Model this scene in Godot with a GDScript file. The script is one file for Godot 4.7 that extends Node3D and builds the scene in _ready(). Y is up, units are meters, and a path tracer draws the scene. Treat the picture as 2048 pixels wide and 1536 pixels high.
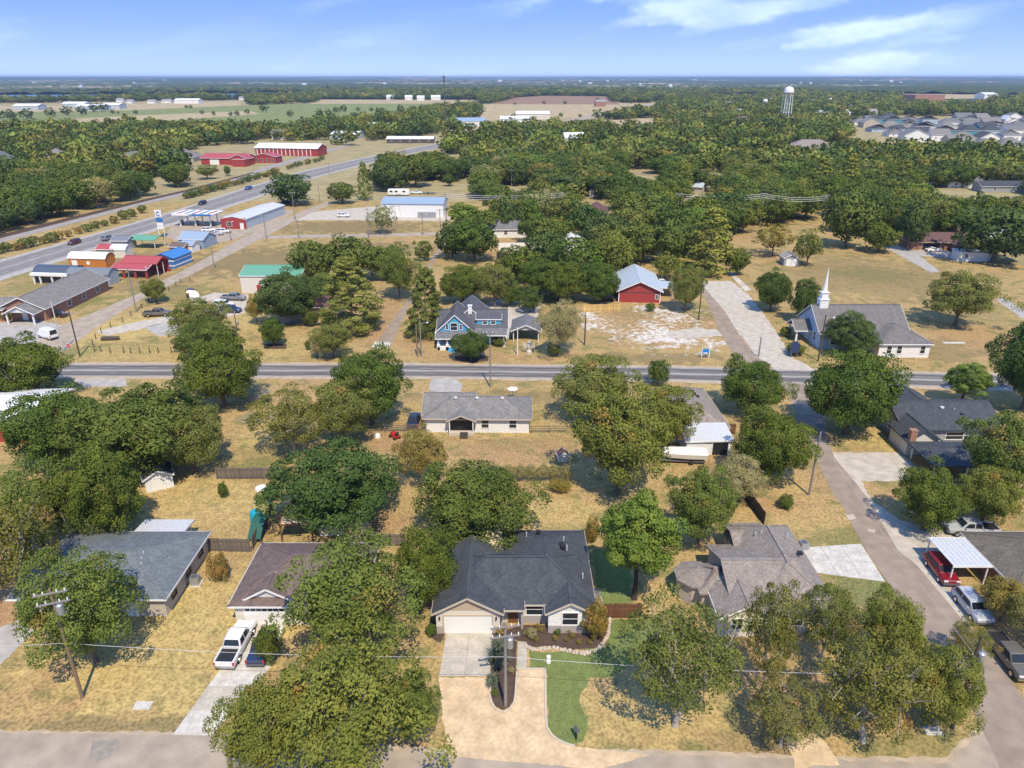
extends Node3D
# A small Texas town seen from a drone: camera at the origin, 51 m up, looking north (-z).
var rng := RandomNumberGenerator.new()
var M := {}
var taken := {}
var protos := {}
var img := {}

func _ready() -> void:
	rng.seed = 7
	_view()
	_textures()
	_materials()
	_ground()
	_roads()
	_tree_kinds()
	_home_centre()
	_homes_near()
	_homes_mid()
	_sheds_and_shops()
	_far_buildings()
	_vehicles()
	_poles_and_signs()
	_yard_things()
	_garden()
	_trees()
	_woods()

func _view() -> void:
	var cam := Camera3D.new()
	cam.name = "camera"
	cam.position = Vector3(0, 51, 0)
	cam.rotation_degrees = Vector3(-22.917, 0, 0)
	cam.fov = 55.816
	cam.near = 0.5
	cam.far = 60000.0
	add_child(cam)
	var we := WorldEnvironment.new()
	we.name = "surroundings"
	var e := Environment.new()
	e.background_mode = Environment.BG_SKY
	e.tonemap_mode = Environment.TONE_MAPPER_LINEAR
	e.tonemap_exposure = 1.1
	e.sdfgi_enabled = true
	e.ssao_enabled = true
	e.ssil_enabled = true
	var sm := ProceduralSkyMaterial.new()
	sm.sky_top_color = Color(0.36, 0.55, 0.84)
	sm.sky_horizon_color = Color(0.74, 0.83, 0.965)
	sm.sky_curve = 0.038
	sm.sky_energy_multiplier = 1.1
	sm.ground_bottom_color = Color(0.45, 0.48, 0.46)
	sm.ground_horizon_color = Color(0.62, 0.72, 0.84)
	sm.sun_angle_max = 1.0
	sm.sky_cover = _clouds()
	var sky := Sky.new()
	sky.sky_material = sm
	e.sky = sky
	e.fog_enabled = true
	e.fog_density = 0.00008
	e.fog_light_color = Color(0.72, 0.84, 1.0)
	we.environment = e
	add_child(we)
	var sun := DirectionalLight3D.new()
	sun.name = "sun"
	sun.light_energy = 1.45
	sun.light_color = Color(1.0, 0.94, 0.83)
	sun.light_angular_distance = 0.5
	sun.shadow_enabled = true
	add_child(sun)
	sun.look_at_from_position(Vector3.ZERO, Vector3(-0.25, -1.55, -1.0), Vector3.UP)

func _clouds() -> ImageTexture:
	# thin cirrus: noise drawn out along slanted streaks, the same all round the sky
	var n := FastNoiseLite.new()
	n.seed = 11
	n.frequency = 0.010
	n.fractal_octaves = 5
	n.domain_warp_enabled = true
	n.domain_warp_amplitude = 40.0
	n.domain_warp_frequency = 0.008
	var a := n.get_seamless_image(1024, 1024).get_data()
	n.seed = 5
	n.frequency = 0.004
	n.fractal_octaves = 3
	var b := n.get_seamless_image(1024, 1024).get_data()
	var w := 1024
	var h := 1024
	var d := PackedByteArray()
	d.resize(w * h * 4)
	for y in h:
		var up := 90.0 - 180.0 * y / h
		var yy := int(y * 2.4)
		for x in w:
			var k := (y * w + x) * 4
			d[k] = 255
			d[k + 1] = 255
			d[k + 2] = 255
			if up < -1.0:
				d[k + 3] = 0
				continue
			var v: float = a[((yy * 2 + x + 924) % 1024) * 1024 + (x * 2 + yy / 2 + 824) % 1024] / 255.0
			var m: float = b[((yy + 420) % 1024) * 1024 + (x * 2 + 300) % 1024] / 255.0
			var q := (0.14 + 0.86 * smoothstep(0.32, 0.70, m)) * smoothstep(0.42, 0.90, v)
			d[k + 3] = int(clampf(q * 0.42 * smoothstep(-1.0, 1.5, up), 0.0, 1.0) * 255.0)
	var im := Image.create_from_data(w, h, false, Image.FORMAT_RGBA8, d)
	im.resize(4096, 2048, Image.INTERPOLATE_CUBIC)
	return ImageTexture.create_from_image(im)

# ---------------------------------------------------------------- names and nodes
func numbered(n: String) -> String:
	var k: int = taken.get(n, 0)
	taken[n] = k + 1
	return n if k == 0 else "%s_%03d" % [n, k]

func tag(o: Node, label: String, category: String, group := "") -> void:
	o.set_meta("label", label)
	o.set_meta("category", category)
	if group != "":
		o.set_meta("group", group)

func thing(called: String, label: String, category: String, at := Vector3.ZERO, turn := 0.0, group := "") -> Node3D:
	var o := Node3D.new()
	o.name = numbered(called)
	add_child(o)
	o.position = at
	o.rotation_degrees.y = turn
	tag(o, label, category, group)
	return o

func copy(o: Node3D, at: Vector3, turn: float, label: String, group := "") -> Node3D:
	var c := o.duplicate()
	c.name = numbered(String(o.get_meta("base")) if o.has_meta("base") else String(o.name))
	add_child(c)
	c.position = at
	c.rotation_degrees.y = turn
	c.set_meta("label", label)
	if group != "":
		c.set_meta("group", group)
	return c

func structure(o: Node) -> void:
	o.set_meta("kind", "structure")

func tool() -> SurfaceTool:
	var st := SurfaceTool.new()
	st.begin(Mesh.PRIMITIVE_TRIANGLES)
	st.set_smooth_group(-1)
	return st

func put(st, called: String, m: Material, parent: Node = self, at := Vector3.ZERO, turn := 0.0) -> MeshInstance3D:
	var o := MeshInstance3D.new()
	if st is SurfaceTool:
		st.generate_normals()
		o.mesh = st.commit()
	else:
		o.mesh = st
	o.mesh.surface_set_material(0, m) if o.mesh is ArrayMesh and st is SurfaceTool else o.set_surface_override_material(0, m)
	o.name = numbered(called) if parent == self else called
	parent.add_child(o, true)
	o.position = at
	o.rotation_degrees.y = turn
	return o

# ---------------------------------------------------------------- shapes
func tri(st: SurfaceTool, a: Vector3, b: Vector3, c: Vector3, ua := Vector2.ZERO, ub := Vector2.ZERO, uc := Vector2.ZERO) -> void:
	st.set_uv(ua); st.add_vertex(a)
	st.set_uv(ub); st.add_vertex(b)
	st.set_uv(uc); st.add_vertex(c)

# a polygon (3 or 4 points, seen from outside clockwise) with uv in metres: u level, v up the slope
func face(st: SurfaceTool, p: Array) -> void:
	var n: Vector3 = (p[2] - p[0]).cross(p[1] - p[0]).normalized()
	var u := Vector3.UP.cross(n)
	if u.length() < 0.01:
		u = Vector3.RIGHT
	u = u.normalized()
	var v := n.cross(u).normalized()
	var q := []
	for a in p:
		q.append(Vector2(u.dot(a), -v.dot(a)))
	for k in range(1, p.size() - 1):
		tri(st, p[0], p[k], p[k + 1], q[0], q[k], q[k + 1])

func box(st: SurfaceTool, c: Vector3, s: Vector3, b := Basis.IDENTITY) -> void:
	var x := b.x * s.x / 2
	var y := b.y * s.y / 2
	var z := b.z * s.z / 2
	for f in [[x, y, z], [-x, y, -z], [y, z, x], [-y, z, -x], [z, x, y], [-z, x, -y]]:
		var n: Vector3 = f[2]
		var p: Vector3 = f[0]
		var q: Vector3 = f[1]
		face(st, [c + n - p - q, c + n - p + q, c + n + p + q, c + n + p - q])

func beam(st: SurfaceTool, p: Vector3, q: Vector3, wide: float, tall: float) -> void:
	var z := (q - p).normalized()
	var x := Vector3.UP.cross(z)
	x = Vector3.RIGHT if x.length() < 0.01 else x.normalized()
	box(st, (p + q) / 2, Vector3(wide, tall, p.distance_to(q)), Basis(x, z.cross(x), z))

func tube(st: SurfaceTool, p: Vector3, q: Vector3, r0: float, r1: float, n := 7, caps := true) -> void:
	var z := (q - p).normalized()
	var x := z.cross(Vector3(0.3, 0.1, 1.0) if absf(z.z) < 0.9 else Vector3.UP).normalized()
	var y := z.cross(x)
	for k in n:
		var a := TAU * k / n
		var b := TAU * (k + 1) / n
		var da := x * cos(a) + y * sin(a)
		var db := x * cos(b) + y * sin(b)
		face(st, [p + da * r0, q + da * r1, q + db * r1, p + db * r0])
		if caps:
			tri(st, q, q + db * r1, q + da * r1)
			tri(st, p, p + da * r0, p + db * r0)

# rings of equal size joined into a skin, ends closed
func loft(st: SurfaceTool, rings: Array, close := true) -> void:
	for k in rings.size() - 1:
		var a: Array = rings[k]
		var b: Array = rings[k + 1]
		for i in a.size():
			var j := (i + 1) % a.size()
			face(st, [a[i], a[j], b[j], b[i]])
	if close:
		for e in [rings[0], rings[-1]]:
			var m := Vector3.ZERO
			for v in e:
				m += v / e.size()
			for i in e.size():
				tri(st, m, e[i], e[(i + 1) % e.size()])

func lathe(st: SurfaceTool, at: Vector3, prof: Array, n := 14) -> void:
	var rings := []
	for p in prof:
		var r := []
		for k in n:
			r.append(at + Vector3(cos(TAU * k / n) * p[0], p[1], sin(TAU * k / n) * p[0]))
		rings.append(r)
	loft(st, rings)

# a thick sheet: polygon top, dropped by t
func slab(st: SurfaceTool, p: Array, t: float) -> void:
	face(st, p)
	var d := Vector3(0, -t, 0)
	var low := []
	for a in p:
		low.push_front(a + d)
	face(st, low)
	for i in p.size():
		var j := (i + 1) % p.size()
		face(st, [p[i], p[i] + d, p[j] + d, p[j]])

# a flat sheet on the ground; edges are broken up by "rag" metres where they are not built straight
func sheet(called: String, pts: PackedVector2Array, y: float, m: Material, rag := 0.0, parent: Node = self) -> MeshInstance3D:
	var q := PackedVector2Array()
	if rag > 0.0:
		for i in pts.size():
			var a := pts[i]
			var b := pts[(i + 1) % pts.size()]
			var n := maxi(1, int(a.distance_to(b) / (rag * 3.5)))
			for k in n:
				q.append(a.lerp(b, float(k) / n) + Vector2(rng.randf_range(-rag, rag), rng.randf_range(-rag, rag)) * (0.4 if k == 0 else 1.0))
	else:
		q = pts
	var ix := Geometry2D.triangulate_polygon(q)
	if ix.is_empty():
		q = pts
		ix = Geometry2D.triangulate_polygon(q)
	var st := tool()
	for k in range(0, ix.size(), 3):
		var a := Vector3(q[ix[k]].x, y, q[ix[k]].y)
		var b := Vector3(q[ix[k + 1]].x, y, q[ix[k + 1]].y)
		var c := Vector3(q[ix[k + 2]].x, y, q[ix[k + 2]].y)
		if (c - a).cross(b - a).y < 0.0:
			tri(st, a, c, b)
		else:
			tri(st, a, b, c)
	var o := put(st, called, m, parent)
	return o

# a ribbon between two edge lines, uv: u across 0..1, v along in metres
func ribbon(called: String, left: PackedVector2Array, right: PackedVector2Array, y: float, m: Material, rag := 0.0) -> MeshInstance3D:
	var st := tool()
	var along := 0.0
	var sub := []
	for k in left.size() - 1:
		var n := maxi(1, int(left[k].distance_to(left[k + 1]) / 2.5)) if rag > 0.0 else 1
		for i in n:
			sub.append([left[k].lerp(left[k + 1], float(i) / n), right[k].lerp(right[k + 1], float(i) / n)])
	sub.append([left[-1], right[-1]])
	for s in sub:
		var dv: Vector2 = (s[1] - s[0]).normalized()
		s[0] -= dv * rng.randf_range(-rag, rag)
		s[1] += dv * rng.randf_range(-rag, rag)
	for k in sub.size() - 1:
		var a: Vector2 = sub[k][0]
		var b: Vector2 = sub[k][1]
		var c: Vector2 = sub[k + 1][1]
		var d: Vector2 = sub[k + 1][0]
		var l := ((a + b) / 2).distance_to((c + d) / 2)
		tri(st, Vector3(a.x, y, a.y), Vector3(d.x, y, d.y), Vector3(c.x, y, c.y), Vector2(0, along), Vector2(0, along + l), Vector2(1, along + l))
		tri(st, Vector3(a.x, y, a.y), Vector3(c.x, y, c.y), Vector3(b.x, y, b.y), Vector2(0, along), Vector2(1, along + l), Vector2(1, along))
		along += l
	var o := put(st, called, m)
	structure(o)
	return o

# ---------------------------------------------------------------- textures and materials
func noise_tex(sd: int, freq: float, lo: float, hi: float, size := 512, oct := 4, kind := FastNoiseLite.TYPE_SIMPLEX_SMOOTH) -> ImageTexture:
	var n := FastNoiseLite.new()
	n.seed = sd
	n.frequency = freq
	n.fractal_octaves = oct
	n.noise_type = kind
	var d := n.get_seamless_image(size, size).get_data()
	var o := PackedByteArray()
	o.resize(size * size * 3)
	var lut := []
	for k in 256:
		var c := clampf(lerpf(lo, hi, k / 255.0), 0.0, 1.0)
		lut.append(byte(c))
	for k in d.size():
		var v: int = lut[d[k]]
		o[k * 3] = v
		o[k * 3 + 1] = v
		o[k * 3 + 2] = v
	return ImageTexture.create_from_image(Image.create_from_data(size, size, false, Image.FORMAT_RGB8, o))

# a linear reflectance as the sRGB byte that a colour texture holds
func byte(v: float) -> int:
	return int(Color(clampf(v, 0.0, 1.0), 0, 0).linear_to_srgb().r * 255.0)

func _textures() -> void:
	img.grain = noise_tex(1, 0.06, 0.76, 1.06, 512, 5)
	img.soft = noise_tex(2, 0.012, 0.70, 1.06, 512, 5)
	img.speck = noise_tex(3, 0.25, 0.58, 1.10, 512, 3)
	img.tuft = noise_tex(4, 0.10, 0.45, 1.15, 512, 5)
	img.stain = noise_tex(6, 0.03, 0.82, 1.08, 512, 5)
	img.tuft_fine = noise_tex(8, 0.045, 0.42, 1.36, 1024, 5)
	# shingle courses: rows of tabs of slightly different tone, a thin shadow gap where one row laps the next
	var w := 512
	var r := RandomNumberGenerator.new()
	r.seed = 3
	var lut := PackedByteArray()
	for k in 256:
		lut.append(byte(k / 255.0))
	var d := PackedByteArray()
	d.resize(w * w * 3)
	var bump := PackedByteArray()
	bump.resize(w * w)
	for row in 24:
		var x := 0
		while x < w:
			var l := r.randi_range(12, 34)
			var t := r.randf_range(0.68, 1.0)
			for yy in range(row * w / 24, (row + 1) * w / 24):
				for xx in range(x, mini(w, x + l)):
					var v := t * r.randf_range(0.86, 1.1)
					var k := yy * w + xx
					var q := lut[clampi(int(v * 225), 0, 255)]
					d[k * 3] = q
					d[k * 3 + 1] = q
					d[k * 3 + 2] = q
					bump[k] = int(120 + 100.0 * (yy - row * w / 24) / (w / 24.0) + r.randf() * 20)
			x += l
	img.shingle = ImageTexture.create_from_image(Image.create_from_data(w, w, false, Image.FORMAT_RGB8, d))
	img.shingle_bump = ImageTexture.create_from_image(Image.create_from_data(w, w, false, Image.FORMAT_L8, bump))
	# lapped boards and ribbed sheet metal, as relief only
	var lap := PackedByteArray()
	var rib := PackedByteArray()
	lap.resize(256 * 256)
	rib.resize(256 * 256)
	for y in 256:
		for x in 256:
			lap[y * 256 + x] = int(255.0 * fposmod(y / 32.0, 1.0))
			rib[y * 256 + x] = 255 if x % 32 < 5 else (150 if x % 32 in [14, 15, 16, 22, 23, 24] else 90)
	img.lap = ImageTexture.create_from_image(Image.create_from_data(256, 256, false, Image.FORMAT_L8, lap))
	img.rib = ImageTexture.create_from_image(Image.create_from_data(256, 256, false, Image.FORMAT_L8, rib))
	# road surfaces: u runs across the road
	img.highway = _road_image([[0.12, 0.06, 0.62], [0.24, 0.05, 0.60], [0.36, 0.05, 0.62], [0.62, 0.05, 0.60], [0.74, 0.05, 0.62], [0.86, 0.06, 0.62]], 0.80, 21)
	img.country = _road_image([[0.20, 0.15, 0.36], [0.38, 0.10, 0.46], [0.66, 0.12, 0.40], [0.83, 0.13, 0.36]], 0.95, 22)

func _road_image(tracks: Array, base: float, sd: int) -> ImageTexture:
	# bitumen worked up along the wheel paths, patched and streaked along the road
	var n := FastNoiseLite.new()
	n.seed = sd
	n.frequency = 0.02
	var d := PackedByteArray()
	d.resize(256 * 1024 * 3)
	for y in 1024:
		for x in 256:
			var u := x / 256.0
			var v := base
			for t in tracks:
				var c: float = t[0] + n.get_noise_2d(y * 0.35, t[0] * 900.0) * 0.03
				v *= lerpf(t[2], 1.0, smoothstep(0.3, 1.0, absf(u - c) / t[1]))
			v *= 1.0 + 0.35 * n.get_noise_2d(x * 3.0, y * 0.5) + 0.10 * n.get_noise_2d(x * 9.0 + 500, y * 9.0)
			var k := (y * 256 + x) * 3
			var q := byte(v)
			d[k] = q
			d[k + 1] = q
			d[k + 2] = q
	return ImageTexture.create_from_image(Image.create_from_data(256, 1024, false, Image.FORMAT_RGB8, d))

# a plain material from a linear base colour
func mat(r: float, g: float, b: float, rough := 0.85, metal := 0.0) -> StandardMaterial3D:
	var m := StandardMaterial3D.new()
	m.albedo_color = Color(r, g, b).linear_to_srgb()
	m.roughness = rough
	m.metallic = metal
	return m

# world-laid ground material: a broad pattern under a fine one
func earth(r: float, g: float, b: float, broad: Texture2D, broad_m: float, fine: Texture2D, fine_m: float, bump := 2.0) -> StandardMaterial3D:
	var m := mat(r, g, b, 0.95)
	m.albedo_texture = broad
	m.uv1_triplanar = true
	m.uv1_world_triplanar = true
	m.uv1_scale = Vector3.ONE / broad_m
	m.detail_enabled = true
	m.detail_blend_mode = BaseMaterial3D.BLEND_MODE_MUL
	m.detail_albedo = fine
	m.detail_uv_layer = BaseMaterial3D.DETAIL_UV_2
	m.uv2_triplanar = true
	m.uv2_world_triplanar = true
	m.uv2_scale = Vector3.ONE / fine_m
	m.metallic_specular = 0.2
	return m

func shingle(r: float, g: float, b: float) -> StandardMaterial3D:
	var m := mat(r, g, b, 0.9)
	m.albedo_texture = img.shingle
	m.uv1_scale = Vector3(1.0 / 4.2, 1.0 / 4.2, 1)
	m.heightmap_enabled = true
	m.heightmap_texture = img.shingle_bump
	m.heightmap_scale = 1.2
	m.detail_enabled = true
	m.detail_blend_mode = BaseMaterial3D.BLEND_MODE_MUL
	m.detail_albedo = img.soft
	m.detail_uv_layer = BaseMaterial3D.DETAIL_UV_2
	m.uv2_triplanar = true
	m.uv2_world_triplanar = true
	m.uv2_scale = Vector3.ONE / 9.0
	m.metallic_specular = 0.3
	return m

func relief(r: float, g: float, b: float, map: Texture2D, size: float, depth: float, rough := 0.8, metal := 0.0) -> StandardMaterial3D:
	var m := mat(r, g, b, rough, metal)
	m.heightmap_enabled = true
	m.heightmap_texture = map
	m.heightmap_scale = depth
	m.uv1_scale = Vector3(1.0 / size, 1.0 / size, 1)
	m.detail_enabled = true
	m.detail_blend_mode = BaseMaterial3D.BLEND_MODE_MUL
	m.detail_albedo = img.stain
	m.detail_uv_layer = BaseMaterial3D.DETAIL_UV_2
	m.uv2_triplanar = true
	m.uv2_world_triplanar = true
	m.uv2_scale = Vector3.ONE / 8.0
	return m

func mottled(r: float, g: float, b: float, size := 3.0, rough := 0.85) -> StandardMaterial3D:
	var m := mat(r, g, b, rough)
	m.albedo_texture = img.grain
	m.uv1_triplanar = true
	m.uv1_world_triplanar = true
	m.uv1_scale = Vector3.ONE / size
	return m

func _materials() -> void:
	# roofs
	M.slate = shingle(0.108, 0.122, 0.142)
	M.slate_soft = shingle(0.167, 0.172, 0.196)
	M.church_roof = shingle(0.27, 0.255, 0.25)
	M.slate_blue = shingle(0.243, 0.275, 0.294)
	M.brown_roof = shingle(0.263, 0.200, 0.181)
	M.taupe_roof = shingle(0.426, 0.372, 0.334)
	M.grey_roof = shingle(0.338, 0.325, 0.312)
	M.mid_grey_roof = shingle(0.263, 0.269, 0.281)
	M.old_roof = shingle(0.253, 0.224, 0.178)
	M.pale_roof = shingle(0.483, 0.471, 0.460)
	M.maroon_roof = shingle(0.230, 0.132, 0.121)
	# sheet metal
	M.tin = relief(0.60, 0.62, 0.64, img.rib, 2.4, 2.0, 0.55)
	M.white_tin = relief(0.82, 0.83, 0.84, img.rib, 2.4, 2.0, 0.5)
	M.grey_tin = relief(0.47, 0.54, 0.60, img.rib, 2.4, 2.0, 0.5)
	M.green_tin = relief(0.14, 0.37, 0.25, img.rib, 2.4, 2.0, 0.5)
	M.red_tin = relief(0.44, 0.085, 0.085, img.rib, 2.4, 2.0, 0.5)
	M.blue_tin = relief(0.055, 0.22, 0.54, img.rib, 2.4, 2.0, 0.5)
	M.navy_tin = relief(0.07, 0.10, 0.15, img.rib, 2.4, 2.0, 0.5)
	M.steel_blue_tin = relief(0.30, 0.40, 0.52, img.rib, 2.4, 2.0, 0.5)
	M.cream_tin = relief(0.68, 0.60, 0.45, img.rib, 2.4, 2.0, 0.55)
	M.grey_tin_dark = relief(0.20, 0.22, 0.25, img.rib, 2.4, 2.0, 0.5)
	# walls
	M.white_lap = relief(0.80, 0.80, 0.79, img.lap, 1.6, 2.5)
	M.cream = mottled(0.74, 0.70, 0.62)
	M.white = mat(0.80, 0.80, 0.79, 0.7)
	M.tan = mottled(0.52, 0.42, 0.31)
	M.tan_lap = relief(0.50, 0.44, 0.36, img.lap, 1.6, 2.5)
	M.grey_lap = relief(0.34, 0.36, 0.38, img.lap, 1.6, 2.5)
	M.blue_lap = relief(0.10, 0.42, 0.66, img.lap, 1.6, 2.5)
	M.pale_blue_lap = relief(0.42, 0.54, 0.66, img.lap, 1.6, 2.5)
	M.red_wall = relief(0.36, 0.05, 0.05, img.rib, 2.4, 1.5, 0.6)
	M.brick = mottled(0.38, 0.20, 0.14, 1.2)
	M.pale_brick = mottled(0.52, 0.45, 0.40, 1.2)
	M.grey_stone = mottled(0.45, 0.40, 0.38, 1.0)
	M.orange_wall = relief(0.52, 0.19, 0.035, img.lap, 1.6, 2.0)
	M.grey_wall = relief(0.34, 0.40, 0.44, img.lap, 1.6, 2.0)
	M.dark_wall = mat(0.09, 0.08, 0.08)
	M.teal_lap = relief(0.10, 0.30, 0.36, img.lap, 1.6, 2.0)
	# small materials
	M.glass = mat(0.025, 0.032, 0.04, 0.08)
	M.black = mat(0.02, 0.02, 0.022, 0.6)
	M.rubber = mat(0.025, 0.025, 0.025, 0.9)
	M.chrome = mat(0.6, 0.6, 0.62, 0.25, 1.0)
	M.steel = mat(0.42, 0.44, 0.46, 0.5, 0.6)
	M.dark_steel = mat(0.14, 0.14, 0.15, 0.6, 0.3)
	M.door_brown = mottled(0.20, 0.09, 0.04, 1.0)
	M.red_paint = mat(0.50, 0.02, 0.02, 0.5)
	M.red_faded = mat(0.36, 0.07, 0.08, 0.6)
	M.blue_paint = mat(0.02, 0.16, 0.45, 0.5)
	M.head_lamp = mat(0.75, 0.77, 0.80, 0.2)
	M.tail_lamp = mat(0.45, 0.01, 0.01, 0.3)
	M.pole = mottled(0.24, 0.17, 0.11, 0.8)
	M.pole_grey = mottled(0.27, 0.25, 0.23, 0.8)
	M.pole_dark = mottled(0.09, 0.07, 0.055, 0.8)
	M.fence = mottled(0.22, 0.19, 0.17, 0.7)
	M.fence_dark = mottled(0.07, 0.06, 0.055, 0.7)
	M.fence_brown = mottled(0.20, 0.085, 0.045, 0.7)
	M.fence_new = mottled(0.85, 0.60, 0.24, 0.7)
	for k in ["fence", "fence_dark", "fence_brown", "fence_new"]:
		M[k].vertex_color_use_as_albedo = true
	M.wire = mat(0.55, 0.55, 0.56, 0.5)
	M.bark = mottled(0.17, 0.135, 0.105, 0.5)
	M.bark_pale = mottled(0.42, 0.39, 0.34, 0.5)
	M.bark_dark = mottled(0.055, 0.045, 0.04, 0.5)
	M.stone = mottled(0.56, 0.46, 0.36, 0.4)
	M.kerb = mottled(0.60, 0.52, 0.42, 0.8)
	M.turquoise = mat(0.01, 0.36, 0.52, 0.4)
	M.blue_plastic = mat(0.01, 0.25, 0.62, 0.4)
	M.green_cloth = mat(0.012, 0.10, 0.078, 0.7)
	M.blue_sign = mat(0.02, 0.22, 0.62, 0.5)
	M.navy_board = mat(0.03, 0.05, 0.12, 0.5)
	M.yucca = mat(0.14, 0.17, 0.115, 0.7)
	# ground and paving
	M.asphalt = earth(0.43, 0.345, 0.27, img.soft, 17.0, img.speck, 12.6)
	M.street = earth(0.53, 0.445, 0.35, img.soft, 19.0, img.speck, 11.6)
	M.asphalt_dark = earth(0.15, 0.145, 0.15, img.soft, 11.0, img.speck, 12.1)
	M.concrete = earth(0.61, 0.56, 0.47, img.soft, 13.0, img.grain, 10.5)
	M.concrete_pale = earth(0.70, 0.665, 0.595, img.soft, 11.0, img.grain, 14.3)
	M.gravel = earth(0.68, 0.615, 0.515, img.soft, 12.0, img.speck, 14.9)
	M.grey_gravel = earth(0.56, 0.53, 0.49, img.soft, 12.0, img.speck, 14.9)
	M.patch = earth(0.42, 0.375, 0.315, img.soft, 6.0, img.speck, 9.0)
	M.road_edge = earth(0.62, 0.50, 0.36, img.soft, 12.0, img.speck, 15.0)
	M.limestone = earth(1.0, 0.98, 0.93, img.soft, 9.0, img.speck, 18.1)
	M.sand_drive = earth(0.78, 0.59, 0.365, img.soft, 14.0, img.grain, 17.3)
	M.lawn = earth(0.245, 0.300, 0.098, img.soft, 7.0, img.tuft, 10.3)
	M.mulch = earth(0.135, 0.095, 0.075, img.soft, 5.0, img.speck, 9.3)
	M.ballast = earth(0.46, 0.42, 0.39, img.soft, 15.0, img.speck, 15.9)
	M.soil = earth(0.56, 0.36, 0.19, img.soft, 8.0, img.tuft, 13.5)
	M.field_green = earth(0.31, 0.35, 0.135, img.soft, 140.0, img.tuft, 37.0)
	M.field_tan = earth(0.62, 0.50, 0.29, img.soft, 150.0, img.tuft, 41.0)
	M.field_red = earth(0.42, 0.27, 0.18, img.soft, 120.0, img.tuft, 31.0)
	M.plain = earth(0.50, 0.42, 0.22, img.soft, 90.0, img.tuft, 13.0)
	M.far_wood_floor = earth(0.055, 0.075, 0.03, img.soft, 700.0, img.tuft, 160.0)
	M.water = mat(0.10, 0.19, 0.30, 0.25)
	for k in ["highway", "country"]:
		var m := mat(0.36, 0.335, 0.31, 0.9)
		m.albedo_texture = img[k]
		m.uv1_scale = Vector3(1, 1.0 / 60.0, 1)
		M[k] = m

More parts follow.
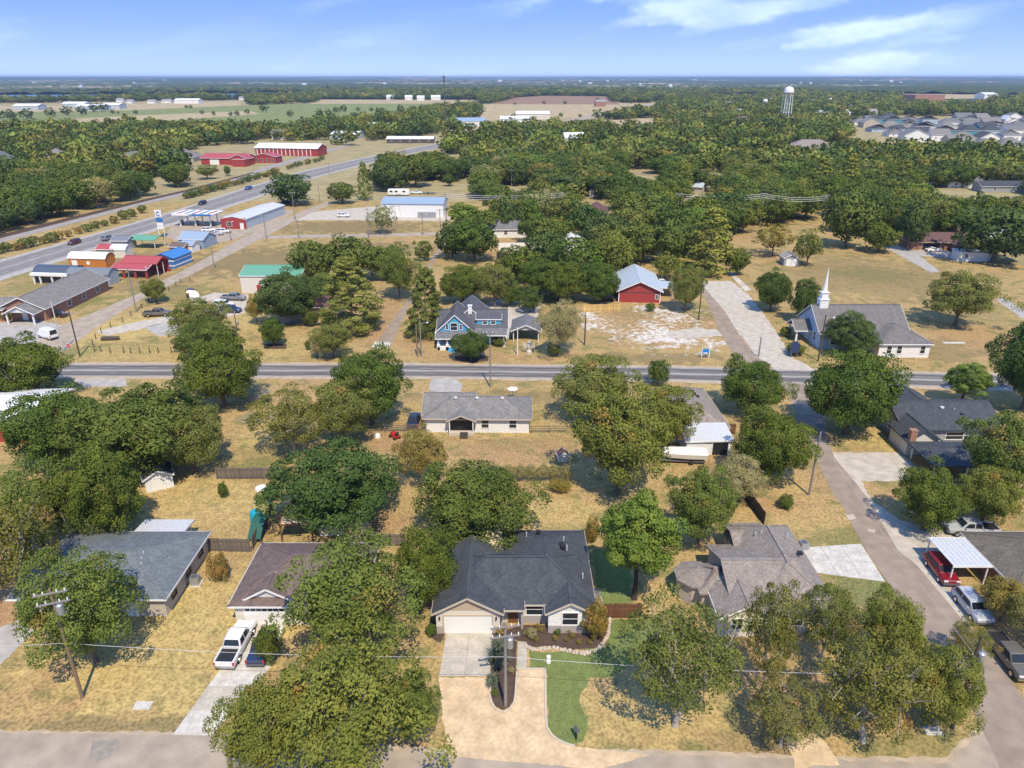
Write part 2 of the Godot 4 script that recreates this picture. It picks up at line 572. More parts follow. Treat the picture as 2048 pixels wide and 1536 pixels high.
# ---------------------------------------------------------------- ground
# patches of the dry grass: [x, z, rx, rz, what, strength]; what: 0 greener, 1 bare soil, 2 bleached straw, 3 dull brown, 4 crushed limestone
const PATCHES := [[-35.01,-56.08,11.12,10.85,2,0.8],[-34.43,-45.86,9.85,0.89,3,0.7],[-21.15,-50.25,2.51,2.36,1,0.5],[-33.06,-66.37,2.23,5.3,1,0.35],[-31.37,-49.69,1.36,2.62,0,0.4],[-29.9,-46.28,2.59,0.53,0,0.35],[11.99,-47.11,7.17,4.58,2,0.5],[19.74,-43.77,6.22,1.46,3,0.45],[39.57,-63.23,5.11,3.71,0,0.8],[41.39,-57.91,2.76,6.83,0,0.75],[40.69,-73.32,4.51,3.61,0,0.65],[34.95,-79.38,4.8,4.08,1,0.6],[34.52,-44.27,3.76,1.74,0,0.45],[22.43,-52.82,4.71,3.8,1,0.55],[27.84,-49.77,3.62,3.49,1,0.5],[-40.41,-80.98,11.01,7.8,2,0.6],[-40.29,-77.05,6.88,3.34,1,0.45],[-30.84,-74.8,1.84,2.13,1,0.7],[-16.95,-75.94,4.95,3.27,1,0.5],[-1.77,-94.84,10.34,4.66,1,0.6],[-1.06,-97.39,5.29,2.11,0,0.6],[1.26,-102.13,6.28,2.63,2,0.35],[-2.08,-114.72,19.03,3.2,3,0.55],[-18.63,-98.81,4.58,4.15,1,0.6],[-36.97,-104.65,4.78,9.99,2,0.6],[-34.99,-94.84,5.54,4.66,0,0.3],[6.71,-78.22,5.38,3.99,2,0.5],[7.14,-75.31,4.61,1.07,0,0.45],[11.46,-66.31,2.23,4.86,0,0.75],[-62.82,-137.2,28.19,6.64,2,0.4],[-84.86,-151.66,12.06,10.29,2,0.8],[-88.8,-138.59,6.1,5.88,0,0.6],[-71.83,-141.47,15.52,3.97,0,0.4],[-30.14,-160.5,5.14,20.64,1,0.6],[-9.29,-134.17,11.86,3.33,1,0.5],[-20.46,-145.01,3.69,9.52,1,0.5],[-2.86,-166.68,7.14,12.14,1,0.6],[31.67,-153.9,18.27,14.03,4,1.0],[31.99,-156,18.46,16.14,1,0.5],[27.24,-133.88,16.78,3.33,3,0.7],[32.58,-164.42,14.17,4.76,0,0.5],[44.3,-164.24,3.53,7.9,0,0.7],[-61.97,-155.18,8.95,10.71,2,0.5],[-43.88,-141.72,9.31,7.63,2,0.45],[-78.42,-215.59,22.45,19.22,3,0.8],[-88.34,-179.25,14,9.23,0,0.55],[-97.78,-191.55,12.15,10.39,3,0.6],[-108.75,-174.71,9.95,8.83,0,0.5],[-127.09,-186.25,9.23,7.42,0,0.5],[-52,-231.78,27.28,13.22,3,0.8],[-59.8,-269.73,30.45,14.57,3,0.8],[-61.63,-231.57,16.05,11.01,0,0.4],[-52.95,-272.2,18.64,8.9,1,0.5],[-117.42,-217.97,22.75,13.12,3,0.6],[-135.82,-200.44,9.86,6.78,0,0.45],[-130.36,-227.83,14.24,9.26,2,0.45],[99.26,-197,31.45,26.98,3,0.55],[100.88,-200.66,11.98,9.62,0,0.7],[86.05,-178.93,16.55,4.61,2,0.5],[83.92,-138.72,15.24,7.35,3,0.6],[98.72,-145.21,11.6,11.12,1,0.4],[63.77,-126.98,14.15,2.53,0,0.5],[107.88,-166.68,11.91,12.14,0,0.35],[73.28,-194.19,8.2,10.66,2,0.4],[55.46,-117.97,7.09,2.91,2,0.5],[54.68,-98.88,4.96,4.98,2,0.6],[36.87,-87.23,3.78,7.43,2,0.4],[53.38,-86.79,4.47,2.69,0,0.45],[36.04,-77.05,6.26,3.34,2,0.4],[-45.28,-368.93,29.53,34.71,0,0.6],[-36.6,-353.38,20.2,17.7,3,0.5],[-162.42,-255.79,22.85,13.2,2,0.5],[-121.23,-285.13,11.66,16.14,2,0.4],[-95.82,-335.23,16.95,18.94,1,0.5],[63.31,-115.78,6.98,3.24,2,0.5],[13.08,-95.53,5.95,3.15,1,0.5],[37.74,-118.23,5.32,6.71,2,0.4],[30.44,-91.03,5.36,3.63,1,0.5]]
const GX := -190.0
const GZ := -330.0
const GW := 340.0
const GD := 302.0

func _ground() -> void:
	var w := 1536
	var h := 1364
	var n := FastNoiseLite.new()
	n.seed = 31
	n.frequency = 0.008
	n.fractal_octaves = 6
	var a := n.get_seamless_image(1024, 1024).get_data()
	n.seed = 32
	n.frequency = 0.05
	n.fractal_octaves = 5
	var b := n.get_seamless_image(1024, 1024).get_data()
	n.seed = 33
	n.frequency = 0.02
	var c := n.get_seamless_image(1024, 1024).get_data()
	var kinds := [Vector3(0.185, 0.205, 0.075), Vector3(0.42, 0.262, 0.14), Vector3(0.54, 0.41, 0.165), Vector3(0.255, 0.198, 0.10), Vector3(0.72, 0.68, 0.61)]
	var acc := []
	for k in 5:
		var f := PackedFloat32Array()
		f.resize(w * h)
		acc.append(f)
	for p in PATCHES:
		var x0 := clampi(int((p[0] - p[2] * 1.5 - GX) / GW * w), 0, w)
		var x1 := clampi(int((p[0] + p[2] * 1.5 - GX) / GW * w), 0, w)
		var y0 := clampi(int((p[1] - p[3] * 1.5 - GZ) / GD * h), 0, h)
		var y1 := clampi(int((p[1] + p[3] * 1.5 - GZ) / GD * h), 0, h)
		var f: PackedFloat32Array = acc[int(p[4])]
		for y in range(y0, y1):
			for x in range(x0, x1):
				var wx: float = GX + GW * x / w
				var wz: float = GZ + GD * y / h
				var i := ((y * 2) % 1024) * 1024 + (x * 2) % 1024
				var e := Vector2((wx - p[0]) / p[2], (wz - p[1]) / p[3]).length() + (c[i] - 128) / 210.0 + (b[i] - 128) / 420.0
				var v: float = p[5] * (1.0 - smoothstep(0.65, 1.05, e))
				var k := y * w + x
				if v > f[k]:
					f[k] = v
		acc[int(p[4])] = f
	var lut := PackedByteArray()
	for k in 1024:
		lut.append(byte(k / 1023.0))
	var d := PackedByteArray()
	d.resize(w * h * 3)
	for y in h:
		for x in w:
			var k := y * w + x
			var na: float = a[(y % 1024) * 1024 + x % 1024] / 255.0
			var nb: float = b[((y * 3) % 1024) * 1024 + (x * 3) % 1024] / 255.0
			var nc: float = c[((y * 2 + 300) % 1024) * 1024 + (x * 2) % 1024] / 255.0
			var v := Vector3(0.385, 0.278, 0.122).lerp(Vector3(0.53, 0.385, 0.168), na)
			v = v.lerp(kinds[0], smoothstep(0.50, 0.74, nc) * 0.65)
			v = v.lerp(kinds[1], smoothstep(0.52, 0.76, na * 0.6 + nb * 0.4) * 0.65)
			for i in 4:
				var f: float = acc[i][k]
				if f > 0.0:
					v = v.lerp(kinds[i], clampf(f * (0.65 + 0.7 * nb), 0.0, 1.0))
			var lime: float = acc[4][k]
			if lime > 0.0:
				v = v.lerp(kinds[4], clampf(lime * 0.95 * smoothstep(0.43, 0.64, na * 0.45 + nb * 0.35 + nc * 0.2), 0.0, 1.0))
			v *= 0.80 + 0.40 * nb
			v *= rng.randf_range(0.90, 1.10)
			d[k * 3] = lut[clampi(int(v.x * 1023.0), 0, 1023)]
			d[k * 3 + 1] = lut[clampi(int(v.y * 1023.0), 0, 1023)]
			d[k * 3 + 2] = lut[clampi(int(v.z * 1023.0), 0, 1023)]
	var m := mat(1.3, 1.3, 1.3, 0.95)
	m.albedo_color = Color(1, 1, 1)
	m.albedo_texture = ImageTexture.create_from_image(Image.create_from_data(w, h, false, Image.FORMAT_RGB8, d))
	m.metallic_specular = 0.15
	m.detail_enabled = true
	m.detail_blend_mode = BaseMaterial3D.BLEND_MODE_MUL
	m.detail_albedo = img.tuft_fine
	m.detail_uv_layer = BaseMaterial3D.DETAIL_UV_2
	m.uv2_triplanar = true
	m.uv2_world_triplanar = true
	m.uv2_scale = Vector3.ONE / 21.0
	var st := tool()
	for i in 8:
		for j in 8:
			var p := []
			for q in [[0, 0], [1, 0], [1, 1], [0, 1]]:
				var u: float = (i + q[0]) / 8.0
				var v: float = (j + q[1]) / 8.0
				p.append([Vector3(GX + GW * u, 0, GZ + GD * v), Vector2(u, v)])
			tri(st, p[0][0], p[1][0], p[2][0], p[0][1], p[1][1], p[2][1])
			tri(st, p[0][0], p[2][0], p[3][0], p[0][1], p[2][1], p[3][1])
	structure(put(st, "ground", m))
	# the plain around, to the horizon
	st = tool()
	var rings := [0.0, 60.0, 200.0, 600.0, 1500.0, 4000.0, 10000.0, 26000.0]
	for k in rings.size() - 1:
		for i in 48:
			var p := []
			for q in [[k, i], [k + 1, i], [k + 1, i + 1], [k, i + 1]]:
				p.append(Vector3(cos(TAU * q[1] / 48.0) * rings[q[0]], -0.03, sin(TAU * q[1] / 48.0) * rings[q[0]]))
			tri(st, p[0], p[1], p[2])
			if k > 0:
				tri(st, p[0], p[2], p[3])
	structure(put(st, "plain", M.plain))
	for f in [["pasture",PackedVector2Array([Vector2(-581.13,-778.13),Vector2(-418.58,-778.13),Vector2(-309.66,-785.54),Vector2(-231.46,-763.72),Vector2(-184.97,-936.32),Vector2(-129.72,-1223.68),Vector2(-36.6,-1455.84),Vector2(-69.48,-1687.59),Vector2(-366.12,-1757.35),Vector2(-537.88,-1534.99),Vector2(-649.34,-1299.15),Vector2(-879.77,-1189.09)]),0.05,"field_green",0],["field",PackedVector2Array([Vector2(-879.77,-1189.09),Vector2(-649.34,-1299.15),Vector2(-537.88,-1534.99),Vector2(-627.53,-1794.41),Vector2(-808.61,-1623.09),Vector2(-1073.62,-1455.84)]),0.09,"field_tan",0],["field",PackedVector2Array([Vector2(-422.07,-1623.09),Vector2(-68.15,-1654.72),Vector2(-72.6,-1915.48),Vector2(-483.23,-1959.5)]),0.1,"field_tan",0],["field",PackedVector2Array([Vector2(-538.55,-895.98),Vector2(-432.54,-1003.93),Vector2(-382.28,-1172.5),Vector2(-433.04,-1279.43),Vector2(-556.58,-1110.47),Vector2(-606.56,-968.97)]),0.1,"field_tan",0],["field",PackedVector2Array([Vector2(-50.28,-980.36),Vector2(-61.64,-1623.09),Vector2(234.51,-1687.59),Vector2(324.91,-1623.09),Vector2(209.35,-1172.5),Vector2(155.32,-1110.47),Vector2(50.7,-1028.64)]),0.12,"field_tan",0],["red_field",PackedVector2Array([Vector2(-40.74,-1623.09),Vector2(221.48,-1592.64),Vector2(278.31,-2272.3),Vector2(100.12,-2366.57),Vector2(8.31,-2157.61)]),0.3,"field_red",0],["field",PackedVector2Array([Vector2(48.77,-778.13),Vector2(148,-793.08),Vector2(196.87,-1054.57),Vector2(98.16,-968.97)]),0.08,"field_tan",0],["field",PackedVector2Array([Vector2(450.34,-1915.48),Vector2(624.17,-1959.5),Vector2(807.75,-2542.17),Vector2(610.65,-2468.92)]),0.3,"field_tan",0],["field",PackedVector2Array([Vector2(1028.81,-2790.27),Vector2(1014.15,-2272.3),Vector2(1222.49,-1687.59),Vector2(2149.89,-2984.19),Vector2(1775.95,-3206.84),Vector2(1592.78,-3687.66),Vector2(1386.66,-3768.3)]),0.3,"field_tan",0],["wood_floor",PackedVector2Array([Vector2(-1629.12,-1915.48),Vector2(1631.58,-1915.48),Vector2(2823.88,-3331),Vector2(-2819.62,-3331)]),0.04,"far_wood_floor",0]]:
		structure(sheet(f[0], f[1], f[2], M[f[3]], f[4]))
	_far_country()

# wooded country from a few kilometres out to the horizon: one rough sheet of tree tops
func _far_country() -> void:
	var n := FastNoiseLite.new()
	n.seed = 77
	n.frequency = 0.004
	n.fractal_octaves = 4
	var hills := FastNoiseLite.new()
	hills.seed = 12
	hills.frequency = 0.00012
	hills.fractal_octaves = 2
	var st := tool()
	var rows := 130
	var cols := 560
	var pts := []
	var cl := []
	for j in rows + 1:
		var r := 2950.0 * pow(24000.0 / 2950.0, pow(float(j) / rows, 0.9))
		var line := PackedVector3Array()
		var tint := PackedColorArray()
		for i in cols + 1:
			var a := deg_to_rad(-52.0 + 104.0 * i / cols)
			var p := Vector3(sin(a) * r, 0, -cos(a) * r)
			p.x += n.get_noise_2d(i * 40.0, j * 40.0) * 40.0
			var top := 6.0 + 7.0 * n.get_noise_2d(p.x * 3.0, p.z * 3.0) + rng.randf_range(-3.0, 3.0)
			var rise := clampf((r - 6000.0) / 14000.0, 0.0, 1.0) * (42.0 + 45.0 * hills.get_noise_2d(p.x, p.z))
			p.y = maxf(0.3, top) + rise
			line.append(p)
			# pastures and stubble between the woods
			var open := smoothstep(0.08, 0.30, n.get_noise_2d(p.x * 0.22 + 900.0, p.z * 0.55)) * smoothstep(3300.0, 4600.0, r) * smoothstep(0.1, 0.4, n.get_noise_2d(p.x * 0.05, p.z * 0.08 + 400.0) + 0.22)
			var g := Color(0.050, 0.075, 0.030).lerp(Color(0.090, 0.110, 0.042), rng.randf())
			tint.append(g.lerp(Color(0.42, 0.36, 0.24), open))
		pts.append(line)
		cl.append(tint)
	for j in rows:
		for i in cols:
			for q in [[j, i], [j + 1, i], [j + 1, i + 1], [j, i], [j + 1, i + 1], [j, i + 1]]:
				st.set_color(cl[q[0]][q[1]])
				st.add_vertex(pts[q[0]][q[1]])
	var m := mat(1, 1, 1, 1.0)
	m.vertex_color_use_as_albedo = true
	m.metallic_specular = 0.0
	structure(put(st, "wooded_hills", m))
	structure(sheet("lake", PackedVector2Array([Vector2(-1666.79, -2213.48), Vector2(-1292.9, -2157.61), Vector2(-1124.63, -1915.48), Vector2(-1036.93, -1959.5), Vector2(-1002.2, -2157.61), Vector2(-762.57, -2185.19), Vector2(-685.11, -2302.88), Vector2(-630.13, -2433.84), Vector2(-718.03, -2790.27), Vector2(-926.81, -2660.49), Vector2(-1179.06, -2542.17), Vector2(-1482.96, -2505.01), Vector2(-1911.9, -2542.17)]), 0.25, M.water))
	structure(sheet("lake", PackedVector2Array([Vector2(-239.6, -3148.14), Vector2(-69.21, -3183.1), Vector2(-86.38, -3465.11), Vector2(-239.5, -3437.44)]), 0.25, M.water))

# ---------------------------------------------------------------- roads
func _roads() -> void:
	ribbon("main_road",PackedVector2Array([Vector2(-112.48,-130.56),Vector2(-85.42,-130.56),Vector2(-18.71,-130.3),Vector2(30.96,-128.86),Vector2(72.83,-126.18),Vector2(108.53,-123.72)]),PackedVector2Array([Vector2(-109.63,-124.2),Vector2(-81.85,-124.2),Vector2(-17.95,-124.08),Vector2(29.63,-122.4),Vector2(69.75,-119.94),Vector2(103.85,-117.46)]),0.012, M.country,0.06)
	ribbon("road_shoulder",PackedVector2Array([Vector2(-115.22,-131.63),Vector2(-85.95,-131.5),Vector2(-18.81,-131.1),Vector2(31.15,-129.77),Vector2(73.26,-127.06),Vector2(109.25,-124.69)]),PackedVector2Array([Vector2(-110.56,-122.99),Vector2(-81.24,-123.11),Vector2(-17.81,-122.99),Vector2(29.41,-121.34),Vector2(69.19,-118.8),Vector2(102.87,-116.14)]),0.008, M.road_edge,0.25)
	ribbon("side_street",PackedVector2Array([Vector2(48.73,-121.57),Vector2(48.31,-115.71),Vector2(45.89,-103.86),Vector2(43.73,-90.19),Vector2(42.7,-83.46),Vector2(42.73,-80.99),Vector2(41.6,-71.87),Vector2(41.21,-65.17),Vector2(40.83,-55.24),Vector2(41.15,-50.42),Vector2(40.02,-45.75),Vector2(38.86,-40.48),Vector2(37.13,-34.86)]),PackedVector2Array([Vector2(55.46,-120.17),Vector2(52.6,-114.64),Vector2(49.56,-102.08),Vector2(46.92,-93.13),Vector2(47.07,-86.45),Vector2(46.82,-82.83),Vector2(46.61,-80.63),Vector2(45.23,-70.68),Vector2(45.97,-67.57),Vector2(45.98,-58.78),Vector2(46.31,-53.91),Vector2(45.35,-47.35),Vector2(43.98,-40.48)]),0.016, M.asphalt,0.1)
	structure(sheet("gravel_apron",PackedVector2Array([Vector2(47.7,-100.35),Vector2(47.54,-94.66),Vector2(57.29,-94.66),Vector2(57.75,-88.78),Vector2(53.24,-86.45),Vector2(47.89,-86.45),Vector2(47.24,-81.6),Vector2(48.55,-76.93),Vector2(52.56,-74.54),Vector2(65.26,-73.91),Vector2(59.14,-68.3),Vector2(49.18,-67.84),Vector2(47.51,-61.46),Vector2(46.19,-56.97),Vector2(45.68,-59.15),Vector2(45.83,-67.29),Vector2(44.42,-72.17),Vector2(46.04,-80.39),Vector2(46.5,-86.72),Vector2(46.53,-95.44)]),0.01, M.gravel,0.2))
	structure(sheet("near_street",PackedVector2Array([Vector2(-54.4,-45.13),Vector2(-40.68,-44.88),Vector2(-25.43,-44.73),Vector2(-5.08,-42.91),Vector2(11.3,-42.91),Vector2(25.39,-42.3),Vector2(35.38,-42.02),Vector2(39.07,-44.73),Vector2(39.92,-44.73),Vector2(39.25,-40.48),Vector2(44.02,-32.75),Vector2(-52.58,-32.75)]),0.012, M.street,0.12))
	structure(sheet("tar_patch",PackedVector2Array([Vector2(-35.01,-44.13),Vector2(-33.02,-44.32),Vector2(-32.26,-43.64),Vector2(-32.94,-42.53),Vector2(-33.68,-42.02),Vector2(-34.44,-42.53)]),0.017, M.patch,0.06))
	structure(sheet("tar_patch",PackedVector2Array([Vector2(42.14,-78.06),Vector2(43.26,-78.29),Vector2(43.24,-77.38),Vector2(42.17,-76.93)]),0.02, M.gravel,0.1))
	structure(sheet("tar_patch",PackedVector2Array([Vector2(43.6,-74.97),Vector2(44.54,-74.76),Vector2(44.13,-74.12),Vector2(43.49,-74.33)]),0.02, M.gravel,0.08))
	structure(sheet("tar_patch",PackedVector2Array([Vector2(47.51,-106.06),Vector2(50.09,-106.44),Vector2(49.73,-103.5),Vector2(47.23,-102.79)]),0.02, M.patch,0.1))
	structure(sheet("street_edge",PackedVector2Array([Vector2(-54.65,-45.44),Vector2(-40.87,-45.18),Vector2(-25.55,-45.03),Vector2(-5.11,-43.3),Vector2(11.37,-43.3),Vector2(25.54,-42.67),Vector2(35.23,-42.49),Vector2(40.02,-45.75),Vector2(40.41,-44.98),Vector2(38.74,-40.92),Vector2(33.57,-38.76),Vector2(-49.2,-38.76)]),0.008, M.road_edge,0.14))
	ribbon("church_lane",PackedVector2Array([Vector2(49.48,-184.51),Vector2(46.74,-161.95),Vector2(45.25,-149.69),Vector2(44.28,-135.78),Vector2(43.19,-128.21)]),PackedVector2Array([Vector2(50.66,-184.51),Vector2(50.49,-165.89),Vector2(49.06,-149.69),Vector2(48.47,-135.78),Vector2(49.57,-128.21)]),0.014, M.asphalt,0.1)
	structure(sheet("gravel_lot",PackedVector2Array([Vector2(51.83,-192.61),Vector2(59.59,-192.61),Vector2(60.31,-177.91),Vector2(58.31,-156.33),Vector2(55.47,-134.09),Vector2(57.81,-126.18),Vector2(49.96,-127.95),Vector2(48.37,-135.78),Vector2(50.15,-165.09),Vector2(50.42,-183.54)]),0.009, M.gravel,0.3))
	structure(sheet("limestone_drive",PackedVector2Array([Vector2(33.16,-149.02),Vector2(39.27,-152.08),Vector2(44.91,-151.73),Vector2(45.2,-147.04),Vector2(39.05,-146.39),Vector2(33.58,-145.75)]),0.008, M.gravel,0.5))
	ribbon("lane",PackedVector2Array([Vector2(-28.41,-142.29),Vector2(-27.05,-160.42),Vector2(-25.88,-174.32),Vector2(-25.12,-191.04),Vector2(-24.58,-217.25),Vector2(-23.66,-237.09),Vector2(-24.93,-258.72)]),PackedVector2Array([Vector2(-24.94,-141.37),Vector2(-24.97,-160.42),Vector2(-24.79,-172.57),Vector2(-24.04,-191.04),Vector2(-23.36,-217.25),Vector2(-22.02,-237.09),Vector2(-23.15,-258.72)]),0.01, M.asphalt,0.12)
	slabs("lane_apron",[Vector3(-28.68,0,-143.22),Vector3(-25.18,0,-142.9),Vector3(-25.38,0,-139.56),Vector3(-28.92,0,-139.86)],1,1,0.03,[M.concrete_pale])
	ribbon("loop_road",PackedVector2Array([Vector2(-97.82,-134.93),Vector2(-100.55,-152.77),Vector2(-95.55,-181.15),Vector2(-95.21,-194.73),Vector2(-93.89,-215.31),Vector2(-93.52,-244.19),Vector2(-91.98,-262.37),Vector2(-89.52,-282.16),Vector2(-87.28,-302.48),Vector2(-83.17,-328.51)]),PackedVector2Array([Vector2(-90.21,-133.82),Vector2(-91.99,-152.08),Vector2(-92.47,-176.77),Vector2(-90.9,-189.5),Vector2(-89.21,-209.04),Vector2(-87.22,-235.57),Vector2(-85.76,-253.41),Vector2(-83.82,-279.01),Vector2(-82.13,-302.48),Vector2(-77.65,-325.72)]),0.012, M.street,0.12)
	structure(sheet("parking",PackedVector2Array([Vector2(-121.26,-154.53),Vector2(-107.77,-158.16),Vector2(-99.6,-153.83),Vector2(-92.86,-138.38),Vector2(-97.82,-134.93),Vector2(-116.23,-138.38)]),0.009, M.grey_gravel,0.2))
	ribbon("cross_street",PackedVector2Array([Vector2(-88.03,-253.41),Vector2(-74.65,-255.6),Vector2(-50.32,-257.37),Vector2(-22.22,-260.53)]),PackedVector2Array([Vector2(-84.68,-248.31),Vector2(-73.14,-249.99),Vector2(-49.3,-251.69),Vector2(-21.76,-254.72)]),0.016, M.street,0.08)
	ribbon("highway",PackedVector2Array([Vector2(-155.9,-204.85),Vector2(-153.66,-214.66),Vector2(-140.31,-290.86),Vector2(-131.88,-374.65),Vector2(-123.56,-437.21),Vector2(-107.1,-498.84),Vector2(-80.36,-583.76),Vector2(-62.63,-631.37),Vector2(-47.02,-670.24),Vector2(-30.81,-736.41)]),PackedVector2Array([Vector2(-143.59,-186.97),Vector2(-142.1,-196.9),Vector2(-130.56,-269.97),Vector2(-119.89,-338.63),Vector2(-112.1,-406.78),Vector2(-99.67,-462.7),Vector2(-79.51,-537.2),Vector2(-57.36,-605.54),Vector2(-40.35,-654.15),Vector2(-23.19,-723.45)]),0.02, M.highway,0.05)
	ribbon("highway_shoulder",PackedVector2Array([Vector2(-160.44,-207.22),Vector2(-155.34,-217.25),Vector2(-141.84,-294.26),Vector2(-133.4,-379.21),Vector2(-124.88,-442.09),Vector2(-108.07,-503.54),Vector2(-81.21,-590.14),Vector2(-63.1,-636.3),Vector2(-47.4,-675.77)]),PackedVector2Array([Vector2(-141.23,-183.54),Vector2(-139.31,-192.61),Vector2(-128.41,-265.17),Vector2(-117.94,-332.78),Vector2(-110.74,-401.58),Vector2(-98.57,-457.38),Vector2(-78.75,-531.88),Vector2(-56.95,-601.06),Vector2(-40.04,-648.95)]),0.012, M.grey_gravel,0.3)
	ribbon("far_highway",PackedVector2Array([Vector2(20.13,-858.91),Vector2(68.25,-992.01),Vector2(160.24,-1299.15),Vector2(293.89,-1654.72)]),PackedVector2Array([Vector2(32.79,-824.72),Vector2(90.78,-992.01),Vector2(197.99,-1299.15),Vector2(307.15,-1623.09)]),0.2, M.street,0.0)
	ribbon("rail_bed",PackedVector2Array([Vector2(-178.1,-237.09),Vector2(-176.08,-249.14),Vector2(-163.64,-331.34),Vector2(-158.41,-357.42),Vector2(-149.56,-427.75),Vector2(-154.25,-457.38),Vector2(-142.22,-575.47),Vector2(-134.89,-633.83)]),PackedVector2Array([Vector2(-172.97,-229.64),Vector2(-171.3,-241.78),Vector2(-159.76,-322.97),Vector2(-154.38,-347.79),Vector2(-144.71,-413.19),Vector2(-146.66,-445.82),Vector2(-136.3,-561.49),Vector2(-130.36,-621.74)]),0.03, M.ballast,0.25)
	ribbon("rail_ditch",PackedVector2Array([Vector2(-182.99,-244.19),Vector2(-180.57,-256.04),Vector2(-167.03,-338.63),Vector2(-161.21,-364.13),Vector2(-151.91,-434.81),Vector2(-144.19,-583.76)]),PackedVector2Array([Vector2(-178.1,-237.09),Vector2(-176.08,-249.14),Vector2(-163.64,-331.34),Vector2(-158.41,-357.42),Vector2(-149.56,-427.75),Vector2(-142.22,-575.47)]),0.012, M.mulch,0.5)
	structure(sheet("gravel_yard",PackedVector2Array([Vector2(-84.02,-283.22),Vector2(-83.16,-302.48),Vector2(-56.88,-317.61),Vector2(-24.97,-295.41),Vector2(-23.92,-282.16),Vector2(-51.11,-283.22),Vector2(-74.6,-284.29)]),0.009, M.gravel,0.3))
	structure(sheet("forecourt",PackedVector2Array([Vector2(-121.22,-253.41),Vector2(-127.45,-273.92),Vector2(-119.6,-295.41),Vector2(-101.13,-307.37),Vector2(-90.68,-307.37),Vector2(-88.59,-279.01),Vector2(-94.97,-248.31),Vector2(-99.83,-238.64),Vector2(-111.08,-241.78)]),0.01, M.street,0.2))
	structure(sheet("dirt_lot",PackedVector2Array([Vector2(-80.13,-174.32),Vector2(-76.49,-181.15),Vector2(-66.7,-178.82),Vector2(-62.91,-163.9),Vector2(-66.67,-158.16),Vector2(-74.3,-165.89)]),0.008, M.gravel,0.4))
	structure(sheet("farm_track",PackedVector2Array([Vector2(-91.08,-150.37),Vector2(-80.56,-161.18),Vector2(-73.05,-162.72),Vector2(-71.53,-158.91),Vector2(-78.26,-155.97),Vector2(-86.64,-147.04)]),0.008, M.gravel,0.35))
	structure(sheet("limestone_rubble",PackedVector2Array([Vector2(-81.28,-152.77),Vector2(-78.42,-156.33),Vector2(-72.04,-154.53),Vector2(-70.59,-148.35),Vector2(-75.4,-147.04)]),0.008, M.grey_gravel,0.4))
	structure(sheet("house_drive",PackedVector2Array([Vector2(-14.37,-123.48),Vector2(-10.5,-123.48),Vector2(-9.03,-120.64),Vector2(-8.96,-116.8),Vector2(-14.13,-115.71),Vector2(-14.9,-119.71)]),0.009, M.grey_gravel,0.2))
	structure(sheet("bungalow_drive",PackedVector2Array([Vector2(-8.81,-165.89),Vector2(-3.01,-175.65),Vector2(7.59,-174.32),Vector2(5.82,-158.16),Vector2(0.66,-152.77),Vector2(-1.45,-141.37),Vector2(-2.48,-141.37),Vector2(-1.6,-158.16)]),0.008, M.gravel,0.3))
	structure(sheet("ranch_drive",PackedVector2Array([Vector2(121.49,-234.81),Vector2(126.68,-237.09),Vector2(129.36,-231.1),Vector2(140.58,-229.64),Vector2(135.59,-219.9),Vector2(126.56,-222.6),Vector2(122.16,-203.1),Vector2(118.98,-201.94)]),0.009, M.grey_gravel,0.2))
	structure(sheet("field_path",PackedVector2Array([Vector2(120.74,-175.2),Vector2(123.8,-176.1),Vector2(120.56,-158.16),Vector2(116.36,-155.25)]),0.009, M.grey_gravel,0.2))
	slabs("church_walk",[Vector3(61.24,0,-203.68),Vector3(62.67,0,-203.68),Vector3(62.41,0,-183.54),Vector3(60.43,0,-182.58)],1,5,0.03,[M.concrete_pale, M.concrete])
	structure(sheet("west_drive",PackedVector2Array([Vector2(-83.01,-127.95),Vector2(-71.43,-123.72),Vector2(-69.01,-119.71),Vector2(-78.05,-119.03)]),0.006, M.grey_gravel,0.3))
	structure(sheet("verge_soil",PackedVector2Array([Vector2(-62.2,-68.77),Vector2(-53.65,-66.04),Vector2(-49.31,-57.32),Vector2(-57.85,-58.04)]),0.006, M.soil,0.3))
	structure(sheet("drive_under_elm",PackedVector2Array([Vector2(-55.32,-54.57),Vector2(-50.22,-58.78),Vector2(-47.72,-57.18),Vector2(-48.25,-52.62),Vector2(-51.71,-49.6)]),0.012, M.grey_gravel,0.1))
	slabs("driveway",[Vector3(-6.55,0,-57.18),Vector3(-2,0,-57.18),Vector3(-1.99,0,-51.2),Vector3(-6.75,0,-51.2)],2,2,0.05,[M.concrete, M.concrete])
	slabs("driveway",[Vector3(-27.61,0,-58.04),Vector3(-22.86,0,-58.04),Vector3(-22.57,0,-52.62),Vector3(-27.19,0,-52.62)],2,2,0.05,[M.concrete, M.concrete_pale])
	slabs("driveway",[Vector3(-27.19,0,-52.62),Vector3(-22.57,0,-52.62),Vector3(-25.18,0,-44.63),Vector3(-28.59,0,-44.73)],1,3,0.05,[M.concrete_pale, M.concrete])
	slabs("driveway",[Vector3(33.89,0,-71.07),Vector3(41.42,0,-71.87),Vector3(40.94,0,-64.83),Vector3(33.97,0,-66.4)],3,2,0.06,[M.concrete_pale, M.concrete_pale])
	slabs("front_walk",[Vector3(0.59,0,-55.71),Vector3(1.47,0,-55.58),Vector3(1.36,0,-52.12),Vector3(0.42,0,-52.12)],1,4,0.05,[M.concrete])
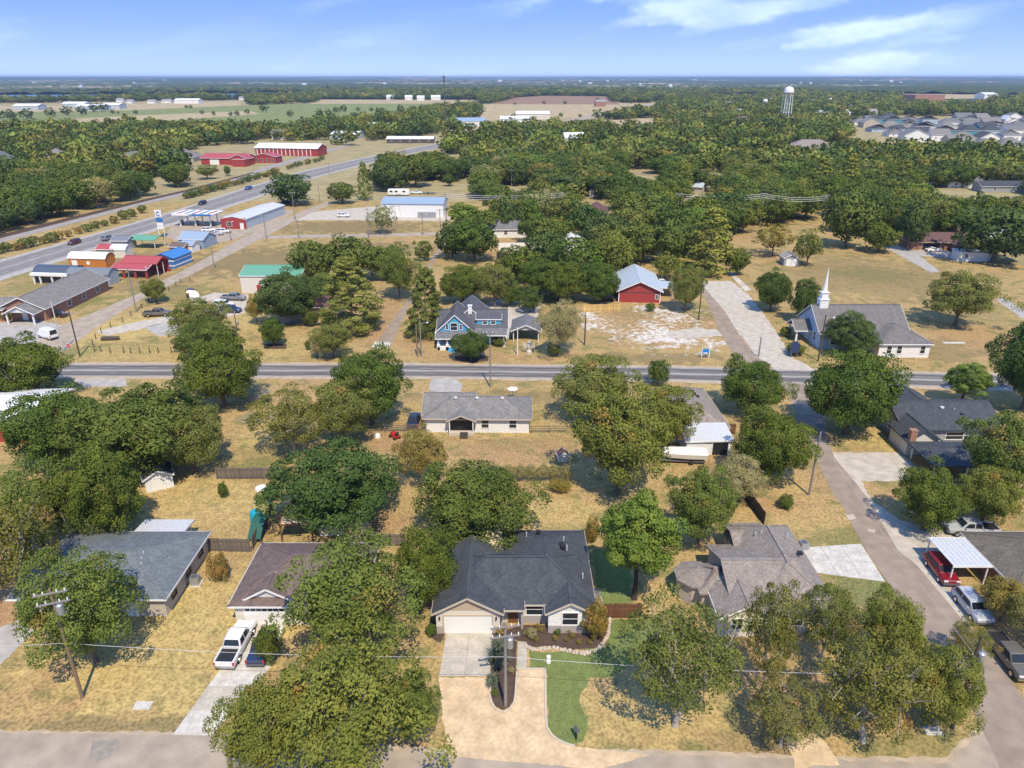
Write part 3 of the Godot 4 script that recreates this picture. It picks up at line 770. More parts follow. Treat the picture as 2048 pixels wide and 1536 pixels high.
	structure(sheet("sand_drive",PackedVector2Array([Vector2(-6.74,-51.08),Vector2(-1.94,-51.08),Vector2(-1.94,-48.01),Vector2(-1.4,-47.24),Vector2(-0.7,-47.02),Vector2(0,-47.45),Vector2(0.31,-48.45),Vector2(0.56,-52),Vector2(3.08,-52),Vector2(2.94,-45.49),Vector2(3.6,-44.32),Vector2(4.8,-43.64),Vector2(11.28,-42.77),Vector2(7.04,-41.38),Vector2(-5.06,-42.67),Vector2(-5.99,-46.27)]),0.014, M.sand_drive,0.08))
	structure(sheet("sand_track",PackedVector2Array([Vector2(22.99,-44.73),Vector2(25.81,-45.49),Vector2(26.42,-41.83),Vector2(22.63,-41.38)]),0.013, M.sand_drive,0.25))
	structure(sheet("green_lawn",PackedVector2Array([Vector2(1.6,-54.57),Vector2(3.18,-54.3),Vector2(6.07,-54.3),Vector2(9.3,-55.1),Vector2(10.1,-58.78),Vector2(14.08,-58.78),Vector2(15.47,-58.04),Vector2(13.83,-54.57),Vector2(9.54,-51.38),Vector2(7.2,-51.08),Vector2(6.12,-49.31),Vector2(6.17,-47.35),Vector2(6.47,-45.49),Vector2(6,-44.03),Vector2(4.82,-43.83),Vector2(3.69,-44.52),Vector2(3.03,-45.59),Vector2(3.18,-52),Vector2(1.59,-52.25)]),0.006, M.lawn,0.22))
	structure(sheet("side_lawn",PackedVector2Array([Vector2(9.49,-70.68),Vector2(13.46,-70.19),Vector2(13.16,-62.66),Vector2(12.7,-61.38),Vector2(8.85,-61.38)]),0.005, M.lawn,0.25))
	structure(sheet("flower_bed",PackedVector2Array([Vector2(-1.95,-57.04),Vector2(1.31,-58.04),Vector2(4.85,-58.04),Vector2(9.51,-58.04),Vector2(9.49,-56.27),Vector2(8.56,-54.97),Vector2(5.61,-54.57),Vector2(3.21,-55.1),Vector2(1.55,-54.83),Vector2(1.37,-55.65),Vector2(0.59,-55.78)]),0.01, M.mulch,0.08))
	structure(sheet("island_bed",PackedVector2Array([Vector2(-2,-57.18),Vector2(0.49,-55.71),Vector2(0.37,-52),Vector2(0.22,-48.57),Vector2(-0.26,-47.62),Vector2(-0.88,-47.35),Vector2(-1.5,-47.78),Vector2(-1.88,-48.74),Vector2(-2.06,-52)]),0.02, M.mulch,0.03))
	structure(sheet("side_bed",PackedVector2Array([Vector2(-7.96,-58.78),Vector2(-6.6,-57.18),Vector2(-6.96,-55.58),Vector2(-8.11,-56.27)]),0.008, M.mulch,0.1))
	structure(sheet("bush_bed",PackedVector2Array([Vector2(-11.53,-134.93),Vector2(-7.94,-136.64),Vector2(-4.57,-134.93),Vector2(-4.79,-132.17),Vector2(-8.15,-131.1),Vector2(-11.13,-132.17)]),0.008, M.mulch,0.2))
	structure(sheet("tree_bed",PackedVector2Array([Vector2(-51.64,-141.37),Vector2(-49.73,-142.9),Vector2(-46.47,-141.37),Vector2(-46.09,-138.97),Vector2(-50.37,-138.97)]),0.008, M.mulch,0.2))


# ---------------------------------------------------------------- trees
func rdir() -> Vector3:
	var z := rng.randf_range(-1.0, 1.0)
	var a := rng.randf() * TAU
	var r := sqrt(1.0 - z * z)
	return Vector3(r * cos(a), z, r * sin(a))

# one crown: clumps of small leaf faces hung through an uneven envelope; returns [crown mesh, clump centres]
func crown_mesh(sd: int, p: Dictionary) -> Array:
	rng.seed = sd
	var n := FastNoiseLite.new()
	n.seed = sd
	n.frequency = 0.9
	var R: float = p.R
	var H: float = p.H
	var cb: float = p.base
	var yc := H * (cb + 1.0) / 2.0
	var hh := H * (1.0 - cb) / 2.0
	var V := PackedVector3Array()
	var N := PackedVector3Array()
	var C := PackedColorArray()
	var I := PackedInt32Array()
	var centres := []
	var shape: String = p.get("shape", "round")
	var count: int = p.clumps
	var c1: Color = p.c1
	var c2: Color = p.c2
	var c3: Color = p.get("c3", c2)
	var leaf: float = p.leaf
	var per: int = p.per
	var soft: float = p.get("soft", 0.8)  # how far a leaf face keeps its own tilt; far trees use broad faces that stand for many leaves
	for i in count:
		var c: Vector3
		var out: Vector3
		var rc: float = R * p.clump * rng.randf_range(0.7, 1.35)
		if shape == "cone":
			var t := pow((i + 0.5) / count, 1.15)
			var a := i * 2.39996 + rng.randf_range(-0.5, 0.5)
			var tier := 0.72 + 0.28 * absf(sin(t * 21.0))
			var rr := R * (pow(1.0 - t, 0.52) * 0.92 + 0.05) * tier * rng.randf_range(0.55, 1.0)
			c = Vector3(cos(a) * rr, H * (cb + (1.0 - cb) * t) - rr * 0.12, sin(a) * rr)
			out = Vector3(cos(a), 0.25, sin(a)).normalized()
			rc *= 1.15 - 0.5 * t
		else:
			var z := 1.0 - 2.0 * (i + 0.5) / count
			var a := i * 2.39996 + rng.randf_range(-0.25, 0.25)
			var r := sqrt(1.0 - z * z)
			var d := Vector3(cos(a) * r, z, sin(a) * r)
			var lobe := 0.80 + 0.58 * n.get_noise_3d(d.x * 1.3, d.y * 1.3, d.z * 1.3)
			var f := lerpf(float(p.get("inner", 0.5)), 1.0, pow(rng.randf(), 0.55)) * lobe
			out = d
			c = Vector3(d.x * R * f, d.y * hh * f, d.z * R * f)
			if shape == "umbrella":
				c.y = absf(c.y) * 0.9 - hh * 0.25
			elif c.y < 0.0:
				c.y *= 0.85
			elif shape == "column":
				c.x *= 1.0 - 0.35 * c.y / hh
				c.z *= 1.0 - 0.35 * c.y / hh
			c.y += yc
		centres.append(c)
		var mixc := rng.randf()  # each spray and each leaf takes its own dye between the two leaf colours, wherever it hangs
		var third: bool = rng.randf() < float(p.get("third", 0.06))
		var flat: float = p.get("flat", 0.75)
		for k in per:
			var d := (rdir() + out * 0.45 + Vector3(0, 0.35, 0)).normalized()
			var e := rc * (0.35 + 0.65 * sqrt(rng.randf()))
			var q := c + Vector3(d.x * e, d.y * e * flat, d.z * e)
			var nn := (d * 0.55 + rdir() * 0.75 + Vector3(0, 0.3, 0)).normalized()
			var u := nn.cross(rdir()).normalized()
			var v := nn.cross(u)
			var s := leaf * rng.randf_range(0.6, 1.35)
			u *= s * 0.5
			v *= s * 0.32
			var sn := (nn * soft + d * 0.45 + out * (1.0 - soft)).normalized()
			var col := c1.lerp(c2, clampf(mixc * 0.6 + rng.randf_range(-0.1, 0.5), 0, 1))
			if third:
				col = col.lerp(c3, 0.7)
			var b := V.size()
			V.append(q - u); V.append(q + v * 1.0 + u * 0.1); V.append(q + u); V.append(q - v - u * 0.1)
			for m in 4:
				N.append(sn)
				C.append(col)
			I.append_array([b, b + 1, b + 2, b, b + 2, b + 3])
	var arr := []
	arr.resize(Mesh.ARRAY_MAX)
	arr[Mesh.ARRAY_VERTEX] = V
	arr[Mesh.ARRAY_NORMAL] = N
	arr[Mesh.ARRAY_COLOR] = C
	arr[Mesh.ARRAY_INDEX] = I
	var am := ArrayMesh.new()
	am.add_surface_from_arrays(Mesh.PRIMITIVE_TRIANGLES, arr)
	return [am, centres]

func limb(st: SurfaceTool, a: Vector3, b: Vector3, r0: float, r1: float, sag: float, n := 5) -> void:
	var m := a.lerp(b, 0.5) + Vector3(rng.randf_range(-1, 1), sag, rng.randf_range(-1, 1)) * a.distance_to(b) * 0.12
	tube(st, a, m, r0, (r0 + r1) * 0.5, n, false)
	tube(st, m, b, (r0 + r1) * 0.5, r1, n, false)

func trunk_mesh(p: Dictionary, centres: Array) -> SurfaceTool:
	var st := tool()
	var H: float = p.H
	var tr: float = p.get("trunk", 0.22)
	var fork: float = H * maxf(0.18, float(p.base) + float(p.get("fork", 0.08)))
	var forks: Array = [Vector3(rng.randf_range(-0.2, 0.2), fork, rng.randf_range(-0.2, 0.2))]
	tube(st, Vector3(0, -0.1, 0), Vector3(0, 0.35, 0), tr * 1.5, tr, 8, false)
	limb(st, Vector3(0, 0.35, 0), forks[0], tr, tr * 0.8, 0.0, 8)
	if p.get("shape", "") == "cone":
		tube(st, forks[0], Vector3(0, H * 0.95, 0), tr * 0.8, 0.03, 6, false)
	var mains := []
	for k in int(p.get("mains", 5)):
		var a := TAU * k / float(p.get("mains", 5)) + rng.randf_range(-0.4, 0.4)
		var e: Vector3 = forks[0] + Vector3(cos(a) * p.R * 0.42, (H - fork) * rng.randf_range(0.3, 0.55), sin(a) * p.R * 0.42)
		limb(st, forks[0], e, tr * 0.55, tr * 0.3, 0.6)
		mains.append(e)
	var twigs: int = p.get("twigs", 22)
	for k in twigs:
		var c: Vector3 = centres[(k * 37) % centres.size()]
		var best: Vector3 = forks[0]
		for e in mains:
			if e.distance_to(c) < best.distance_to(c):
				best = e
		limb(st, best, c + (c - best).normalized() * float(p.get("reach", 0.0)), tr * 0.24, 0.03, 0.4, 4)
	return st

func tree_kind(called: String, variants: int, p: Dictionary) -> void:
	var list := []
	for k in variants:
		var made := crown_mesh(100 * k + called.hash() % 977, p)
		var st := trunk_mesh(p, made[1])
		st.generate_normals()
		made[0].surface_set_material(0, _leaf_mat(p, 0))
		list.append({"crown": made[0], "trunk": st.commit(), "bark": M[p.get("bark", "bark")], "R": p.R, "H": p.H, "leaf": _leaf_mat(p, 0), "leaves": [_leaf_mat(p, 0), _leaf_mat(p, 1), _leaf_mat(p, 2)]})
	protos[called] = list

func _leaf_mat(p: Dictionary, dye: int) -> StandardMaterial3D:
	var key: String = "leaf%.2f_%d" % [p.get("thin", 0.7), dye]
	if not M.has(key):
		var d: Vector3 = [Vector3(1, 1, 1), Vector3(0.80, 0.93, 0.80), Vector3(1, 1, 0.80)][dye]
		var m := mat(d.x, d.y, d.z, 0.75)
		m.vertex_color_use_as_albedo = true
		m.metallic_specular = 0.25
		m.backlight_enabled = true
		var t: float = p.get("thin", 0.7)
		m.backlight = Color(t, t, t * 0.75)
		M[key] = m
	return M[key]

func _tree_kinds() -> void:
	# near kinds, leaf by leaf; the same with coarser leaves for trees further off
	var near := {
		"oak": {"R": 5.0, "H": 8.6, "base": 0.07, "clumps": 130, "per": 247, "clump": 0.20, "leaf": 0.219, "c1": Color(0.087, 0.127, 0.031), "c2": Color(0.196, 0.235, 0.050), "trunk": 0.3},
		"dark_oak": {"R": 5.0, "H": 8.0, "base": 0.03, "clumps": 140, "per": 236, "clump": 0.19, "leaf": 0.213, "c1": Color(0.076, 0.119, 0.039), "c2": Color(0.146, 0.197, 0.058), "trunk": 0.3},
		"elm": {"R": 5.0, "H": 9.0, "base": 0.09, "clumps": 115, "per": 217, "clump": 0.20, "leaf": 0.207, "inner": 0.35, "c1": Color(0.144, 0.177, 0.044), "c2": Color(0.278, 0.288, 0.074), "c3": Color(0.443, 0.283, 0.084), "third": 0.03, "trunk": 0.26, "twigs": 34},
		"open": {"R": 5.0, "H": 10.0, "base": 0.17, "clumps": 70, "per": 183, "clump": 0.20, "leaf": 0.207, "inner": 0.25, "c1": Color(0.137, 0.154, 0.044), "c2": Color(0.277, 0.259, 0.072), "c3": Color(0.355, 0.197, 0.084), "third": 0.03, "trunk": 0.2, "bark": "bark_pale", "twigs": 50, "mains": 6, "reach": 0.5},
		"bright": {"R": 4.4, "H": 11.0, "base": 0.24, "clumps": 115, "per": 236, "clump": 0.21, "leaf": 0.233, "flat": 0.6, "c1": Color(0.132, 0.200, 0.045), "c2": Color(0.250, 0.327, 0.074), "trunk": 0.26, "bark": "bark_dark", "shape": "column"},
		"silver": {"R": 4.5, "H": 8.0, "base": 0.10, "clumps": 110, "per": 207, "clump": 0.21, "leaf": 0.168, "inner": 0.3, "c1": Color(0.279, 0.271, 0.119), "c2": Color(0.466, 0.409, 0.194), "bark": "bark_pale", "twigs": 40, "trunk": 0.2},
		"yellow": {"R": 4.5, "H": 8.0, "base": 0.14, "clumps": 90, "per": 183, "clump": 0.2, "leaf": 0.194, "inner": 0.3, "c1": Color(0.256, 0.215, 0.061), "c2": Color(0.392, 0.288, 0.090), "c3": Color(0.271, 0.253, 0.055), "third": 0.25, "twigs": 36, "trunk": 0.18},
		"pine": {"R": 4.2, "H": 13.0, "base": 0.08, "clumps": 130, "per": 189, "clump": 0.22, "leaf": 0.233, "flat": 0.45, "shape": "cone", "c1": Color(0.194, 0.228, 0.050), "c2": Color(0.363, 0.358, 0.098), "trunk": 0.25, "mains": 0, "twigs": 0},
		"cedar": {"R": 4.2, "H": 9.5, "base": 0.06, "clumps": 120, "per": 189, "clump": 0.22, "leaf": 0.233, "flat": 0.4, "shape": "cone", "c1": Color(0.124, 0.159, 0.047), "c2": Color(0.239, 0.271, 0.080), "trunk": 0.22, "mains": 0, "twigs": 0},
		"shrub": {"R": 2.0, "H": 2.8, "base": 0.0, "clumps": 60, "per": 126, "clump": 0.26, "leaf": 0.152, "c1": Color(0.100, 0.140, 0.034), "c2": Color(0.196, 0.226, 0.055), "trunk": 0.07, "twigs": 8},
		"bronze_shrub": {"R": 2.0, "H": 2.8, "base": 0.0, "clumps": 54, "per": 115, "clump": 0.26, "leaf": 0.152, "inner": 0.3, "c1": Color(0.290, 0.208, 0.063), "c2": Color(0.477, 0.308, 0.096), "c3": Color(0.166, 0.181, 0.048), "third": 0.3, "trunk": 0.07, "twigs": 14},
	}
	for k in near:
		tree_kind(k, 4 if k in ["oak", "elm", "open"] else 2, near[k])
		var q: Dictionary = near[k].duplicate()
		if k.ends_with("shrub"):
			q.clumps = 26; q.per = 30; q.leaf = q.leaf * 2.3
		else:
			q.clumps = int(q.clumps * 0.55)
			q.per = int(q.per * 0.25)
			q.clump = q.clump * 1.22
			q.leaf = q.leaf * 2.3
			q.soft = 0.55
			q.twigs = mini(10, int(q.get("twigs", 10)))
		tree_kind(k + "_far", 2 if not k in ["oak", "elm", "dark_oak"] else 3, q)
		q = q.duplicate()
		q.clumps = 26
		q.per = 9
		q.leaf = near[k].leaf * 7.2
		q.clump = near[k].clump * 1.5
		q.twigs = 0
		q.soft = 0.35
		tree_kind(k + "_small", 2, q)

# [kind, x, z, width, height, label, group]; the base name says the kind of plant
func tree(kind: String, x: float, z: float, wide: float, tall: float, label: String, called := "tree", group := "", sink := 0.0) -> Node3D:
	var list: Array = protos[kind]
	var v: Dictionary = list[rng.randi() % list.size()]
	var t := thing(called, label, "shrub" if called.contains("shrub") or called.contains("bush") else "tree", Vector3(x, -sink, z), rng.randf() * 360.0, group)
	var s := Vector3(wide / (2.0 * v.R) * rng.randf_range(0.90, 1.10), tall / v.H, wide / (2.0 * v.R) * rng.randf_range(0.90, 1.10))
	for a in [["trunk", v.trunk, v.bark], ["crown", v.crown, v.leaves[rng.randi() % 3]]]:
		var o := MeshInstance3D.new()
		o.name = a[0] if not called.contains("shrub") else ("stem" if a[0] == "trunk" else "foliage")
		o.mesh = a[1]
		o.set_surface_override_material(0, a[2])
		o.scale = s
		t.add_child(o)
	return t

const TREES := [
	["elm",-39.57,-53.13,11.03,12.11,"leafy elm overhanging the blue-grey roofed house","elm_tree"],
	["open",-50.62,-60.67,12.14,14.35,"sprawling tree with bare white limbs behind the blue-grey roof","ash_tree"],
	["oak",-48.11,-72.88,10.6,12.41,"green oak casting shade on the dry back yard","oak_tree"],
	["elm",-55.14,-70.87,10.92,10.61,"olive elm beside the dry back yard","elm_tree"],
	["oak",-64.29,-91.64,15.72,11.08,"broad oak next to the white-roofed red building","oak_tree"],
	["oak",-50.55,-88.36,17.53,13.39,"broadest oak between road and dry back yard","oak_tree"],
	["elm",-44.47,-89.2,10.47,10.36,"olive elm at the end of the grey plank fence","elm_tree"],
	["oak",-82.75,-113.58,15.97,11.61,"dark oak beside the road by the mail van","oak_tree"],
	["oak",-48.38,-111.11,12.93,12.44,"round oak growing against the main road","oak_tree"],
	["oak",-22.29,-104.22,13.38,12.83,"round oak near the blue-glazed black car","oak_tree"],
	["open",-32.04,-94.66,13.73,10.44,"thin grey-limbed tree on the dry verge","ash_tree"],
	["elm",-25.16,-97.03,10.51,10.65,"olive elm crowded against the round oak","elm_tree"],
	["dark_oak",-21.38,-76.27,15.89,10.53,"dark dense live oak behind the gazebo","live_oak_tree"],
	["oak",-4.39,-71.87,13.8,11.04,"large oak at the back of the slate-roofed house","oak_tree"],
	["oak",-8.7,-60.91,6.82,9.74,"upright oak against the garage wall","oak_tree"],
	["elm",-14.88,-54.24,13.43,12.24,"large elm over the brown-roofed house","elm_tree"],
	["elm",-13.09,-42.06,13.72,11.39,"massive olive elm beside the street and sand drive","elm_tree"],
	["elm",-18.88,-40.48,6.96,10.13,"olive elm overhanging the concrete driveway by the street","elm_tree"],
	["elm",-8.05,-43.73,5.4,8.01,"small elm at the edge of the sand drive","elm_tree"],
	["bright",12.97,-62.09,9.14,13.27,"bright green upright tree on a dark trunk beside the slate roof","pecan_tree"],
	["elm",21.92,-71.47,8.24,10.55,"olive elm behind the grey-brown roofed house","elm_tree"],
	["silver",29.02,-80.87,7.87,7.18,"rounded silver-olive tree by the dark fence","olive_tree"],
	["oak",34.89,-85.92,10.79,10.95,"round oak beside the tall brown pole","oak_tree"],
	["oak",38.75,-107.96,11.09,9.92,"round oak where the side street meets the road","oak_tree"],
	["oak",51.72,-100.69,15.53,13.67,"wide oak overhanging the side street","oak_tree"],
	["elm",14.08,-83.46,14.89,15.1,"huge olive elm beside the low white house","elm_tree"],
	["elm",13.38,-105.32,15.74,11.48,"broad elm between the road and the huge elm","elm_tree"],
	["shrub",26.2,-120.17,4.35,4.95,"small round evergreen by the main road","evergreen_shrub"],
	["bright",75.93,-111.11,8.23,7.84,"bright round tree beside the road at the slate house","pecan_tree"],
	["dark_oak",85.27,-109.91,13.98,16.64,"tall dark oak by the road at the slate house","live_oak_tree"],
	["elm",62.41,-80.15,12.02,13.54,"pale green elm hanging over the slate house","elm_tree"],
	["oak",50.34,-74.97,8.55,8.44,"low spreading oak above the silver pickup","oak_tree"],
	["elm",57.64,-75.18,8.57,8.66,"low elm beside the silver pickup","elm_tree"],
	["open",13.92,-45.65,11.51,13.63,"tall tree with white limbs over the dry front lawn","ash_tree"],
	["open",22.43,-48.91,5.83,13.08,"slim pale-barked tree before the corner house","ash_tree"],
	["open",28.78,-52,6.52,10.44,"grey-green thin tree before the corner house","ash_tree"],
	["open",29.25,-44.13,10.67,10.82,"wide dark green tree by the street corner","ash_tree"],
	["elm",35.9,-45.65,6.95,8.4,"elm beside the dark corner pole","elm_tree"],
	["elm",34.76,-52,6.52,8.81,"elm along the verge of the side street","elm_tree"],
	["open",22.2,-43.64,6.93,6.7,"sparse brownish tree by the sand track","ash_tree"],
	["yellow",49.81,-58.78,6.64,5.18,"orange-leaved tree beside the pale silver car","maple_tree"],
	["open",42.64,-52.94,4.18,4.79,"sparse sapling beside the bronze pickup","ash_tree"],
	["bronze_shrub",8.19,-56.13,2.66,4.37,"bronze-green shrub at the corner of the slate house","bronze_shrub"],
	["shrub",-22.92,-53,2.55,4.15,"round evergreen bush between the driveway cars","evergreen_shrub"],
	["bronze_shrub",-32.18,-65.17,2.82,3.54,"brown-green bush on the yellow lawn","bronze_shrub"],
	["yellow",-12.4,-85.66,7.28,8.66,"yellowing tree behind the low white house","maple_tree"],
	["bronze_shrub",9.47,-72.17,1.99,3.31,"russet shrub behind the slate-roofed house","bronze_shrub"],
	["yellow",6.43,-83.84,3.74,1.62,"yellow shrub below the pale hedge","maple_tree"],
	["elm",22.37,-95.44,10.37,10.69,"grey-green elm leaning over the brown-grey roof","elm_tree"],
	["shrub",-37.97,-82.21,1.47,2.26,"young evergreen in the dry back yard","evergreen_shrub"],
	["shrub",35.15,-79.8,2.4,1.72,"wispy shrub on the verge by the tall pole","evergreen_shrub"],
	["shrub",-8.03,-56.48,1.11,1.42,"yellow-green shrub at the garage corner","evergreen_shrub"],
	["open",50.54,-55.24,6.81,5.6,"dry brown tree at the side street","ash_tree"],
	["dark_oak",-8.04,-132.72,7.29,6.19,"round clipped tree in front of the blue bungalow","live_oak_tree"],
	["silver",9.34,-134.93,9.71,12.2,"grey weeping tree beside the bungalow carport","willow_tree"],
	["oak",11.95,-174.32,15.62,10.23,"oak behind the bungalow's gravel drive","oak_tree"],
	["cedar",-18.1,-147.04,9.16,14.75,"layered dark cedar beside the blue bungalow","cedar_tree"],
	["oak",-12.15,-171.71,11.99,9.57,"oak behind the blue bungalow's rear gable","oak_tree"],
	["elm",-4.1,-168.34,10.66,11.15,"olive elm shading the bungalow's gravel drive","elm_tree"],
	["pine",-34.98,-151.05,14.79,16.05,"bright yellow-green pine beside the lane","pine_tree"],
	["dark_oak",-49.95,-156.33,16.29,12.33,"dark oak beside the green-roofed warehouse","live_oak_tree"],
	["oak_far",-52.84,-188.48,14.27,12.06,"oak behind the bright pine, beside the brown field","oak_tree"],
	["oak_far",-44.3,-193.67,15.89,12.26,"oak at the corner of the brown field","oak_tree"],
	["elm",-28,-175.2,11.62,13.68,"grey-olive elm beside the narrow lane","elm_tree"],
	["shrub_far",-26.55,-215.95,5.89,6.93,"egg-shaped clipped bush by the lane","evergreen_shrub"],
	["elm",-64.79,-143.22,13.14,9.65,"dark elm over the dirt lot","elm_tree"],
	["oak",-59.72,-134.09,12.87,8.07,"oak at the fence of the pasture","oak_tree"],
	["oak",-49.08,-140.76,5.75,6.35,"umbrella-shaped oak in its mulch ring","oak_tree"],
	["elm",-35.14,-133.82,9.64,7.32,"elm by the road near the lane","elm_tree"],
	["silver",-37.77,-133.26,4.12,5.27,"grey bush by the road near the lane","grey_shrub"],
	["shrub",-44.79,-153.83,4.14,4.17,"rounded bush before the maroon-roofed cottage","evergreen_shrub"],
	["yellow",-57.17,-155.25,5.22,6.89,"yellow-green tree before the green-roofed warehouse","maple_tree"],
	["elm",-87.61,-172.14,7.32,6.51,"lone elm on the verge of the loop road","elm_tree"],
	["oak_far",-11.16,-215.95,16.14,12.59,"oak beside the lane bend","oak_tree"],
	["dark_oak_far",-18.2,-219.23,9.25,11.49,"dark oak at the lane bend","live_oak_tree"],
	["oak",7.1,-177.91,10.02,10.21,"oak behind the cream carport","oak_tree"],
	["oak_far",17.69,-191.04,15.07,12.29,"oak before the white cottage","oak_tree"],
	["oak",20.99,-171.71,10.28,10.39,"oak beside the red metal house","oak_tree"],
	["elm",41.02,-165.09,9.92,11.95,"elm on the green lawn of the red metal house","elm_tree"],
	["pine_far",55.37,-201.37,15.8,18.4,"tall pale yellow pine at the head of the church lane","pine_tree"],
	["oak_far",62.94,-199.11,7.56,7.77,"vase-shaped oak beside the concrete walk","oak_tree"],
	["yellow_far",80.81,-222.6,13.27,10.37,"brown-leaved tree behind the barn shed","maple_tree"],
	["elm_far",86.36,-209.65,9.56,11.18,"olive elm beside the barn shed","elm_tree"],
	["dark_oak",61.18,-165.09,8.82,10.25,"dense green tree by the church's gravel lot","live_oak_tree"],
	["dark_oak",65.65,-156.33,7.88,10.31,"dense green tree behind the church porch","live_oak_tree"],
	["dark_oak",66.94,-135.5,10.67,8.76,"dark tree before the church wall","live_oak_tree"],
	["elm",98.71,-153.83,18.65,12.59,"wide feathery elm alone on the church field","elm_tree"],
	["oak_far",108.46,-234.81,17.42,17.69,"tall oak at the top of the church field","oak_tree"],
	["dark_oak_far",126.95,-231.1,10.45,16.42,"dark oak beside the ranch drive","live_oak_tree"],
	["oak_far",115.64,-227.49,12.51,9.53,"low oak at the top of the church field","oak_tree"],
	["dark_oak_far",143.81,-214.02,25.05,17.06,"large dark oak over the brick ranch house","live_oak_tree"],
	["dark_oak_far",-95.76,-320.27,20.6,13.62,"roundest dark oak by the highway","live_oak_tree"],
	["oak_far",-74.49,-324.34,13.08,9.35,"oak beside the gravel yard","oak_tree"],
	["pine_far",-66.44,-334.22,7.99,16.53,"slender pine beside the gravel yard","pine_tree"],
	["silver_far",-45.82,-256.93,10.53,10.57,"grey-green tree before the warehouse","willow_tree"],
	["dark_oak_far",-60,-362.43,20.42,14.41,"dark oak in the group behind the camper","live_oak_tree"],
	["oak_far",-48.54,-376.46,21.16,16.81,"oak in the group behind the camper","oak_tree"],
	["oak_far",-32.15,-380.13,6.17,6.34,"small oak alone on the lawn behind the warehouse","oak_tree"],
	["shrub",-39.95,-141.37,1.73,1.87,"small upright bush in the pasture by the lane","evergreen_shrub"],
	["shrub",-41.45,-138.38,1.32,2.08,"tiny sapling bush in the pasture by the lane","evergreen_shrub"],
	["shrub",-2.47,-140.76,3.07,2,"clipped box hedge by the bungalow porch","evergreen_shrub"],
	["shrub",8.35,-134.93,3.33,2.76,"dark bush at the foot of the weeping tree","evergreen_shrub"],
	["shrub",56.67,-136.06,4.1,2.32,"round clipped bush by the church sign","evergreen_shrub"],
	["shrub",58.48,-147.04,2.59,2.1,"small clipped bush by the church porch","evergreen_shrub"],
	["shrub",32.72,-165.09,2.43,1.96,"bush at the corner of the red metal house","evergreen_shrub"],
	["shrub",-115.08,-158.16,2.97,2.21,"round bush at the long brick house","evergreen_shrub"],
	["shrub",-16.72,-149.35,2.42,4.95,"tall bush against the blue bungalow","evergreen_shrub"],
	["oak_far",-35.41,-193.67,10.17,10.42,"oak standing beside the lane by the brown field","oak_tree"],
	["elm",-45.51,-170.01,11.32,8.06,"elm crowded behind the bright pine","elm_tree"],
	["pine_far",146.39,-352.55,14.59,16.12,"tall yellow-green pine at the brown-leaved tree's end of the row","pine_tree"],
	["pine_far",155.6,-346.23,16.08,17.98,"broadest yellow-green pine of the row above the church field","pine_tree"],
	["pine_far",168.7,-349.36,14.46,15.55,"slim yellow-green pine in the row above the church field","pine_tree"],
	["pine_far",179.32,-343.15,12.93,16.68,"last yellow-green pine of the row, beside the bungalow yard","pine_tree"],
	["oak_far",1.49,-191.04,11.93,10.21,"mid green oak in the grove between bungalow and red metal house","oak_tree","grove trees beside the red metal house"],
	["dark_oak_far",9.37,-201.94,13.86,11.99,"dark live oak in the grove between bungalow and red metal house","live_oak_tree","grove trees beside the red metal house"],
	["elm_far",27.48,-193.67,12.71,13.62,"olive green elm in the grove between bungalow and red metal house","elm_tree","grove trees beside the red metal house"],
	["oak_far",39.06,-214.02,16,12.93,"mid green oak in the grove between bungalow and red metal house","oak_tree","grove trees beside the red metal house"],
	["dark_oak_far",49.79,-222.6,16.59,15,"dark live oak in the grove between bungalow and red metal house","live_oak_tree","grove trees beside the red metal house"],
	["elm_far",38.41,-240.2,17.78,14.23,"olive green elm in the grove between bungalow and red metal house","elm_tree","grove trees beside the red metal house"],
	["oak_far",7.65,-240.2,14.69,10.38,"mid green oak in the grove between bungalow and red metal house","oak_tree","grove trees beside the red metal house"],
	["dark_oak_far",25.03,-248.31,16.74,12.24,"dark live oak in the grove between bungalow and red metal house","live_oak_tree","grove trees beside the red metal house"],
	["elm_far",50.27,-255.16,17.98,13.67,"olive green elm in the grove between bungalow and red metal house","elm_tree","grove trees beside the red metal house"],
	["oak_far",64.33,-255.16,17.98,14.51,"mid green oak in the grove between bungalow and red metal house","oak_tree","grove trees beside the red metal house"],
	["dark_oak_far",30.65,-231.1,14.93,11.88,"dark live oak in the grove between bungalow and red metal house","live_oak_tree","grove trees beside the red metal house"],
	["elm_far",19.56,-268.99,17.16,12.62,"olive green elm in the grove between bungalow and red metal house","elm_tree","grove trees beside the red metal house"],
	["oak_far",-4.83,-295.41,16.85,11.85,"mid green oak in the grove between bungalow and red metal house","oak_tree","grove trees beside the red metal house"],
	["dark_oak_far",74.88,-255.16,14.71,11.3,"dark live oak in the grove between bungalow and red metal house","live_oak_tree","grove trees beside the red metal house"],
	["elm_far",41.84,-193.67,8.9,7.79,"olive green elm in the grove between bungalow and red metal house","elm_tree","grove trees beside the red metal house"],
	["oak",-0.49,-170.01,6.79,5.86,"mid green oak in the grove between bungalow and red metal house","oak_tree","grove trees beside the red metal house"],
	["dark_oak",4.24,-163.9,6.57,6.29,"dark live oak in the grove between bungalow and red metal house","live_oak_tree","grove trees beside the red metal house"],
	["elm_far",-166.11,-407.83,12.68,7.74,"elm before the red barns","elm_tree"],
	["oak_far",-159.65,-420.91,4.18,5.74,"small oak beside the red store-front barn","oak_tree"],
	["shrub_far",-161.23,-225.93,3.98,3.03,0],
	["shrub_far",-160.57,-228.89,4.3,3.28,0],
	["bronze_shrub_far",-158.31,-230.71,3.62,2.76,0],
	["shrub_far",-157.8,-233.64,4.89,3.72,0],
	["shrub_far",-156.86,-236.44,4.89,3.73,0],
	["bronze_shrub_far",-156,-240.68,3.8,2.9,0],
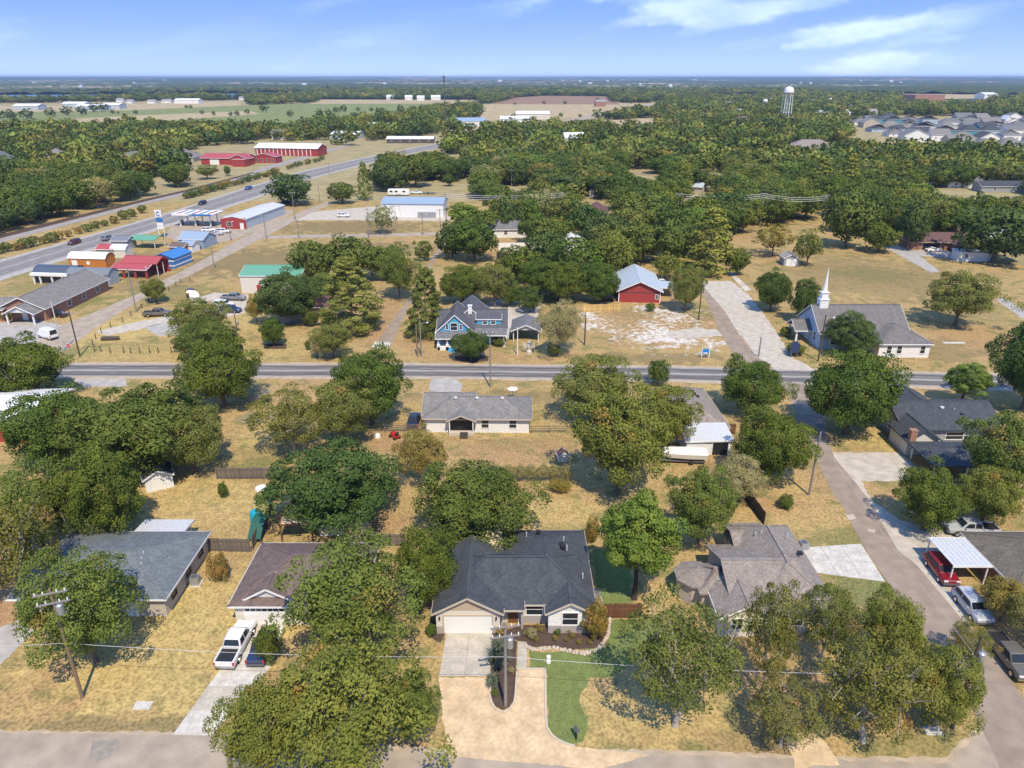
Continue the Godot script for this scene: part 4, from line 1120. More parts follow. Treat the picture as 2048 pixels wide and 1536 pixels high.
	["shrub_far",-154.22,-242.64,4.93,3.76,0],
	["bronze_shrub_far",-154.34,-246.47,4.56,3.47,0],
	["bronze_shrub_far",-154.07,-251.84,3.74,2.85,0],
	["bronze_shrub_far",-153.23,-257.21,3.76,2.87,0],
	["shrub_far",-151.87,-260.81,4.22,3.21,0],
	["shrub_far",-152.43,-267.16,4.1,3.12,0],
	["shrub_far",-151.51,-271.64,3.24,2.47,0],
	["bronze_shrub_far",-150.61,-276.96,4.24,3.23,0],
	["shrub_far",-151.08,-285.16,5.24,4,0],
	["shrub_far",-150.74,-291.06,4.48,3.42,0],
	["shrub_far",-150.89,-299.84,4.72,3.6,0],
	["shrub_far",-148.75,-338.04,4.19,3.1,1],
	["shrub_far",-148.06,-341.07,4.79,3.54,1],
	["shrub_far",-147.56,-342.38,4.12,3.04,1],
	["shrub_far",-147.45,-346.47,5.51,4.07,1],
	["shrub_far",-145.63,-349.06,3.49,2.58,1],
	["bronze_shrub_far",-146.7,-355.14,4.95,3.66,1],
	["shrub_far",-145.74,-358.97,4.87,3.6,1],
	["shrub_far",-145.54,-362.05,4.83,3.57,1],
	["shrub_far",-145.23,-366.6,3.55,2.63,1],
	["bronze_shrub_far",-143.59,-367.62,5.74,4.25,1],
	["shrub_far",-143.17,-370.83,4.43,3.27,1],
	["bronze_shrub_far",-143.76,-378.06,5.15,3.8,1],
	["shrub_far",-142.19,-382.05,3.54,2.62,1],
	["bronze_shrub_far",-141.5,-385.81,3.53,2.61,1],
	["shrub_far",-140.44,-387.68,4.95,3.66,1],
	["shrub_far",-140.52,-395.2,4.39,3.25,1],
	["shrub_far",-140.02,-399.09,4.94,3.65,1],
	["shrub_far",-138.3,-403.65,3.52,2.6,1],
	["shrub_far",-138.52,-408.43,5.23,3.86,1],
	["shrub_far",-137.34,-415.11,3.57,2.64,1],
	["bronze_shrub_far",-135.96,-416.5,4.38,3.24,1],
	["shrub_far",-135.36,-422.6,5.16,3.82,1],
	["bronze_shrub_far",-135.57,-429.63,5.59,4.13,1],
	["bronze_shrub_far",-134.5,-452.56,4.13,2.75,2],
	["shrub_far",-134.26,-458.49,4.08,2.72,2],
	["shrub_far",-133.44,-465.77,4.92,3.28,2],
	["shrub_far",-133.08,-473.37,4.49,2.99,2],
	["bronze_shrub_far",-130.35,-478.11,3.48,2.32,2],
	["shrub_far",-130.33,-482.8,4.88,3.25,2],
	["shrub_far",-128.12,-491.06,4.42,2.95,2],
	["shrub_far",-126.76,-496.37,3.87,2.58,2],
	["shrub_far",-127.75,-508.21,4.75,3.17,2],
	["dark_oak_small",-654.02,-1003.93,21.79,13,3],
	["dark_oak_small",-646.43,-1028.64,22.06,13,3],
	["dark_oak_small",-645.52,-1081.82,15.36,11.92,3],
	["dark_oak_small",-647.69,-1125.37,17.94,13,3],
	["dark_oak_small",-634.17,-1140.66,16.85,13,3],
	["dark_oak_small",-669.26,-1241.72,21.56,13,3],
	["dark_oak_small",-665.26,-1260.3,15.48,13,3],
	["dark_oak_small",-605.28,-1172.5,8.1,6.45,3],
	["dark_oak_small",-596.94,-1172.5,4.47,3.87,3],
	["dark_oak_small",-570.39,-1172.5,7.67,5.8,3],
	["dark_oak_small",-581.39,-1384.35,7.81,6.07,3],
	["dark_oak_small",-573.35,-1384.35,7.27,6.07,3],
	["dark_oak_small",-463.16,-1156.37,7.72,6.36,3],
	["dark_oak_small",-434.22,-1125.37,6.61,6.19,3],
	["dark_oak_small",-398.95,-1095.96,7.09,6.64,3],
	["dark_oak_small",-394.78,-1110.47,9.05,7.33,3],
	["dark_oak_small",-401.24,-1172.5,8.53,7.09,3],
	["dark_oak_small",-398.83,-1241.72,16.12,12.28,3],
	["dark_oak_small",-311.19,-1081.82,11.06,8.94,3],
	["dark_oak_small",-269.14,-1081.82,11.79,10.72,3],
	["dark_oak_small",-256.53,-1081.82,12.5,10.72,3],
	["dark_oak_small",-274.51,-1206.14,11.92,9.28,3],
	["dark_oak_small",-269.63,-1241.72,13.23,10.91,3],
	["dark_oak_small",-250.79,-1260.3,7.35,6.92,3],
	["dark_oak_small",-210.69,-1110.47,6.38,4.89,3],
	["dark_oak_small",-228.81,-1260.3,8.11,6.23,3],
	["dark_oak_small",-193.44,-1110.47,7.95,7.33,3],
	["dark_oak_small",-207.84,-1241.72,8.31,6.82,3],
	["dark_oak_small",-164.01,-1081.82,6.98,5.96,3],
	["dark_oak_small",-185.12,-1279.43,12.69,9.83,3],
	["dark_oak_small",-226.45,-1095.96,6.94,6.03,3],
	["dark_oak_small",40.27,-1110.47,5.51,4.89,3],
	["dark_oak_small",6.04,-1563.29,6.17,5.13,3],
	["dark_oak_small",66.86,-1623.09,8.35,6.22,3],
	["dark_oak_small",108.69,-1592.64,7.58,6.97,3],
	["dark_oak_small",197.26,-1794.41,9.64,8.82,3],
	["dark_oak_small",27.69,-968.97,7.97,6.42,3],
	["dark_oak_small",68.69,-1081.82,7.86,5.96,3],
	["dark_oak_small",94.13,-1068.02,5.69,4.71,3],
	["dark_oak_small",2.67,-1028.64,8.07,6.8,3]]
const WOOD_TREES := [["dense wood beyond the railway",["dark_oak_far","oak_far","elm_far","yellow_far","silver_far"],[["live_oak_tree","dark live oak in the dense wood beyond the railway","dark live oaks of the dense wood beyond the railway"],["oak_tree","mid green oak in the dense wood beyond the railway","mid green oaks of the dense wood beyond the railway"],["elm_tree","olive green elm in the dense wood beyond the railway","olive green elms of the dense wood beyond the railway"],["maple_tree","yellowing tree in the dense wood beyond the railway","yellowing trees of the dense wood beyond the railway"],["willow_tree","grey-green tree in the dense wood beyond the railway","grey-green trees of the dense wood beyond the railway"]],[
	[-185,-251,13.3,10.4,1],[-201,-267,12.8,11.2,1],[-192,-269,17.6,13.2,1],[-184,-263,14.5,9.1,0],[-207,-275,13.0,9.5,0],[-197,-276,18.2,10.0,1],[-187,-275,13.0,9.6,1],[-182,-275,13.7,10.1,0],[-210,-284,17.0,9.8,1],[-201,-279,11.8,11.0,1],[-194,-281,12.4,11.7,1],[-183,-285,11.9,13.2,1],[-217,-290,16.8,11.8,0],[-207,-291,15.0,8.7,0],[-198,-290,18.2,13.0,1],[-191,-289,13.7,9.7,0],[-182,-291,17.5,12.0,1],[-218,-301,12.2,11.6,1],[-201,-301,18.0,10.0,1],[-195,-301,13.6,9.0,1],[-182,-296,11.2,9.0,0],[-229,-307,15.9,9.7,0],[-220,-310,11.1,9.6,1],[-204,-309,16.9,11.5,1],[-196,-307,11.6,12.6,0],[-191,-311,17.7,8.9,0],[-179,-309,15.8,12.3,1],[-231,-316,13.2,9.0,2],[-223,-316,16.7,12.0,0],[-208,-312,12.2,10.1,1],[-203,-315,17.4,9.9,1],[-193,-313,12.8,12.5,1],[-187,-318,12.2,8.8,1],[-176,-313,16.9,13.4,4],[-225,-323,16.3,13.1,1],[-219,-322,17.7,13.3,1],[-206,-326,13.9,12.6,0],[-199,-325,13.4,10.5,2],[-190,-326,11.6,9.6,4],[-181,-327,17.3,11.7,2],[-247,-331,14.3,11.2,1],[-238,-334,17.4,9.4,2],[-227,-329,12.5,8.8,0],[-218,-332,11.1,12.8,0],[-210,-328,16.7,9.0,1],[-202,-332,13.4,11.0,1],[-194,-333,18.4,13.2,1],[-181,-329,13.0,9.1,4],[-174,-330,13.1,13.3,1],[-246,-342,11.6,8.6,1],[-236,-343,13.1,10.4,0],[-226,-340,14.3,9.0,1],[-213,-339,16.7,13.5,1],[-210,-343,17.7,12.6,1],[-199,-340,12.5,10.5,2],[-176,-340,12.7,10.8,0],[-249,-350,15.0,11.5,1],[-228,-346,13.0,13.0,1],[-220,-350,13.6,13.5,4],[-212,-350,16.5,11.4,1],[-205,-348,15.0,12.8,1],[-193,-348,12.5,9.0,2],[-182,-348,17.6,11.2,2],[-171,-346,11.1,11.9,1],[-262,-358,13.5,12.3,4],[-256,-355,13.8,12.9,1],[-243,-356,17.0,9.8,1],[-235,-356,12.3,11.7,0],[-228,-354,17.4,12.1,3],[-217,-360,17.9,9.5,2],[-209,-353,16.5,9.2,1],[-197,-355,12.0,11.6,0],[-182,-354,18.5,11.6,1],[-269,-367,13.7,13.5,0],[-261,-364,17.9,10.6,0],[-238,-362,16.1,10.0,0],[-231,-366,15.7,8.9,0],[-218,-368,11.6,12.2,0],[-212,-363,11.6,11.9,1],[-263,-369,17.8,10.7,2],[-232,-374,13.1,8.9,4],[-223,-374,12.7,13.0,2],[-218,-374,15.2,10.5,1],[-207,-374,16.6,12.6,2],[-168,-375,13.6,11.8,1],[-243,-379,17.0,13.5,2],[-229,-378,17.7,9.0,0],[-224,-378,11.2,9.6,1],[-210,-384,12.6,12.0,2],[-172,-382,17.7,10.7,0],[-238,-387,15.7,11.4,1],[-226,-386,11.5,11.3,1],[-217,-389,11.3,9.3,0],[-210,-386,16.3,11.7,0],[-220,-398,15.8,11.1,1],[-213,-394,13.1,9.5,2]]],
["leafy streets north of the church and bungalow",["dark_oak_far","oak_far","elm_far","bright_far","pine_far","yellow_far","silver_far"],[["live_oak_tree","dark live oak in the leafy streets north of the church and bungalow","dark live oaks of the leafy streets north of the church and bungalow"],["oak_tree","mid green oak in the leafy streets north of the church and bungalow","mid green oaks of the leafy streets north of the church and bungalow"],["elm_tree","olive green elm in the leafy streets north of the church and bungalow","olive green elms of the leafy streets north of the church and bungalow"],["pecan_tree","bright green tree in the leafy streets north of the church and bungalow","bright green trees of the leafy streets north of the church and bungalow"],["pine_tree","yellow-green pine in the leafy streets north of the church and bungalow","yellow-green pines of the leafy streets north of the church and bungalow"],["maple_tree","yellowing tree in the leafy streets north of the church and bungalow","yellowing trees of the leafy streets north of the church and bungalow"],["willow_tree","grey-green tree in the leafy streets north of the church and bungalow","grey-green trees of the leafy streets north of the church and bungalow"]],[
	[30,-208,17.6,9.3,1],[30,-213,16.7,11.4,2],[47,-210,13.0,12.6,2],[60,-218,15.1,10.5,6],[-15,-231,13.8,9.1,1],[10,-227,13.2,11.0,1],[54,-232,13.9,11.1,1],[61,-230,14.5,8.9,1],[165,-227,16.9,10.6,0],[13,-233,16.5,11.1,1],[53,-235,15.7,10.4,2],[60,-238,14.3,13.0,3],[166,-235,11.5,11.7,2],[178,-239,13.2,8.5,1],[-15,-246,11.7,8.8,1],[64,-244,12.9,10.9,2],[172,-244,10.5,13.7,4],[182,-246,18.3,9.1,1],[123,-253,11.1,9.2,1],[151,-253,12.1,8.5,0],[154,-251,17.0,10.8,1],[169,-251,14.2,10.7,0],[177,-254,11.5,11.2,2],[182,-251,16.5,10.5,0],[-17,-262,13.3,10.3,3],[-7,-259,16.5,8.7,1],[-1,-258,11.6,11.6,0],[82,-259,13.3,10.2,2],[119,-261,11.9,9.5,0],[130,-261,11.8,13.5,0],[137,-257,12.9,9.3,2],[142,-262,14.7,8.6,2],[152,-257,16.5,13.1,2],[162,-260,11.3,9.8,1],[170,-262,13.8,13.3,1],[180,-257,13.4,10.5,1],[187,-259,13.2,9.2,2],[194,-259,13.3,9.6,0],[-3,-267,16.4,10.9,2],[6,-265,11.3,11.0,1],[43,-269,16.4,12.3,1],[70,-265,15.6,12.0,1],[80,-265,14.2,13.1,0],[134,-268,12.4,13.1,0],[138,-269,16.0,11.3,1],[151,-267,13.7,8.5,1],[155,-270,18.1,10.3,2],[165,-269,11.9,11.1,1],[174,-270,14.3,12.3,0],[192,-271,16.4,12.2,6],[4,-275,18.1,12.8,0],[10,-272,13.4,13.1,6],[45,-276,16.6,13.2,1],[52,-272,16.5,12.3,0],[65,-275,12.5,9.6,1],[80,-273,17.6,13.1,0],[88,-275,13.7,10.0,2],[98,-274,16.1,10.9,1],[128,-276,11.2,11.9,0],[134,-275,16.3,9.6,3],[147,-277,13.2,12.9,2],[154,-274,13.2,11.6,2],[163,-276,18.3,11.8,1],[171,-275,11.6,9.0,1],[189,-276,16.7,11.4,1],[195,-272,15.1,11.4,2],[207,-278,13.6,9.1,2],[1,-284,16.1,8.9,0],[14,-284,12.4,13.0,6],[50,-284,15.2,11.9,0],[58,-282,15.3,11.7,2],[74,-280,16.3,10.4,2],[84,-281,13.0,10.3,1],[98,-283,18.3,9.4,6],[102,-281,16.1,9.9,1],[114,-285,14.2,13.0,1],[134,-284,16.2,9.4,6],[139,-285,12.2,11.9,1],[149,-284,11.9,10.7,0],[155,-283,13.0,12.8,2],[205,-280,15.5,13.5,2],[9,-291,13.5,9.7,2],[20,-290,14.1,11.6,1],[46,-292,11.3,9.2,5],[57,-291,18.4,9.5,2],[92,-287,14.3,11.7,2],[102,-290,18.1,12.0,0],[111,-293,14.2,10.8,2],[116,-289,14.2,11.0,2],[133,-289,17.7,13.2,1],[141,-290,15.1,12.8,1],[154,-288,13.9,9.4,2],[213,-292,12.1,11.5,0],[16,-296,15.6,12.3,2],[24,-300,12.0,11.7,4],[52,-300,12.5,13.3,1],[58,-296,11.2,9.4,1],[86,-301,16.1,11.3,5],[96,-296,13.9,13.4,1],[107,-301,13.6,12.0,2],[111,-297,11.4,13.0,1],[137,-299,18.3,8.8,0],[151,-299,14.8,8.8,1],[158,-302,17.3,9.4,2],[220,-299,16.1,10.6,1],[20,-303,15.6,12.4,1],[45,-308,13.0,9.8,1],[56,-305,14.6,12.9,1],[62,-305,12.1,9.1,1],[90,-306,12.0,13.0,0],[98,-306,18.0,11.4,3],[106,-307,13.1,10.5,1],[114,-307,14.5,9.3,1],[143,-303,12.0,9.9,1],[154,-303,14.1,8.8,6],[223,-305,12.8,12.4,1],[66,-311,11.4,11.7,1],[98,-311,14.0,12.2,1],[105,-312,16.4,9.4,1],[112,-315,13.3,12.2,2],[119,-311,11.8,11.5,2],[133,-315,16.8,12.3,1],[137,-315,11.6,12.8,1],[151,-314,17.3,9.4,2],[159,-311,14.0,13.4,1],[170,-312,17.6,11.0,3],[227,-312,13.9,12.2,2],[13,-321,11.3,13.1,2],[22,-323,16.9,13.4,0],[49,-324,12.3,10.3,1],[54,-325,16.4,12.0,1],[67,-319,16.2,12.4,1],[70,-323,17.9,10.6,1],[93,-318,16.0,13.4,0],[96,-319,12.1,11.0,1],[108,-323,12.2,11.6,2],[118,-318,11.4,10.6,3],[124,-320,15.6,11.7,2],[138,-319,15.1,11.1,1],[141,-323,14.4,12.7,1],[152,-320,12.8,11.5,2],[162,-321,12.8,12.4,0],[173,-322,15.0,9.8,1],[231,-321,12.3,11.6,2],[241,-325,12.2,8.7,0],[16,-330,18.5,9.7,1],[23,-328,12.0,12.9,0],[69,-329,11.2,13.0,0],[93,-326,12.9,9.2,2],[106,-327,15.8,9.3,2],[116,-330,13.4,11.1,0],[122,-330,15.8,10.3,0],[128,-330,14.1,9.1,2],[140,-329,13.7,11.1,6],[145,-332,12.3,9.0,0],[160,-329,13.1,12.8,1],[172,-332,14.4,11.1,0],[238,-331,16.0,9.9,1],[-13,-338,18.0,8.8,2],[19,-336,16.2,12.9,1],[30,-337,9.3,18.2,4],[44,-339,17.2,11.2,0],[57,-334,17.7,9.1,0],[64,-335,15.9,9.0,1],[75,-335,12.0,12.7,2],[100,-338,11.5,11.4,2],[115,-336,18.4,12.0,2],[126,-334,13.9,8.6,0],[136,-337,14.5,12.0,1],[146,-335,15.3,11.8,0],[151,-338,11.6,9.9,1],[161,-335,17.7,13.4,2],[181,-335,11.7,13.2,1],[240,-334,15.1,11.5,3],[-14,-347,16.3,12.8,2],[15,-348,15.7,9.8,2],[22,-348,11.4,12.6,1],[32,-347,14.9,10.8,1],[42,-346,12.6,10.6,5],[50,-345,18.0,9.3,1],[70,-346,12.9,8.8,2],[78,-341,11.9,16.1,4],[98,-344,13.6,9.7,2],[107,-347,14.7,9.0,1],[111,-343,11.8,8.9,1],[125,-345,12.2,11.1,0],[134,-342,12.7,12.7,1],[137,-346,17.5,10.7,2],[147,-342,13.4,13.0,2],[248,-346,16.8,12.5,0],[17,-349,14.1,12.5,0],[32,-352,16.6,8.8,1],[38,-354,11.2,10.7,1],[74,-354,11.7,10.2,1],[102,-349,11.8,12.1,2],[106,-350,16.5,9.9,3],[118,-352,14.1,12.1,1],[128,-351,15.3,9.0,2],[134,-355,16.7,11.5,0],[182,-352,13.3,10.1,1],[249,-350,17.7,11.1,1],[-12,-358,15.1,8.7,1],[15,-363,14.7,10.9,0],[36,-358,16.5,11.0,6],[40,-359,14.4,12.9,2],[49,-358,12.2,11.9,0],[76,-361,12.2,8.7,1],[83,-361,18.2,12.9,1],[98,-360,15.8,9.4,2],[112,-362,13.1,12.6,2],[124,-361,11.1,9.7,0],[133,-357,11.4,11.2,6],[151,-359,17.2,11.4,0],[167,-361,11.7,11.5,0],[177,-363,12.8,11.4,2],[182,-358,13.5,11.9,0],[191,-363,11.4,9.1,0],[262,-357,14.3,13.3,1],[-14,-366,16.5,13.1,6],[22,-370,12.8,8.6,2],[30,-371,14.8,13.0,0],[37,-370,11.6,16.5,4],[44,-371,16.9,9.2,1],[53,-369,16.6,10.3,1],[81,-369,14.4,13.5,1],[92,-369,18.2,9.4,1],[118,-370,18.4,9.3,2],[123,-365,18.2,11.5,1],[146,-368,11.0,9.5,2],[155,-366,15.5,9.8,1],[161,-367,17.9,11.6,2],[168,-369,14.0,8.6,1],[179,-369,16.8,13.3,6],[187,-367,15.5,12.1,1],[198,-368,13.4,11.0,1],[252,-368,14.6,12.6,2],[259,-369,12.4,10.0,6],[266,-367,13.7,10.3,1],[-65,-376,13.1,9.7,0],[-15,-375,16.0,10.3,1],[15,-377,15.4,12.1,5],[22,-372,11.2,10.2,3],[41,-374,15.5,12.8,0],[52,-375,13.1,11.3,0],[85,-375,17.9,11.9,1],[125,-376,14.4,11.8,1],[129,-377,11.2,10.0,1],[142,-374,15.5,9.4,1],[151,-372,14.0,9.7,2],[159,-373,18.5,13.0,0],[168,-378,16.9,11.2,0],[179,-378,17.4,12.3,1],[186,-376,11.9,12.1,1],[194,-375,15.7,9.0,0],[200,-375,12.7,10.3,3],[217,-375,14.3,9.4,1],[226,-374,12.5,11.7,1],[246,-376,14.0,12.7,2],[-67,-383,11.4,9.0,3],[-64,-385,13.7,11.5,2],[-7,-384,14.3,11.5,2],[2,-383,13.0,11.9,0],[19,-380,15.6,8.9,0],[30,-386,13.3,10.2,1],[35,-384,14.5,12.7,0],[48,-383,12.9,10.8,1],[81,-381,11.9,9.1,1],[123,-384,11.7,11.6,6],[134,-386,14.6,10.9,2],[141,-383,17.2,12.5,3],[151,-381,15.1,12.1,1],[163,-383,11.3,9.9,1],[171,-382,17.4,11.6,1],[180,-384,18.3,11.0,1],[188,-382,12.8,11.1,1],[198,-381,18.4,11.3,1],[214,-383,14.6,9.1,0],[222,-383,16.2,10.1,1],[231,-381,16.6,11.1,2],[239,-386,11.3,12.2,2],[-63,-389,12.5,9.7,3],[-59,-389,14.6,11.2,1],[-13,-392,16.5,11.8,0],[-1,-391,15.0,12.6,1],[5,-391,18.2,12.7,0],[17,-394,17.8,10.4,0],[35,-394,11.9,11.9,0],[42,-390,17.4,12.6,1],[53,-390,14.6,11.5,1],[90,-391,15.6,11.9,2],[92,-393,13.3,13.0,1],[121,-392,17.4,9.6,1],[128,-394,15.8,9.1,6],[147,-388,13.3,11.7,2],[159,-388,11.6,12.1,1],[164,-388,11.8,11.5,2],[176,-389,12.5,8.5,0],[187,-391,12.4,10.1,3],[194,-392,15.4,11.2,1],[201,-388,15.1,11.5,1],[227,-389,17.7,12.9,0],[-67,-401,15.4,12.4,1],[-60,-398,16.0,12.3,1],[-46,-398,11.8,11.1,2],[-33,-397,12.6,11.8,0],[-6,-402,13.3,11.0,1],[8,-396,11.4,12.6,4],[20,-402,13.8,8.9,1],[29,-401,12.3,9.9,0],[39,-396,14.0,11.2,0],[46,-396,12.1,13.5,1],[82,-396,11.1,9.4,0],[93,-398,14.2,12.7,1],[117,-397,13.9,9.6,2],[123,-398,13.5,9.0,1],[133,-396,12.3,9.7,1],[161,-398,16.1,10.7,0],[173,-396,16.6,8.9,2],[180,-397,16.6,12.5,1],[191,-401,11.7,10.0,3],[195,-399,13.7,11.4,1],[-63,-409,16.0,13.1,2],[-59,-405,15.4,11.0,0],[-48,-408,17.5,12.4,1],[-42,-406,17.1,10.4,3],[-31,-410,16.8,11.1,0],[-14,-409,13.5,11.2,0],[-3,-407,14.1,11.8,0],[3,-405,18.3,10.1,6],[34,-404,13.5,8.7,1],[40,-403,17.4,8.6,0],[48,-407,16.9,12.4,2],[89,-406,17.3,12.8,3],[95,-409,15.1,11.9,1],[118,-405,12.7,13.1,2],[129,-409,16.8,10.7,2],[142,-404,18.0,9.3,2],[151,-409,14.0,9.9,1],[155,-406,12.4,12.5,1],[177,-403,16.3,12.3,1],[187,-406,16.1,10.5,6],[196,-404,12.2,13.2,1],[203,-406,18.1,12.8,2],[-71,-418,11.7,10.6,2],[-62,-415,16.2,9.6,1],[-50,-414,17.8,13.4,1],[-46,-413,12.8,10.7,2],[-35,-415,14.4,8.7,1],[-26,-416,13.2,10.2,0],[-16,-415,14.6,10.6,2],[-7,-413,17.1,12.7,6],[-1,-416,14.4,12.6,3],[11,-418,13.8,12.6,3],[17,-413,17.4,9.1,1],[26,-414,16.1,9.6,0],[37,-414,16.8,10.0,1],[49,-415,18.1,12.0,1],[54,-417,12.0,10.3,2],[94,-415,18.1,10.6,1],[120,-412,12.2,10.3,2],[128,-418,17.4,11.4,0],[151,-415,12.8,12.5,4],[164,-411,16.9,9.1,1],[171,-413,15.2,11.6,1],[179,-416,18.0,9.2,5],[186,-414,18.4,10.2,1],[-65,-419,15.3,12.0,1],[-58,-424,14.8,10.7,2],[-45,-425,16.9,10.2,2],[-35,-423,15.3,8.6,2],[-12,-422,13.0,8.9,1],[-0,-420,17.6,11.0,0],[7,-425,17.1,12.5,2],[15,-424,18.0,11.1,3],[27,-425,12.5,10.6,0],[34,-424,15.3,10.7,2],[44,-421,12.1,8.8,1],[60,-421,13.6,13.1,1],[155,-422,11.8,10.9,1],[166,-420,13.1,9.5,1],[-68,-428,15.3,9.6,0],[-64,-427,12.9,13.3,5],[-55,-428,18.3,12.2,1],[-44,-428,11.4,13.4,1],[-37,-433,16.6,9.1,2],[-26,-430,12.2,10.2,0],[-18,-427,16.0,10.3,0],[-10,-428,12.9,12.5,0],[-1,-426,17.1,12.3,2],[12,-432,13.7,13.2,0],[21,-431,11.5,11.2,2],[27,-427,12.7,11.7,1],[35,-432,14.3,8.7,1],[43,-429,12.8,12.9,2],[58,-433,15.8,13.3,1],[61,-427,16.2,10.1,1],[85,-432,17.8,9.6,1],[88,-432,14.1,10.8,0],[129,-433,17.3,9.1,3],[-68,-439,15.3,9.7,1],[-59,-437,16.7,8.6,2],[-48,-434,14.7,12.7,1],[-41,-434,14.3,11.7,2],[-5,-435,15.9,9.8,2],[6,-435,17.4,12.1,2],[22,-440,12.6,10.3,1],[41,-437,17.8,10.8,0],[62,-437,17.6,13.3,2],[89,-439,13.7,9.2,1],[98,-434,15.7,10.4,2],[129,-436,11.6,13.1,0],[-73,-442,14.7,11.7,0],[-58,-445,11.3,10.0,1],[-54,-445,15.3,8.9,2],[-42,-444,12.6,11.3,0],[-25,-448,12.7,9.2,1],[-17,-444,11.1,9.2,0],[-8,-446,16.4,11.7,0],[1,-446,15.7,10.2,1],[22,-445,15.0,11.4,1],[27,-448,16.3,11.5,1],[35,-446,18.4,10.7,1],[47,-445,14.4,9.7,1],[55,-445,17.8,11.1,2],[91,-445,13.9,10.2,3],[-3,-453,12.2,8.8,0],[26,-454,13.7,8.6,1]]]]

func _trees() -> void:
	rng.seed = 99
	var rows := [["low bush in the row along the railway verge", "verge_shrub", "bushes along the railway verge"], ["bush in the long hedge row beside the highway", "verge_shrub", "bushes of the hedge row beside the highway"], ["dry bush on the verge below the red barns", "verge_shrub", "bushes below the red barns"], ["lone dark tree standing on the open pasture beyond the wood", "pasture_tree", "lone trees on the open pasture"]]
	for a in TREES:
		if a[5] is int:
			tree(a[0], a[1], a[2], a[3], a[4], rows[a[5]][0], rows[a[5]][1], rows[a[5]][2])
		else:
			tree(a[0], a[1], a[2], a[3], a[4], a[5], a[6], a[7] if a.size() > 7 else "")
	for w in WOOD_TREES:
		for a in w[3]:
			tree(w[1][a[4]], a[0], a[1], a[2], a[3], w[2][a[4]][1], w[2][a[4]][0], w[2][a[4]][2])

